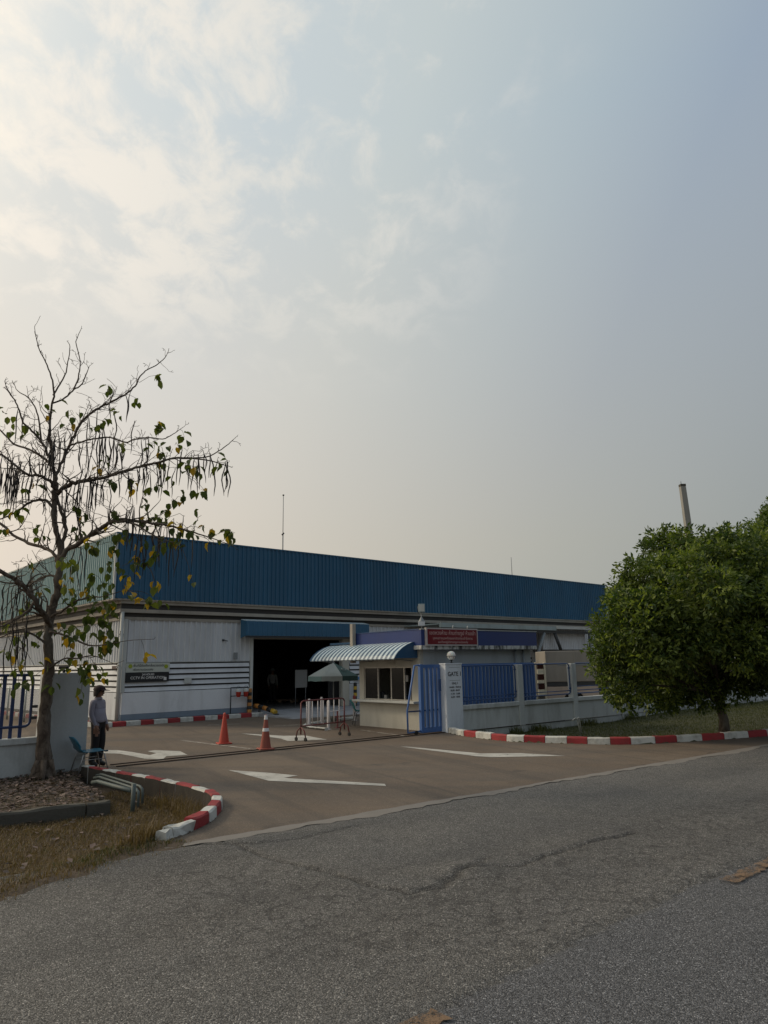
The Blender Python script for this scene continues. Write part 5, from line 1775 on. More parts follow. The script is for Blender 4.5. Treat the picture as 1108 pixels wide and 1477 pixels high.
pipe_ends = [
    ('lowest and nearest of three grey-green pipes bridging the ditch', [(-4.643, 11.966), (-3.696, 10.869)], 0.031),
    ('middle one of three grey-green pipes bridging the ditch', [(-4.815, 12.456), (-3.752, 11.206)], 0.021),
    ('farthest of three grey-green pipes bridging the ditch, next to the kerb', [(-4.898, 12.753), (-3.769, 11.44)], 0.020),
]
for k, (lab, (p, q), r_) in enumerate(pipe_ends):
    t = thing('ditch_pipe', lab, 'pipe', (p[0], p[1], 0.10), 0, 'pipes bridging the ditch')
    dx, dy = q[0] - p[0], q[1] - p[1]
    L = math.hypot(dx, dy)
    ux, uy = dx / L, dy / L
    z1 = 0.02 if k == 0 else -0.01
    P_ = [(-ux * 0.25, -uy * 0.25, -0.04), (0, 0, 0), (dx * 0.5, dy * 0.5, z1 * 0.4), (dx * 0.96, dy * 0.96, z1)]
    if k:
        P_ += [(dx + ux * 0.03, dy + uy * 0.03, z1 - 0.03), (dx + ux * 0.05, dy + uy * 0.05, z1 - 0.10), (dx + ux * 0.05, dy + uy * 0.05, -0.36)]
    MB().tube(P_, r_, 10).build('pipe_tube', M['pipe_green'], t)
    if k == 0:
        MB().tube([(dx * 1.0, dy * 1.0, z1 + 0.10), (dx * 1.0, dy * 1.0, -0.36)], 0.032, 10).build('pipe_upright', M['pipe_green'], t)


# ------------------------------------------------------------------ people
def person(label, loc, rot, mats, joints, radii, edges, regions, hand_specs, group=None):
    """one continuous skinned body; faces take their material from the nearest bone"""
    t = thing('person', label, 'person', loc, rot, group)
    me = bpy.data.meshes.new('body')
    names = list(joints)
    me.from_pydata([joints[n] for n in names], [(names.index(a), names.index(b)) for a, b in edges], [])
    o = bpy.data.objects.new('body', me)
    COL.objects.link(o)
    sk = o.modifiers.new('skin', 'SKIN')
    sk.use_smooth_shade = True
    for i, n in enumerate(names):
        r = radii[n]
        me.skin_vertices[0].data[i].radius = r if isinstance(r, tuple) else (r, r)
        me.skin_vertices[0].data[i].use_root = (n == 'pelvis')
    sub = o.modifiers.new('sub', 'SUBSURF')
    sub.levels = 2
    sub.render_levels = 2
    bpy.context.view_layer.update()
    m2 = bpy.data.meshes.new_from_object(o.evaluated_get(bpy.context.evaluated_depsgraph_get()))
    bpy.data.objects.remove(o)
    m2.name = 'body'
    m2.materials.clear()
    for m_ in mats:
        m2.materials.append(m_)
    segs = [(Vector(joints[a]), Vector(joints[b]), regions(a, b)) for a, b in edges]
    for p in m2.polygons:
        c = p.center
        best, bi = 1e9, 0
        for a, b, ri in segs:
            d = b - a
            k = max(0, min(1, (c - a).dot(d) / max(1e-9, d.length_squared)))
            q = (c - a - d * k).length
            if q < best:
                best, bi = q, ri(c) if callable(ri) else ri
        p.material_index = bi
        p.use_smooth = True
    link_mesh('body', m2, t)
    return t


def body_joints(lean=0.0, arm_l=0.0, arm_r=0.0, H=1.58):
    """figure facing +x, joints in metres for a 1.58 m person"""
    s = H / 1.58
    J = {
        'pelvis': (0.0, 0, 0.86), 'waist': (-0.01 + lean * 0.2, 0, 0.98), 'chest': (-0.015 + lean * 0.5, 0, 1.14), 'neckbase': (-0.02 + lean * 0.8, 0, 1.285),
        'neck': (-0.005 + lean, 0, 1.335), 'head': (0.015 + lean, 0, 1.42), 'crown': (0.012 + lean, 0, 1.50),
        'jaw': (0.06 + lean, 0, 1.385),
        'hip_l': (0.0, 0.085, 0.82), 'knee_l': (0.035, 0.09, 0.45), 'ankle_l': (-0.01, 0.09, 0.085), 'toe_l': (0.15, 0.105, 0.035),
        'hip_r': (0.0, -0.085, 0.82), 'knee_r': (0.02, -0.09, 0.45), 'ankle_r': (-0.05, -0.09, 0.085), 'toe_r': (0.11, -0.105, 0.035),
        'sho_l': (-0.02 + lean * 0.7, 0.165, 1.255), 'elb_l': (-0.05 + arm_l * 0.5, 0.205, 1.00), 'wri_l': (0.04 + arm_l, 0.20, 0.79), 'pal_l': (0.06 + arm_l, 0.195, 0.725),
        'sho_r': (-0.02 + lean * 0.7, -0.165, 1.255), 'elb_r': (-0.05 + arm_r * 0.5, -0.205, 1.00), 'wri_r': (0.05 + arm_r, -0.20, 0.79), 'pal_r': (0.07 + arm_r, -0.195, 0.725),
    }
    Rr = {
        'pelvis': (0.125, 0.105), 'waist': (0.125, 0.10), 'chest': (0.145, 0.11), 'neckbase': (0.075, 0.062), 'neck': (0.047, 0.047), 'head': (0.072, 0.084), 'crown': (0.060, 0.070), 'jaw': (0.034, 0.030),
        'hip_l': (0.105, 0.098), 'knee_l': 0.082, 'ankle_l': 0.070, 'toe_l': (0.038, 0.026),
        'hip_r': (0.105, 0.098), 'knee_r': 0.082, 'ankle_r': 0.070, 'toe_r': (0.038, 0.026),
        'sho_l': 0.064, 'elb_l': 0.053, 'wri_l': 0.033, 'pal_l': (0.030, 0.018), 'sho_r': 0.064, 'elb_r': 0.053, 'wri_r': 0.033, 'pal_r': (0.030, 0.018),
    }
    E = [('pelvis', 'waist'), ('waist', 'chest'), ('chest', 'neckbase'), ('neckbase', 'neck'), ('neck', 'head'), ('head', 'crown'), ('head', 'jaw')]
    for sd_ in 'lr':
        E += [('pelvis', 'hip_' + sd_), ('hip_' + sd_, 'knee_' + sd_), ('knee_' + sd_, 'ankle_' + sd_), ('ankle_' + sd_, 'toe_' + sd_), ('chest', 'sho_' + sd_), ('sho_' + sd_, 'elb_' + sd_), ('elb_' + sd_, 'wri_' + sd_), ('wri_' + sd_, 'pal_' + sd_)]
        sg = 1 if sd_ == 'l' else -1
        px_, py_, pz_ = J['pal_' + sd_]
        for k, (dx, ln) in enumerate(((0.024, 0.062), (0.008, 0.072), (-0.008, 0.066), (-0.022, 0.050))):
            a, b = 'f%d_%s' % (k, sd_), 'g%d_%s' % (k, sd_)
            J[a] = (px_ + dx + 0.006, py_, pz_ - ln * 0.55)
            J[b] = (px_ + dx + 0.012, py_ - sg * 0.012, pz_ - ln)
            Rr[a], Rr[b] = 0.0085, 0.007
            E += [('pal_' + sd_, a), (a, b)]
        J['th1_' + sd_] = (px_ + 0.036, py_ - sg * 0.012, pz_ + 0.012)
        J['th2_' + sd_] = (px_ + 0.048, py_ - sg * 0.018, pz_ - 0.022)
        Rr['th1_' + sd_], Rr['th2_' + sd_] = 0.010, 0.008
        E += [('pal_' + sd_, 'th1_' + sd_), ('th1_' + sd_, 'th2_' + sd_)]
    J = {k: (v[0] * s, v[1] * s, v[2] * s) for k, v in J.items()}
    return J, Rr, E


def region_fn(long_sleeve=True):
    def reg(a, b):
        pair = a + b
        if 'head' in a or 'crown' in b or 'jaw' in b or 'neck' == b or a == 'neck':
            return 0
        if a.startswith('pal') or a.startswith('f') or a.startswith('g') or a.startswith('th') or b.startswith('pal'):
            return 0
        if b.startswith('toe'):
            return 3
        if a.startswith('hip') or a.startswith('knee') or b.startswith('hip'):
            return lambda c: 2
        if a == 'pelvis':
            return lambda c: 2 if c.z < 0.90 else 1
        return 1
    return reg


def face_and_head(t, J, hair_long=True, cap=True, cap_mat=None):
    hx, hy, hz = J['head']
    for sy in (1, -1):
        MB().lathe([(0, -0.009), (0.008, -0.005), (0.010, 0), (0.008, 0.005), (0, 0.009)], 8, (hx + 0.079, 0.030 * sy, hz + 0.012)).build('eye', M['black'], t)
        MB().lathe([(0, -0.026), (0.010, -0.018), (0.013, 0), (0.010, 0.018), (0, 0.024)], 8, (hx - 0.004, 0.078 * sy, hz - 0.002)).build('ear', M['skin'], t)
    MB().tube([(hx + 0.078, 0, hz + 0.018), (hx + 0.098, 0, hz - 0.018), (hx + 0.082, 0, hz - 0.026)], [0.008, 0.013, 0.010], 8).build('nose', M['skin'], t)
    MB().tube([(hx + 0.078, -0.022, hz - 0.052), (hx + 0.086, 0, hz - 0.050), (hx + 0.078, 0.022, hz - 0.052)], 0.006, 6).build('mouth', M['tail_red'], t)
    hm = MB()
    v, f = [], []
    N, K = 18, 9
    for i in range(K + 1):
        th = (PI * 0.62) * i / K
        for j in range(N):
            ph = 2 * PI * j / N
            front = math.cos(ph)
            rr = 0.094 + (0.012 if th > 1.0 else 0)
            thv = th * (1.0 if front < 0.35 else (1.0 - 0.42 * (front - 0.35) / 0.65))
            zz = 0.108 * math.cos(thv)
            if hair_long and front < 0.30 and th > 1.3:
                zz -= 0.055 * (th - 1.3) / 0.65
            v.append((hx - 0.012 + rr * 1.04 * math.sin(thv) * front, rr * 0.97 * math.sin(thv) * math.sin(ph), hz + 0.020 + zz))
    for i in range(K):
        for j in range(N):
            f.append((i * N + j, (i + 1) * N + j, (i + 1) * N + (j + 1) % N, i * N + (j + 1) % N))
    hm.quadmesh(v, f, 0, True).build('hair', M['hair'], t)
    if cap:
        v, f = [], []
        for i in range(6):
            th = PI * 0.5 * i / 5
            for j in range(N):
                ph = 2 * PI * j / N
                v.append((hx - 0.008 + 0.124 * math.sin(th) * math.cos(ph), 0.112 * math.sin(th) * math.sin(ph), hz + 0.050 + 0.098 * math.cos(th)))
        for i in range(5):
            for j in range(N):
                f.append((i * N + j, (i + 1) * N + j, (i + 1) * N + (j + 1) % N, i * N + (j + 1) % N))
        c_ = MB().quadmesh(v, f, 0, True).build('cap', cap_mat or M['cap'], t)
        v = []
        for j in range(9):
            ph = R(-62 + 124 * j / 8)
            v += [(hx + 0.116 * math.cos(ph) - 0.008, 0.104 * math.sin(ph), hz + 0.054), (hx + 0.115 + 0.105 * math.cos(ph), 0.084 * math.sin(ph), hz + 0.036)]
        b = MB().quadmesh(v, [(2 * j, 2 * j + 2, 2 * j + 3, 2 * j + 1) for j in range(8)]).build('cap_peak', cap_mat or M['cap'], c_)
        b.modifiers.new('thick', 'SOLIDIFY').thickness = 0.006


J, Rr, E = body_joints(lean=-0.03, arm_l=0.02, arm_r=0.03, H=1.56)
gp = ((-5.704, 14.528))
guard = person('guard in a lilac-grey shirt, black trousers and dark cap standing by the left pillar', (gp[0], gp[1], 0.0), -12, [M['skin'], M['shirt'], M['trousers'], M['shoe']], J, Rr, E, region_fn(), None)
face_and_head(guard, J)
# shirt hanging loose over the waist, collar, belt line
cx_, _, cz_ = J['pelvis']
v, f = [], []
N = 20
for i, (zz, rx, ry, ox) in enumerate(((1.10, 0.128, 0.160, -0.03), (0.98, 0.132, 0.158, -0.025), (0.90, 0.142, 0.165, -0.015), (0.845, 0.150, 0.170, -0.01))):
    for j in range(N):
        ph = 2 * PI * j / N
        w_ = 1 + 0.03 * math.sin(ph * 5 + i)
        v.append((ox + rx * w_ * math.cos(ph), ry * w_ * math.sin(ph), zz + 0.008 * math.sin(3 * ph)))
for i in range(3):
    for j in range(N):
        f.append((i * N + j, (i + 1) * N + j, (i + 1) * N + (j + 1) % N, i * N + (j + 1) % N))
MB().quadmesh(v, f, 0, True).build('shirt_hem', M['shirt'], guard).modifiers.new('thick', 'SOLIDIFY').thickness = 0.006
nx, ny, nz = J['neckbase']
MB().lathe([(0.070, 0.0), (0.066, 0.035), (0.074, 0.030), (0.082, -0.005)], 16, (nx + 0.01, 0, nz + 0.01)).build('collar', M['shirt'], guard)

J2, Rr2, E2 = body_joints(lean=0.03, arm_l=0.10, arm_r=0.08, H=1.62)
wp = bpt(9.75, 4.9)
worker = person('person in a pale top standing in the gloom of the warehouse doorway', (wp[0], wp[1], 0.16), -70, [M['skin'], M['board_grey'], M['trousers'], M['shoe']], J2, Rr2, E2, region_fn(), None)
face_and_head(worker, J2, hair_long=False, cap=True, cap_mat=M['steel_grey'])


# ------------------------------------------------------------------ bare tree with long black pods
bt = thing('cassia_tree', 'nearly bare tree with hanging black pods and yellowing leaves by the left wall', 'tree', (-6.099, 13.196, 0))
BT = Vector(bt.location)
LIMBS = [
    ('trunk', [(-6.118, 13.25, -0.077, 0.2847), (-6.139, 13.262, 0.107, 0.2202), (-6.154, 13.275, 0.364, 0.162), (-6.179, 13.287, 0.899, 0.1298), (-6.192, 13.3, 1.444, 0.1169), (-6.212, 13.312, 1.937, 0.104), (-6.254, 13.325, 2.377, 0.0976), (-6.263, 13.338, 2.734, 0.0977), (-6.216, 13.35, 3.055, 0.0913), (-6.192, 13.362, 3.342, 0.0848), (-6.188, 13.375, 3.711, 0.0784), (-6.193, 13.387, 4.045, 0.0784), (-6.309, 13.4, 4.44, 0.0589), (-6.38, 13.412, 4.757, 0.0589), (-6.4, 13.425, 5.104, 0.059), (-6.412, 13.438, 5.358, 0.0591), (-6.435, 13.45, 5.572, 0.046)]),
    ('stem', [(-6.196, 13.4, 4.007, 0.0523), (-6.153, 13.425, 4.347, 0.0459), (-6.185, 13.45, 4.624, 0.046), (-6.299, 13.475, 4.906, 0.0395), (-6.417, 13.5, 5.234, 0.033)]),
    ('limb', [(-6.25, 13.3, 2.629, 0.0584), (-6.256, 13.144, 2.811, 0.0642), (-6.293, 12.989, 2.927, 0.0634), (-6.332, 12.833, 3.09, 0.0564), (-6.422, 12.678, 3.275, 0.0557), (-6.516, 12.522, 3.408, 0.0489), (-6.651, 12.367, 3.503, 0.0423), (-6.893, 12.211, 3.621, 0.0358), (-7.209, 12.056, 3.821, 0.0235), (-7.51, 11.9, 4.162, 0.0116)]),
    ('limb', [(-6.21, 13.4, 3.847, 0.0458), (-6.426, 13.571, 4.078, 0.0398), (-6.734, 13.743, 4.221, 0.0403), (-7.101, 13.914, 4.339, 0.0408), (-7.483, 14.086, 4.532, 0.0344), (-7.957, 14.257, 4.861, 0.0348), (-8.511, 14.429, 5.156, 0.0282), (-9.158, 14.6, 5.506, 0.0143)]),
    ('limb', [(-6.214, 13.4, 3.901, 0.0589), (-6.044, 13.317, 4.058, 0.0585), (-5.807, 13.233, 4.186, 0.0582), (-5.57, 13.15, 4.3, 0.0514), (-5.324, 13.067, 4.426, 0.051), (-5.104, 12.983, 4.538, 0.0444), (-4.881, 12.9, 4.57, 0.0378), (-4.527, 12.817, 4.507, 0.0375), (-4.178, 12.733, 4.445, 0.0311), (-3.832, 12.65, 4.358, 0.0247), (-3.428, 12.567, 4.232, 0.0184), (-3.091, 12.483, 4.11, 0.0122), (-2.698, 12.4, 3.951, 0.0073)]),
    ('limb', [(-5.071, 12.9, 4.521, 0.0378), (-4.77, 12.78, 4.504, 0.0312), (-4.506, 12.66, 4.411, 0.0247), (-4.231, 12.54, 4.242, 0.0184), (-3.938, 12.42, 4.089, 0.0121), (-3.566, 12.3, 3.975, 0.0072)]),
    ('limb', [(-6.343, 13.4, 5.208, 0.0523), (-6.199, 13.333, 5.3, 0.0521), (-6.002, 13.267, 5.39, 0.0518), (-5.708, 13.2, 5.408, 0.0451), (-5.416, 13.133, 5.426, 0.0385), (-5.129, 13.067, 5.485, 0.0383), (-4.844, 13.0, 5.544, 0.0317), (-4.561, 12.933, 5.601, 0.0316), (-4.279, 12.867, 5.631, 0.0251), (-3.936, 12.8, 5.7, 0.025), (-3.527, 12.733, 5.672, 0.0187), (-3.184, 12.667, 5.593, 0.0148), (-2.871, 12.6, 5.474, 0.0086)]),
    ('limb', [(-4.29, 12.9, 5.641, 0.0252), (-3.987, 12.967, 5.75, 0.019), (-3.676, 13.033, 5.764, 0.0191), (-3.389, 13.1, 5.806, 0.016), (-3.182, 13.167, 5.933, 0.0129), (-3.0, 13.233, 6.105, 0.0103), (-2.896, 13.3, 6.237, 0.0065)]),
    ('limb', [(-6.431, 13.45, 5.53, 0.046), (-6.396, 13.513, 5.758, 0.0396), (-6.338, 13.577, 6.061, 0.0398), (-6.298, 13.64, 6.268, 0.0333), (-6.244, 13.703, 6.492, 0.0335), (-6.15, 13.767, 6.763, 0.0336), (-6.007, 13.83, 6.992, 0.027), (-5.816, 13.893, 7.178, 0.0271), (-5.605, 13.957, 7.32, 0.0273), (-5.391, 14.02, 7.479, 0.024), (-5.207, 14.083, 7.686, 0.0206), (-5.152, 14.147, 7.899, 0.018), (-5.05, 14.21, 8.082, 0.0153), (-4.855, 14.273, 8.233, 0.0139), (-4.703, 14.337, 8.419, 0.0112), (-4.641, 14.4, 8.609, 0.007)]),
    ('limb', [(-6.279, 13.6, 6.255, 0.0266), (-6.03, 13.5, 6.277, 0.0231), (-5.716, 13.4, 6.31, 0.0196), (-5.335, 13.3, 6.299, 0.0195), (-5.018, 13.2, 6.161, 0.0193), (-4.782, 13.1, 6.181, 0.0166), (-4.482, 13.0, 6.184, 0.014), (-4.182, 12.9, 6.118, 0.0126), (-3.957, 12.8, 6.177, 0.01), (-3.762, 12.7, 6.263, 0.0062)]),
    ('limb', [(-6.431, 13.45, 5.53, 0.0394), (-6.494, 13.415, 5.831, 0.0328), (-6.544, 13.38, 6.148, 0.0327), (-6.575, 13.345, 6.567, 0.0293), (-6.562, 13.31, 6.945, 0.026), (-6.515, 13.275, 7.251, 0.0233), (-6.58, 13.24, 7.575, 0.0194), (-6.698, 13.205, 7.873, 0.0155), (-6.826, 13.17, 8.112, 0.0129), (-6.901, 13.135, 8.381, 0.0096), (-6.929, 13.1, 8.575, 0.0064)]),
    ('limb', [(-6.536, 13.3, 7.203, 0.0227), (-6.469, 13.38, 7.469, 0.0196), (-6.41, 13.46, 7.695, 0.0171), (-6.413, 13.54, 8.017, 0.0132), (-6.434, 13.62, 8.391, 0.01), (-6.539, 13.7, 8.555, 0.0067)]),
    ('limb', [(-6.536, 13.3, 7.028, 0.0227), (-6.338, 13.386, 7.174, 0.0209), (-6.212, 13.471, 7.412, 0.0197), (-6.183, 13.557, 7.672, 0.0172), (-6.204, 13.643, 8.059, 0.0133), (-6.359, 13.729, 8.503, 0.0121), (-6.381, 13.814, 8.701, 0.0094), (-6.36, 13.9, 8.918, 0.0068)]),
    ('limb', [(-6.223, 13.5, 7.394, 0.0198), (-6.044, 13.4, 7.454, 0.0157), (-5.917, 13.3, 7.617, 0.013), (-5.817, 13.2, 7.765, 0.0064)]),
    ('limb', [(-6.432, 13.4, 5.657, 0.0393), (-6.572, 13.35, 5.998, 0.0326), (-6.691, 13.3, 6.24, 0.0292), (-6.875, 13.25, 6.455, 0.0259), (-7.026, 13.2, 6.597, 0.0232), (-7.104, 13.15, 6.838, 0.0193), (-7.191, 13.1, 7.036, 0.0166), (-7.319, 13.05, 7.235, 0.0127), (-7.36, 13.0, 7.374, 0.0063)]),
    ('limb', [(-6.691, 13.3, 6.24, 0.026), (-6.835, 13.4, 6.736, 0.0196), (-6.993, 13.5, 7.053, 0.0171), (-7.203, 13.6, 7.289, 0.0146), (-7.467, 13.7, 7.469, 0.0107), (-7.623, 13.8, 7.679, 0.0067)]),
    ('limb', [(-6.391, 13.4, 5.306, 0.0458), (-6.492, 13.3, 5.463, 0.039), (-6.624, 13.2, 5.522, 0.0354), (-6.787, 13.1, 5.512, 0.032), (-6.96, 13.0, 5.639, 0.0286), (-7.147, 12.9, 5.805, 0.0252), (-7.395, 12.8, 5.943, 0.0219), (-7.686, 12.7, 6.026, 0.0124)]),
    ('limb', [(-6.465, 13.4, 5.728, 0.0327), (-6.756, 13.54, 5.987, 0.0298), (-7.12, 13.68, 6.209, 0.0267), (-7.515, 13.82, 6.378, 0.0243), (-7.874, 13.96, 6.699, 0.0204), (-8.241, 14.1, 7.027, 0.0138)]),
    ('limb', [(-6.414, 13.4, 4.92, 0.0393), (-6.5, 13.333, 5.044, 0.0358), (-6.644, 13.267, 5.058, 0.0324), (-6.803, 13.2, 4.978, 0.029), (-6.953, 13.133, 4.804, 0.0224), (-7.13, 13.067, 4.686, 0.0191), (-7.346, 13.0, 4.597, 0.0127)]),
    ('limb', [(-6.206, 13.25, 2.538, 0.0323), (-5.988, 13.142, 2.504, 0.0257), (-5.68, 13.033, 2.407, 0.0229), (-5.338, 12.925, 2.275, 0.0189), (-5.022, 12.817, 2.278, 0.0125), (-4.556, 12.708, 2.339, 0.0074), (-4.069, 12.6, 2.351, 0.0049)]),
    ('limb', [(-6.226, 13.3, 2.82, 0.0325), (-5.949, 13.18, 2.934, 0.0257), (-5.703, 13.06, 3.073, 0.023), (-5.403, 12.94, 3.132, 0.019), (-5.079, 12.82, 3.14, 0.0125), (-4.715, 12.7, 3.221, 0.0074)]),
    ('limb', [(-6.237, 13.3, 2.313, 0.0325), (-6.359, 13.16, 2.436, 0.0257), (-6.501, 13.02, 2.533, 0.0216), (-6.681, 12.88, 2.53, 0.0164), (-6.845, 12.74, 2.43, 0.0124), (-6.997, 12.6, 2.261, 0.0074)]),
    ('limb', [(-6.178, 13.25, 1.875, 0.0259), (-5.873, 13.16, 2.055, 0.0193), (-5.582, 13.07, 2.049, 0.0166), (-5.298, 12.98, 2.092, 0.0127), (-5.009, 12.89, 2.013, 0.0076), (-4.748, 12.8, 1.912, 0.005)]),
    ('limb', [(-6.412, 13.0, 3.081, 0.0381), (-6.424, 12.8, 2.89, 0.0312), (-6.508, 12.6, 2.756, 0.0246), (-6.611, 12.4, 2.627, 0.0182), (-6.737, 12.2, 2.583, 0.0119)]),
    ('limb', [(-6.199, 13.4, 3.543, 0.0327), (-6.446, 13.52, 3.628, 0.0264), (-6.735, 13.64, 3.541, 0.024), (-6.974, 13.76, 3.451, 0.0202), (-7.26, 13.88, 3.252, 0.0136), (-7.505, 14.0, 3.024, 0.0096)]),
]
rt_ = random.Random(42)
NR = np.random.default_rng(5)


def limb_points(pts, sub=4):
    """smooth a limb through its joints and roughen it"""
    P4 = [np.array(p, float) for p in pts]
    P4 = [P4[0] * 2 - P4[1]] + P4 + [P4[-1] * 2 - P4[-2]]
    out = []
    for i in range(1, len(P4) - 2):
        a, b, c, d = P4[i - 1:i + 3]
        for k in range(sub):
            t = k / sub
            q = 0.5 * ((2 * b) + (c - a) * t + (2 * a - 5 * b + 4 * c - d) * t * t + (3 * b - a - 3 * c + d) * t ** 3)
            q[3] = max(q[3], 0.003)
            q[:3] += NR.normal(0, 0.22, 3) * min(q[3], 0.06)
            out.append(q)
    out.append(P4[-2])
    return out


twig_pts = []                 # places where leaves and pods may hang
limb_tw = MB()


def twig(p, d, L, r, depth):
    n = max(4, int(L / 0.07))
    pts, rr = [p.copy()], [r]
    d = d.normalized()
    for i in range(n):
        d = (d + Vector(NR.normal(0, 0.24, 3)) + Vector((0, 0, 0.06))).normalized()
        p = p + d * (L / n)
        pts.append(p.copy())
        rr.append(max(0.0040, r * (1 - 0.7 * (i + 1) / n)))
        if depth > 0 and rt_.random() < 0.30:
            s = d.cross(Vector(NR.normal(0, 1, 3))).normalized()
            twig(p, d * 0.6 + s * 0.8, L * rt_.uniform(0.35, 0.65), rr[-1] * 0.7, depth - 1)
        if i > 1:
            twig_pts.append((p.copy(), rr[-1]))
    limb_tw.tube(pts, rr, 4)


limb_lines = []
for nm, pts in LIMBS:
    lp_ = limb_points(pts)
    mb = MB()
    rr = [q[3] * ((0.82 + 0.06 * math.sin(i * 1.7)) if nm == 'trunk' else 0.78) for i, q in enumerate(lp_)]
    pp = [Vector(q[:3]) - BT for q in lp_]
    mb.tube(pp, rr, 14 if nm == 'trunk' else 7)
    if nm == 'trunk':
        for k in range(4):
            a = 2 * PI * k / 4 + 0.4
            mb.tube([(0.10 * math.cos(a), 0.10 * math.sin(a), 0.30), (0.15 * math.cos(a), 0.15 * math.sin(a), 0.08), (0.24 * math.cos(a), 0.24 * math.sin(a), -0.06)], [0.05, 0.055, 0.03], 8)
    o = mb.build('trunk' if nm == 'trunk' else 'branch', M['bark'], bt)
    if nm != 'trunk':
        limb_lines.append(list(zip(pp, rr)))
        for i in range(3, len(pp) - 1):
            if rr[i] < 0.06 and rt_.random() < (0.72 if rr[i] > 0.020 else 0.34):
                d0 = (pp[i + 1] - pp[i - 1]).normalized()
                side = Vector((NR.normal(0, 1), NR.normal(0, 0.7), NR.normal(0.35, 0.7))).normalized()
                twig(pp[i], d0 * 0.7 + side * 0.9, rt_.uniform(0.25, 0.80) * min(1.0, max(0.30, rr[i] / 0.026)), max(0.0065, rr[i] * 0.45), 2)
            if rr[i] < 0.045:
                twig_pts.append((pp[i], rr[i]))
        twig(pp[-1], (pp[-1] - pp[-3]), rt_.uniform(0.06, 0.18), max(0.006, rr[-1]), 1)
limb_tw.build('twigs', M['bark'], bt)['kind'] = 'stuff'

# pods: slim black straps that hang in loose bunches from the limbs
pod_me = []
for k in range(6):
    r = random.Random(90 + k)
    L = 1.0
    pts = []
    bx, by = r.uniform(-0.05, 0.05), r.uniform(-0.05, 0.05)
    for i in range(8):
        t = i / 7
        pts.append((bx * math.sin(t * 3.0) + 0.015 * math.sin(t * 9 + k), by * math.sin(t * 2.6), -L * t))
    pod_me.append(MB().tube(pts, [0.004, 0.008, 0.011, 0.0115, 0.011, 0.010, 0.008, 0.003], 5).mesh('seed_pod', M['pod']))
POD_AT = [(-6.526, 13.1, 6.695, 0.178, 4, 0.5, 0.9), (-6.408, 13.1, 6.409, 0.152, 4, 0.5, 1.0), (-6.308, 13.1, 5.987, 0.178, 4, 0.5, 0.9), (-7.085, 13.1, 5.725, 0.203, 11, 0.5, 1.0), (-7.258, 13.1, 5.866, 0.152, 6, 0.5, 0.9), (-7.079, 13.1, 6.848, 0.051, 2, 0.5, 0.8), (-6.158, 13.1, 6.123, 0.178, 4, 0.5, 0.9), (-5.937, 13.1, 6.4, 0.127, 4, 0.5, 0.9), (-5.832, 13.1, 6.823, 0.127, 4, 0.5, 1.1), (-5.932, 13.1, 5.428, 0.178, 6, 0.5, 0.9), (-5.707, 13.1, 5.423, 0.203, 7, 0.5, 1.0), (-5.468, 13.1, 5.419, 0.203, 6, 0.4, 0.9), (-5.641, 13.1, 6.394, 0.102, 4, 0.6, 1.0), (-5.227, 13.1, 6.883, 0.102, 3, 0.5, 0.9), (-5.06, 13.1, 7.023, 0.102, 2, 0.5, 0.8), (-4.841, 13.1, 7.235, 0.063, 2, 0.5, 0.7), (-5.38, 13.1, 6.108, 0.203, 6, 0.5, 0.9), (-5.179, 13.1, 6.104, 0.178, 6, 0.4, 0.8), (-4.884, 13.1, 5.613, 0.178, 6, 0.4, 0.8), (-4.618, 13.1, 5.608, 0.127, 4, 0.4, 0.8), (-4.65, 13.1, 6.206, 0.102, 3, 0.5, 0.9), (-4.29, 13.1, 5.698, 0.102, 3, 0.4, 0.7), (-3.892, 13.1, 5.732, 0.127, 5, 0.5, 0.8), (-3.628, 13.1, 5.769, 0.127, 4, 0.5, 0.9), (-3.293, 13.1, 5.721, 0.152, 5, 0.4, 0.7), (-3.026, 13.1, 5.674, 0.102, 5, 0.4, 0.7), (-2.958, 13.1, 5.618, 0.051, 2, 0.4, 0.7), (-4.077, 13.1, 5.392, 0.102, 4, 0.4, 0.7), (-6.084, 13.1, 4.82, 0.203, 5, 0.4, 0.8), (-6.529, 13.1, 5.439, 0.127, 3, 0.4, 0.7), (-4.629, 13.1, 4.592, 0.178, 6, 0.5, 0.9), (-4.297, 13.1, 4.493, 0.178, 7, 0.6, 1.1), (-4.033, 13.1, 4.421, 0.152, 5, 0.6, 1.1), (-3.703, 13.1, 4.336, 0.127, 4, 0.7, 1.1), (-5.768, 13.1, 4.085, 0.178, 4, 0.6, 1.0), (-6.75, 13.1, 3.453, 0.254, 6, 0.5, 0.9), (-6.554, 13.1, 2.688, 0.254, 6, 0.6, 1.1), (-6.734, 13.1, 2.566, 0.178, 4, 0.6, 1.0), (-6.363, 13.1, 5.028, 0.127, 3, 0.3, 0.6), (-5.336, 13.1, 5.416, 0.127, 4, 0.5, 0.8), (-7.077, 13.1, 3.524, 0.127, 4, 0.5, 0.9), (-7.139, 13.1, 5.588, 0.178, 6, 0.5, 0.9), (-7.246, 13.1, 5.316, 0.152, 6, 0.5, 0.9), (-6.843, 13.1, 5.997, 0.127, 4, 0.4, 0.8), (-6.919, 13.1, 3.2, 0.203, 6, 0.6, 1.0)]
n_pod = 0
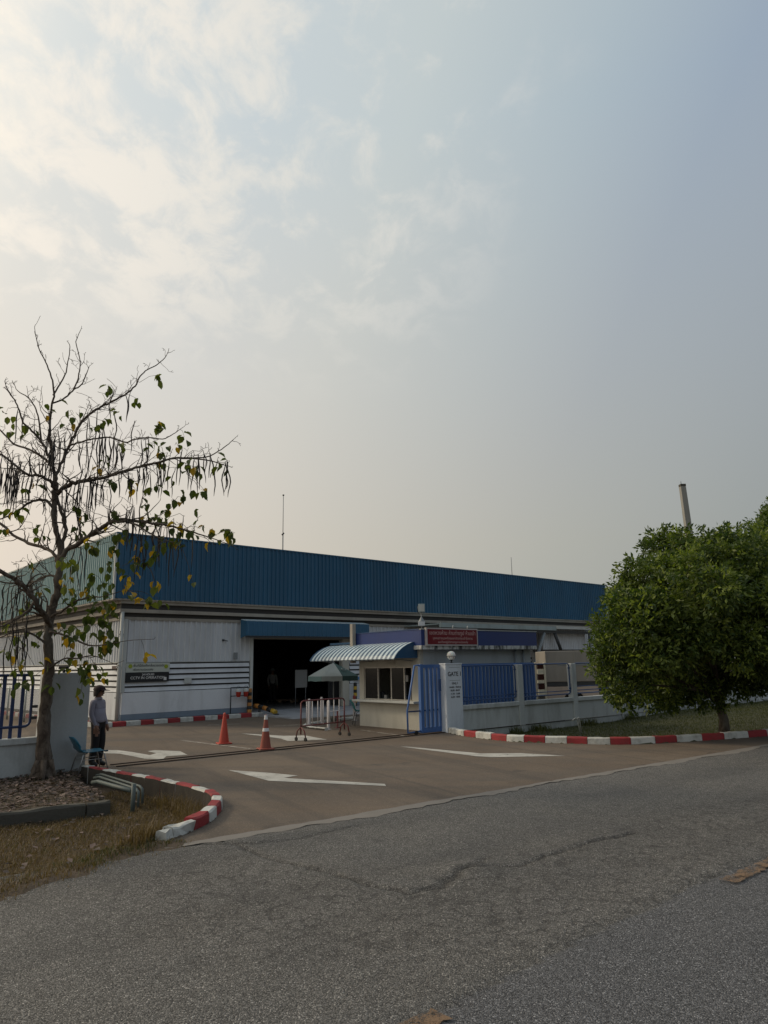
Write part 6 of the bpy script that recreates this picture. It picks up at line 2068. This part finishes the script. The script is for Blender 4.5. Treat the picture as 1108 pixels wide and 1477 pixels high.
for (x_, y_, z_, sp, cnt, lo, hi) in POD_AT:
    c = Vector((x_, y_, z_)) - BT
    near = sorted(twig_pts, key=lambda q: (q[0].x - c.x) ** 2 + (q[0].z - c.z) ** 2 + 0.15 * (q[0].y - c.y) ** 2)[:max(6, cnt * 5)]
    for k in range(cnt):
        if n_pod >= 270:
            break
        b0 = rt_.choice(near)[0]
        s = rt_.uniform(lo, hi)
        link_mesh('seed_pod', pod_me[rt_.randrange(6)], bt, b0 + Vector((0, 0, 0.01)), (rt_.uniform(-0.07, 0.07), rt_.uniform(-0.07, 0.07), rt_.uniform(0, 6.28)), (rt_.uniform(0.8, 1.2), rt_.uniform(0.8, 1.2), s))
        n_pod += 1

# leaves
def leaf_mesh(name, L, W, mat, fold=0.25, droop=0.2):
    v = [(0, 0, 0), (L * 0.25, W * 0.42, W * fold), (L * 0.25, -W * 0.42, W * fold), (L * 0.28, 0, 0), (L * 0.62, W * 0.46, W * fold - L * droop * 0.3), (L * 0.62, -W * 0.46, W * fold - L * droop * 0.3), (L * 0.64, 0, -L * droop * 0.3), (L, 0, -L * droop)]
    f = [(0, 3, 1), (0, 2, 3), (1, 3, 6, 4), (3, 2, 5, 6), (4, 6, 7), (6, 5, 7)]
    b = MB().quadmesh(v, f, 0, False)
    return b.mesh(name, mat)


lg = [leaf_mesh('leaf', 0.175, 0.120, M['leaf_green'], 0.20, 0.15), leaf_mesh('leaf', 0.165, 0.115, M['leaf_green'], 0.3, 0.3)]
ly = [leaf_mesh('leaf', 0.165, 0.115, M['leaf_yellow'], 0.20, 0.2), leaf_mesh('leaf', 0.15, 0.105, M['leaf_yellow'], 0.3, 0.3)]
LEAF_AT = [(-6.973, 13.0, 6.526, 0.065, 4, 0.2), (-7.315, 13.0, 6.603, 0.065, 4, 0.1), (-7.261, 13.0, 6.743, 0.065, 3, 0.1), (-6.416, 13.0, 7.083, 0.065, 1, 0), (-6.084, 13.0, 6.791, 0.065, 3, 0), (-5.523, 13.0, 7.453, 0.065, 4, 0), (-4.664, 13.0, 7.873, 0.065, 4, 0), (-5.369, 13.0, 6.948, 0.065, 3, 0.1), (-5.441, 13.0, 6.609, 0.065, 5, 0.1), (-5.047, 13.0, 6.07, 0.065, 2, 0.1), (-5.458, 13.0, 5.871, 0.065, 2, 0.3), (-4.264, 13.0, 6.362, 0.065, 6, 0.05), (-4.155, 13.0, 6.303, 0.065, 4, 0.05), (-3.747, 13.0, 6.114, 0.065, 4, 0.1), (-4.176, 13.0, 5.915, 0.065, 6, 0.2), (-4.193, 13.0, 5.709, 0.065, 4, 0.3), (-5.407, 13.0, 5.691, 0.065, 3, 0.6), (-4.367, 13.0, 5.236, 0.065, 5, 0.2), (-4.427, 13.0, 5.129, 0.065, 2, 0.2), (-4.853, 13.0, 5.245, 0.065, 2, 0.3), (-4.017, 13.0, 5.31, 0.065, 2, 0), (-3.698, 13.0, 5.535, 0.065, 4, 0.2), (-3.485, 13.0, 5.49, 0.065, 5, 0.1), (-3.274, 13.0, 5.459, 0.065, 2, 0.1), (-3.042, 13.0, 5.646, 0.065, 2, 0.1), (-2.957, 13.0, 5.426, 0.065, 4, 0.1), (-3.446, 13.0, 5.124, 0.065, 4, 0.1), (-3.313, 13.0, 5.054, 0.065, 3, 0.1), (-6.877, 13.0, 4.721, 0.065, 5, 0.2), (-6.82, 13.0, 4.813, 0.065, 4, 0.1), (-6.791, 13.0, 5.214, 0.065, 2, 0.3), (-6.694, 13.0, 4.413, 0.065, 2, 0.1), (-4.546, 13.0, 4.903, 0.065, 4, 0.2), (-4.391, 13.0, 4.674, 0.065, 5, 0.2), (-5.219, 13.0, 4.61, 0.065, 2, 0.5), (-4.104, 13.0, 4.655, 0.065, 5, 0.2), (-4.178, 13.0, 4.563, 0.065, 3, 0.3), (-3.809, 13.0, 4.424, 0.065, 4, 0.5), (-3.675, 13.0, 4.317, 0.065, 4, 0.3), (-3.389, 13.0, 4.615, 0.065, 3, 0.1), (-3.329, 13.0, 4.389, 0.065, 3, 0.2), (-3.157, 13.0, 4.281, 0.065, 4, 0.1), (-2.835, 13.0, 4.301, 0.065, 5, 0.1), (-2.73, 13.0, 4.246, 0.065, 4, 0.1), (-5.536, 13.0, 4.129, 0.065, 5, 0.2), (-5.439, 13.0, 4.036, 0.065, 5, 0.1), (-5.623, 13.0, 4.459, 0.065, 2, 0.3), (-5.215, 13.0, 4.149, 0.065, 2, 0.9), (-5.736, 13.0, 3.36, 0.065, 3, 0.5), (-5.96, 13.0, 3.453, 0.065, 3, 0.9), (-5.813, 13.0, 3.527, 0.065, 2, 0.9), (-4.635, 13.0, 3.467, 0.065, 4, 0.6), (-4.574, 13.0, 3.274, 0.065, 4, 0.6), (-4.147, 13.0, 3.394, 0.065, 3, 0.8), (-4.104, 13.0, 3.291, 0.065, 2, 0.7), (-3.381, 13.0, 3.316, 0.065, 2, 0.7), (-4.358, 13.0, 3.043, 0.065, 4, 0.6), (-4.23, 13.0, 3.015, 0.065, 5, 0.4), (-4.069, 13.0, 3.075, 0.065, 3, 0.3), (-5.169, 13.0, 2.471, 0.065, 5, 0.2), (-5.088, 13.0, 2.186, 0.065, 4, 0.2), (-5.032, 13.0, 2.283, 0.065, 4, 0.3), (-5.492, 13.0, 2.601, 0.065, 4, 0.2), (-4.903, 13.0, 2.839, 0.065, 6, 0.3), (-4.271, 13.0, 2.086, 0.065, 3, 0.9), (-6.445, 13.0, 2.003, 0.065, 3, 0.2), (-5.847, 13.0, 1.992, 0.065, 4, 0.1), (-5.688, 13.0, 1.868, 0.065, 4, 0.2), (-5.402, 13.0, 1.681, 0.065, 4, 0.3), (-6.394, 13.0, 1.699, 0.065, 2, 0.8), (-5.179, 13.0, 1.677, 0.065, 3, 0.7), (-5.546, 13.0, 1.624, 0.065, 2, 0.4), (-5.806, 13.0, 2.606, 0.065, 4, 0.2), (-5.405, 13.0, 3.163, 0.065, 4, 0.2), (-5.261, 13.0, 2.908, 0.065, 4, 0.3), (-5.67, 13.0, 3.678, 0.065, 4, 0.1), (-5.47, 13.0, 3.739, 0.065, 4, 0.2), (-3.921, 13.0, 4.034, 0.065, 4, 0.4), (-3.599, 13.0, 4.028, 0.065, 3, 0.5), (-3.125, 13.0, 4.084, 0.065, 2, 0.4), (-2.845, 13.0, 4.209, 0.065, 2, 0.3), (-6.826, 13.0, 2.625, 0.065, 4, 0.2), (-6.829, 13.0, 2.377, 0.065, 3, 0.3), (-6.34, 13.0, 1.94, 0.065, 2, 0.3), (-6.664, 13.0, 3.06, 0.065, 4, 0.1), (-6.191, 13.0, 1.938, 0.065, 3, 0.2), (-5.707, 13.0, 2.112, 0.065, 4, 0.2), (-5.478, 13.0, 2.046, 0.065, 4, 0.2), (-5.256, 13.0, 1.896, 0.065, 4, 0.3), (-5.634, 13.0, 2.479, 0.065, 5, 0.1), (-5.85, 13.0, 2.36, 0.065, 4, 0.1), (-5.442, 13.0, 2.787, 0.065, 4, 0.2), (-5.143, 13.0, 3.032, 0.065, 4, 0.3), (-5.84, 13.0, 3.045, 0.065, 4, 0.1), (-6.299, 13.0, 3.243, 0.065, 3, 0.1), (-5.668, 13.0, 3.295, 0.065, 3, 0.3), (-6.706, 13.0, 2.13, 0.065, 4, 0.1), (-6.911, 13.0, 2.317, 0.065, 4, 0.1), (-6.537, 13.0, 1.641, 0.065, 3, 0.2), (-6.042, 13.0, 1.633, 0.065, 3, 0.2), (-5.595, 13.0, 1.445, 0.065, 3, 0.3), (-5.06, 13.0, 3.731, 0.065, 4, 0.2), (-4.815, 13.0, 3.921, 0.065, 4, 0.2), (-4.554, 13.0, 3.851, 0.065, 4, 0.3), (-4.372, 13.0, 4.042, 0.065, 4, 0.3), (-4.041, 13.0, 3.841, 0.065, 4, 0.4), (-4.963, 13.0, 4.249, 0.065, 4, 0.2), (-4.708, 13.0, 4.31, 0.065, 4, 0.1), (-4.453, 13.0, 4.371, 0.065, 4, 0.2), (-5.303, 13.0, 3.543, 0.065, 4, 0.2), (-4.988, 13.0, 2.591, 0.065, 5, 0.2), (-4.91, 13.0, 2.343, 0.065, 4, 0.3), (-5.514, 13.0, 2.913, 0.065, 3, 0.25), (-5.307, 13.0, 2.659, 0.065, 3, 0.25), (-5.786, 13.0, 3.17, 0.065, 3, 0.25), (-5.937, 13.0, 2.671, 0.065, 3, 0.25), (-5.122, 13.0, 2.718, 0.065, 3, 0.25), (-5.008, 13.0, 2.904, 0.065, 3, 0.25), (-4.826, 13.0, 3.026, 0.065, 3, 0.25), (-5.215, 13.0, 2.225, 0.065, 3, 0.25), (-5.377, 13.0, 1.862, 0.065, 3, 0.25), (-5.778, 13.0, 2.235, 0.065, 3, 0.25), (-5.56, 13.0, 1.805, 0.065, 3, 0.25), (-5.418, 13.0, 3.354, 0.065, 3, 0.25), (-5.159, 13.0, 3.285, 0.065, 3, 0.25), (-4.976, 13.0, 3.409, 0.065, 3, 0.25), (-4.736, 13.0, 3.661, 0.065, 3, 0.25), (-4.48, 13.0, 3.656, 0.065, 3, 0.25), (-4.227, 13.0, 3.716, 0.065, 3, 0.25), (-3.994, 13.0, 4.231, 0.065, 3, 0.25), (-3.731, 13.0, 4.095, 0.065, 3, 0.25), (-3.48, 13.0, 4.287, 0.065, 3, 0.25), (-4.857, 13.0, 4.643, 0.065, 3, 0.25), (-5.642, 13.0, 4.724, 0.065, 3, 0.25), (-5.883, 13.0, 4.464, 0.065, 3, 0.25), (-5.777, 13.0, 4.793, 0.065, 3, 0.25), (-4.951, 13.0, 4.053, 0.065, 3, 0.25), (-6.347, 13.0, 2.307, 0.065, 3, 0.25), (-6.621, 13.0, 1.885, 0.065, 3, 0.25), (-6.791, 13.0, 1.706, 0.065, 3, 0.25), (-6.247, 13.0, 2.614, 0.065, 3, 0.25), (-6.546, 13.0, 2.434, 0.065, 3, 0.25), (-7.115, 13.0, 4.487, 0.065, 3, 0.25), (-6.937, 13.0, 3.96, 0.065, 3, 0.25), (-6.596, 13.0, 4.477, 0.065, 3, 0.25), (-6.6, 13.0, 5.278, 0.065, 3, 0.25), (-6.18, 13.0, 6.652, 0.065, 3, 0.25), (-5.845, 13.0, 6.645, 0.065, 3, 0.25), (-4.939, 13.0, 7.197, 0.065, 3, 0.25), (-6.595, 13.0, 6.801, 0.065, 3, 0.25), (-3.959, 13.0, 4.892, 0.065, 3, 0.25), (-3.766, 13.0, 4.955, 0.065, 3, 0.25), (-4.769, 13.0, 5.379, 0.065, 3, 0.25), (-5.089, 13.0, 5.25, 0.065, 3, 0.25), (-3.323, 13.0, 5.351, 0.065, 3, 0.25), (-4.01, 13.0, 6.05, 0.065, 3, 0.25), (-4.475, 13.0, 6.059, 0.065, 3, 0.25)]
n_leaf = 0
more_leaves = MB()
for (x_, y_, z_, sp, cnt, yel) in LEAF_AT:
    c = Vector((x_, y_, z_)) - BT
    near = min(twig_pts, key=lambda q: (q[0].x - c.x) ** 2 + (q[0].z - c.z) ** 2 + 0.1 * (q[0].y - c.y) ** 2)[0]
    cy = near.y + rt_.uniform(-0.15, 0.15)
    c = Vector((c.x, cy, c.z))
    # a short stalk links the spray with the nearest twig
    mid = (near + c) / 2 + Vector((0, 0, 0.05))
    MBs = MB().tube([near, mid, c], [0.005, 0.004, 0.003], 4)
    MBs.build('leaf_stalk', M['bark'], bt)
    for k in range(cnt):
        off = Vector((NR.normal(0, sp), NR.normal(0, sp), NR.normal(0, sp * 0.9)))
        m_ = rt_.choice(ly if rt_.random() < yel * 0.7 else lg)
        s = rt_.uniform(0.75, 1.2)
        e_ = (rt_.uniform(-0.6, 0.6), rt_.uniform(0.2, 1.5), rt_.uniform(0, 6.28))
        if n_leaf < 296:
            link_mesh('leaf', m_, bt, c + off, e_, (s, s, s))
        else:
            from mathutils import Euler
            Mx = Matrix.Translation(c + off) @ Euler(e_).to_matrix().to_4x4() @ Matrix.Scale(s, 4)
            more_leaves.quadmesh([tuple(Mx @ v.co) for v in m_.vertices], [tuple(p.vertices) for p in m_.polygons], 1 if m_ in ly else 0)
        n_leaf += 1


if more_leaves.v:
    more_leaves.build('foliage', [M['leaf_green'], M['leaf_yellow']], bt)['kind'] = 'stuff'


# ------------------------------------------------------------------ dense evergreen trees on the right
def leaf_cloud(lobes, count, size, rng, core=0.55):
    """leaf-sized folded blades through the outer part of the lobes, gathered in sprays"""
    sub = []
    for l in lobes:
        n_s = int(9 + 16 * l[3] ** 1.6)
        for k in range(n_s):
            d = rng.normal(size=3)
            d /= np.linalg.norm(d)
            rr = l[3] * rng.uniform(0.22, 0.40)
            k_ = (l[3] - rr * 0.55) * rng.uniform(0.80, 1.13)
            sub.append((l[0] + d[0] * k_, l[1] + d[1] * k_, l[2] + d[2] * k_ * 0.9, rr, rng.random()))
    lobes = sub
    wts = np.array([l[3] ** 1.7 for l in lobes])
    wts = wts / wts.sum()
    n_spray = count // 9
    pick = rng.choice(len(lobes), n_spray, p=wts)
    L = np.array(lobes)[pick]
    u = rng.normal(size=(n_spray, 3))
    u /= np.linalg.norm(u, axis=1)[:, None]
    rad = core + (1.10 - core) * rng.random(n_spray) ** 0.7
    bump = 1 + 0.16 * np.sin(u[:, 0] * 7 + L[:, 0]) * np.sin(u[:, 1] * 6) * np.cos(u[:, 2] * 8)
    sc = L[:, 3] * rad * bump
    c = L[:, :3] + u * np.stack([sc, sc, sc * 0.86], 1)
    outw = u
    # leaves of each spray
    C = np.repeat(c, 9, 0) + rng.normal(0, 0.055, (n_spray * 9, 3))
    O = np.repeat(outw, 9, 0) + rng.normal(0, 0.75, (n_spray * 9, 3))
    O[:, 2] -= 0.25
    O /= np.linalg.norm(O, axis=1)[:, None]
    S = np.cross(O, rng.normal(size=O.shape))
    S /= np.linalg.norm(S, axis=1)[:, None]
    Nn = np.cross(O, S)
    ln = size * rng.uniform(0.7, 1.35, len(C))[:, None]
    wd_ = ln * 0.21
    a = C
    b = C + O * ln * 0.5 + S * wd_ + Nn * wd_ * 0.35
    d = C + O * ln * 0.5 - S * wd_ + Nn * wd_ * 0.35
    e = C + O * ln
    V = np.stack([a, b, e, d], 1).reshape(-1, 3)
    tint = np.repeat(np.clip(np.repeat(L[:, 4] ** 1.6 * 0.55 + rng.random(n_spray) ** 1.5 * 0.25, 9) + rng.random(len(C)) * 0.22, 0, 0.999), 4)
    return V, tint


def leaf_object(name, V, tint, mat, parent):
    nq = len(V) // 4
    idx = np.arange(nq)[:, None] * 4
    tri = np.concatenate([idx + np.array([[0, 1, 2]]), idx + np.array([[0, 2, 3]])], 1).reshape(-1, 3)
    me = bpy.data.meshes.new(name)
    me.vertices.add(len(V))
    me.vertices.foreach_set('co', V.ravel().astype(np.float32))
    me.loops.add(tri.size)
    me.loops.foreach_set('vertex_index', tri.ravel().astype(np.int32))
    me.polygons.add(len(tri))
    me.polygons.foreach_set('loop_start', (np.arange(len(tri)) * 3).astype(np.int32))
    me.update(calc_edges=True)
    at = me.attributes.new('tint', 'FLOAT', 'POINT')
    at.data.foreach_set('value', tint.astype(np.float32))
    me.materials.append(mat)
    return link_mesh(name, me, parent)


def dense_tree(label, base, lobes, count, size, seed, mat, trunk_r, fork_z):
    t = thing('evergreen_tree', label, 'tree', base)
    B_ = Vector(base)
    rng = np.random.default_rng(seed)
    r = random.Random(seed)
    V, tint = leaf_cloud([(l[0] - base[0], l[1] - base[1], l[2] - base[2], l[3]) for l in lobes], count, size, rng)
    keep = (V.reshape(-1, 4, 3)[:, :, 2].min(1) > 0.35)
    V = V.reshape(-1, 4, 3)[keep].reshape(-1, 3)
    tint = tint.reshape(-1, 4)[keep].reshape(-1)
    leaf_object('crown', V, tint, mat, t)['kind'] = 'stuff'
    tb = MB()
    pts = [(0, 0, -0.25), (0.0, 0, 0.02), (0.02, 0, 0.3), (-0.03, 0.02, fork_z * 0.6), (0.02, 0, fork_z), (0.0, 0.05, fork_z * 1.7)]
    tb.tube(pts, [trunk_r * 1.7, trunk_r * 1.35, trunk_r * 1.1, trunk_r, trunk_r * 0.95, trunk_r * 0.6], 12)
    tb.build('trunk', M['bark'], t)
    for l in lobes:
        c = Vector(l[:3]) - B_
        s = Vector((0, 0, fork_z * r.uniform(0.7, 1.3)))
        m_ = s.lerp(c, 0.5) + Vector((r.uniform(-0.2, 0.2), r.uniform(-0.2, 0.2), 0.1))
        MB().tube([s, s.lerp(m_, 0.5) + Vector((0, 0, 0.08)), m_, m_.lerp(c, 0.6), c + (c - m_) * 0.3], [trunk_r * 0.5, trunk_r * 0.42, trunk_r * 0.33, trunk_r * 0.2, 0.01], 7).build('branch', M['bark_dark'], t)
    return t


dense_tree('dense rounded evergreen tree on the right verge, its crown hanging over the wall', (*(8.658, 19.089), 0), [(6.165, 17.2, 2.434, 1.15), (5.758, 17.4, 2.698, 0.85), (5.289, 17.3, 1.883, 0.55), (5.634, 17.4, 1.312, 0.6), (6.958, 18.6, 3.638, 1.0), (7.791, 18.9, 4.396, 0.95), (8.418, 18.6, 4.526, 0.9), (7.364, 16.9, 3.21, 1.3), (8.68, 17.6, 3.848, 1.25), (8.5, 17.0, 2.707, 1.3), (7.032, 17.1, 2.414, 1.0), (9.817, 18.2, 3.544, 1.2), (9.626, 17.8, 2.395, 1.2), (6.703, 18.9, 3.674, 0.45), (6.465, 18.9, 3.9, 0.25), (8.363, 19.6, 2.677, 1.4), (10.092, 19.0, 4.556, 0.8), (6.764, 18.7, 1.259, 0.75), (7.257, 18.9, 0.985, 0.5), (8.116, 19.3, 1.577, 1.0), (9.148, 19.5, 1.739, 1.0), (9.766, 19.3, 1.547, 0.8), (10.541, 19.0, 1.712, 0.9), (5.851, 17.9, 0.967, 0.4)], 118000, 0.118, 3, M['leaf_dense'], 0.105, 0.95)
dense_tree('taller evergreen tree at the right edge of the picture, behind the rounded one', (12.6, 19.6, -0.05), [(11.126, 19.8, 4.856, 1.0), (11.518, 20.0, 5.483, 0.8), (11.168, 20.2, 5.488, 0.45), (11.524, 19.6, 3.657, 1.5), (12.684, 20.0, 4.66, 1.5), (11.901, 19.6, 2.334, 1.4)], 46000, 0.118, 4, M['leaf_dense2'], 0.12, 1.1)
# leaf shoots hanging from the trunk of the rounded tree
tg = [o for o in bpy.data.objects if o.get('label', '').startswith('dense rounded')][0]
V, tint = leaf_cloud([(-0.06, -0.12, z_, 0.17) for z_ in (0.75, 0.95, 1.15, 1.35)] + [(-0.25, -0.2, 1.3, 0.3)], 1400, 0.11, np.random.default_rng(9), 0.2)
leaf_object('trunk_shoots', V, tint, M['leaf_dense'], tg)['kind'] = 'stuff'


# ------------------------------------------------------------------ grass, dead leaves, weeds
def blades(name, P, h0, h1, w, lean, mat, seed):
    rng = np.random.default_rng(seed)
    n = len(P)
    h = rng.uniform(h0, h1, n)[:, None]
    a = rng.uniform(0, 2 * PI, n)
    D = np.stack([np.cos(a), np.sin(a), np.zeros(n)], 1)
    ln = rng.uniform(0.1, lean, n)[:, None]
    a2 = a + rng.uniform(-1.2, 1.2, n)
    S = np.stack([-np.sin(a2), np.cos(a2), np.zeros(n)], 1) * w
    up_v = np.array([[0, 0, 1.0]])
    b0, b1 = P - S, P + S
    m = P + D * h * ln * 0.35 + up_v * h * 0.6
    t_ = P + D * h * ln + up_v * h * (1 - ln * 0.35)
    V = np.stack([b0, b1, m + S * 0.6, m - S * 0.6, t_], 1).reshape(-1, 3)
    idx = np.arange(n)[:, None] * 5
    tri = np.concatenate([idx + np.array([[0, 1, 2]]), idx + np.array([[0, 2, 3]]), idx + np.array([[3, 2, 4]])], 1).reshape(-1, 3)
    me = bpy.data.meshes.new(name)
    me.vertices.add(len(V))
    me.vertices.foreach_set('co', V.ravel().astype(np.float32))
    me.loops.add(tri.size)
    me.loops.foreach_set('vertex_index', tri.ravel().astype(np.int32))
    me.polygons.add(len(tri))
    me.polygons.foreach_set('loop_start', (np.arange(len(tri)) * 3).astype(np.int32))
    me.update(calc_edges=True)
    at = me.attributes.new('tint', 'FLOAT', 'POINT')
    at.data.foreach_set('value', np.repeat(rng.random(n) * 0.999, 5).astype(np.float32))
    me.materials.append(mat)
    o = link_mesh(name, me)
    o['kind'] = 'stuff'
    return o


rng = np.random.default_rng(77)
# left verge
x = rng.uniform(-8.5, -2.0, 260000)
y = rng.uniform(2.6, 12.6, 260000)
h, ins = verge_l_height(x, y)
lip = seg_dist(x, y, [VERGE_L[i] for i in range(0, 7)])
kd = seg_dist(x, y, KERB_L)
bank = inside(x, y, BANK)
patch = fuzz(x, y, 1.6, 41)
fringe = ~ins & (lip < 0.35) & (lip < kd) & (rng.random(x.shape) < 0.75 * np.exp(-lip / 0.10) * (1 + 0.8 * fuzz(x, y, 6, 44)))
ok = ((ins & ~bank & (kd > 0.10)) | fringe) & (rng.random(x.shape) < 0.75 + 0.3 * patch)
P = np.stack([x, y, h], 1)
gsel = ok & (rng.random(x.shape) < np.clip(0.07 + 0.5 * (1 - sstep(0.1, 0.6, lip)) * (patch > -0.1), 0, 0.55))
dsel = ok & ~gsel
blades('dry_grass', P[dsel], 0.02, 0.085, 0.0032, 1.7, M['grass_dry'], 1)
blades('green_grass', P[gsel], 0.02, 0.075, 0.0035, 1.3, M['grass_green'], 2)
# tall tufts along the inside of the kerb
tl = rng.choice(len(KERB_L) - 1, 3500, p=None)
tt = rng.random(3500)
KL = np.array(KERB_L)
kp = KL[tl] * (1 - tt[:, None]) + KL[tl + 1] * tt[:, None]
kp = kp + np.stack([rng.uniform(-0.45, -0.17, 3500), rng.uniform(-0.4, 0.05, 3500)], 1)
kh, kin = verge_l_height(kp[:, 0], kp[:, 1])
kk = kin & (seg_dist(kp[:, 0], kp[:, 1], KERB_L) > 0.19) & (kp[:, 1] < 11.3)
blades('tall_dry_grass', np.stack([kp[:, 0], kp[:, 1], kh], 1)[kk], 0.10, 0.30, 0.004, 0.8, M['grass_dry'], 3)


def litter(name, x, y, h, size, seed, mat):
    rng = np.random.default_rng(seed)
    n = len(x)
    a = rng.uniform(0, 2 * PI, n)
    tilt = rng.normal(0, 0.16, n)
    s = size * rng.uniform(0.5, 1.25, n)
    D = np.stack([np.cos(a), np.sin(a), tilt], 1)
    S = np.stack([-np.sin(a), np.cos(a), rng.normal(0, 0.22, n)], 1)
    c = np.stack([x, y, h + rng.uniform(0.008, 0.045, n)], 1)
    up_v = np.array([[0, 0, 1.0]])
    s_ = s[:, None]
    V = np.stack([c - D * s_ * 0.5, c + S * s_ * 0.30 + up_v * s_ * 0.12, c + D * s_ * 0.5 + up_v * s_ * rng.uniform(-0.05, 0.16, n)[:, None], c - S * s_ * 0.30 + up_v * s_ * 0.10], 1).reshape(-1, 3)
    tint = np.repeat(np.clip(rng.beta(1.4, 2.6, n), 0, 0.999), 4)
    o = leaf_object(name, V, tint, mat, None)
    o['kind'] = 'stuff'
    return o


x = rng.uniform(-9.5, -3.6, 26000)
y = rng.uniform(7.0, 14.2, 26000)
h, ins = verge_l_height(x, y)
bk = inside(x, y, BANK)
dens = 0.50 + 0.45 * fuzz(x, y, 1.4, 51)
sel = bk & (rng.random(x.shape) < dens)
litter('dead_leaves', x[sel], y[sel], h[sel], 0.085, 4, M['litter'])
x = rng.uniform(-9.0, -2.4, 1500)
y = rng.uniform(3.0, 12.0, 1500)
h, ins = verge_l_height(x, y)
sel = ins & ~inside(x, y, BANK) & (seg_dist(x, y, KERB_L) > 0.2) & (rng.random(x.shape) < 0.42)
litter('dead_leaves', x[sel], y[sel], h[sel] + 0.035, 0.095, 5, M['litter'])
# thin grass between the leaves
x = rng.uniform(-9.5, -3.6, 26000)
y = rng.uniform(7.0, 14.2, 26000)
h, ins = verge_l_height(x, y)
sel = inside(x, y, BANK) & (rng.random(x.shape) < np.clip(0.20 - 0.5 * fuzz(x, y, 1.4, 51), 0, 0.8))
blades('bank_grass', np.stack([x, y, h], 1)[sel], 0.02, 0.08, 0.003, 1.3, M['grass_green'], 6)
# right verge
x = rng.uniform(2.0, 20.0, 200000)
y = rng.uniform(16.4, 33.0, 200000)
h, wd, al = verge_r_height(x, y)
kd = seg_dist(x, y, KERB_R)
bare = np.exp(-((kd - 0.9) / 0.55) ** 2) * sstep(4.5, 7.0, al)
sel = inside(x, y, VERGE_R) & (kd > 0.18) & (wd < 0.0) & (rng.random(x.shape) < 0.9 - 0.85 * bare)
blades('short_grass', np.stack([x, y, h], 1)[sel], 0.02, 0.075, 0.005, 1.2, M['grass_green'], 7)
# weeds along the foot of the right wall
n = 2600
al = rng.beta(1.2, 1.2, n) * 8.5 + 0.7
cl_ = (np.sin(al * 2.3) + np.sin(al * 5.1 + 1)) > 0.25
ds = -rng.exponential(0.12, n) - 0.04
px_ = WALL_R0.x + FU.x * al - FU.y * ds
py_ = WALL_R0.y + FU.y * al + FU.x * ds
h, wd, _ = verge_r_height(px_, py_)
sel = (wd < -0.03) & cl_ & (seg_dist(px_, py_, KERB_R) > 0.2)
blades('wall_weeds', np.stack([px_, py_, h], 1)[sel], 0.06, 0.30, 0.008, 0.9, M['grass_green'], 8)
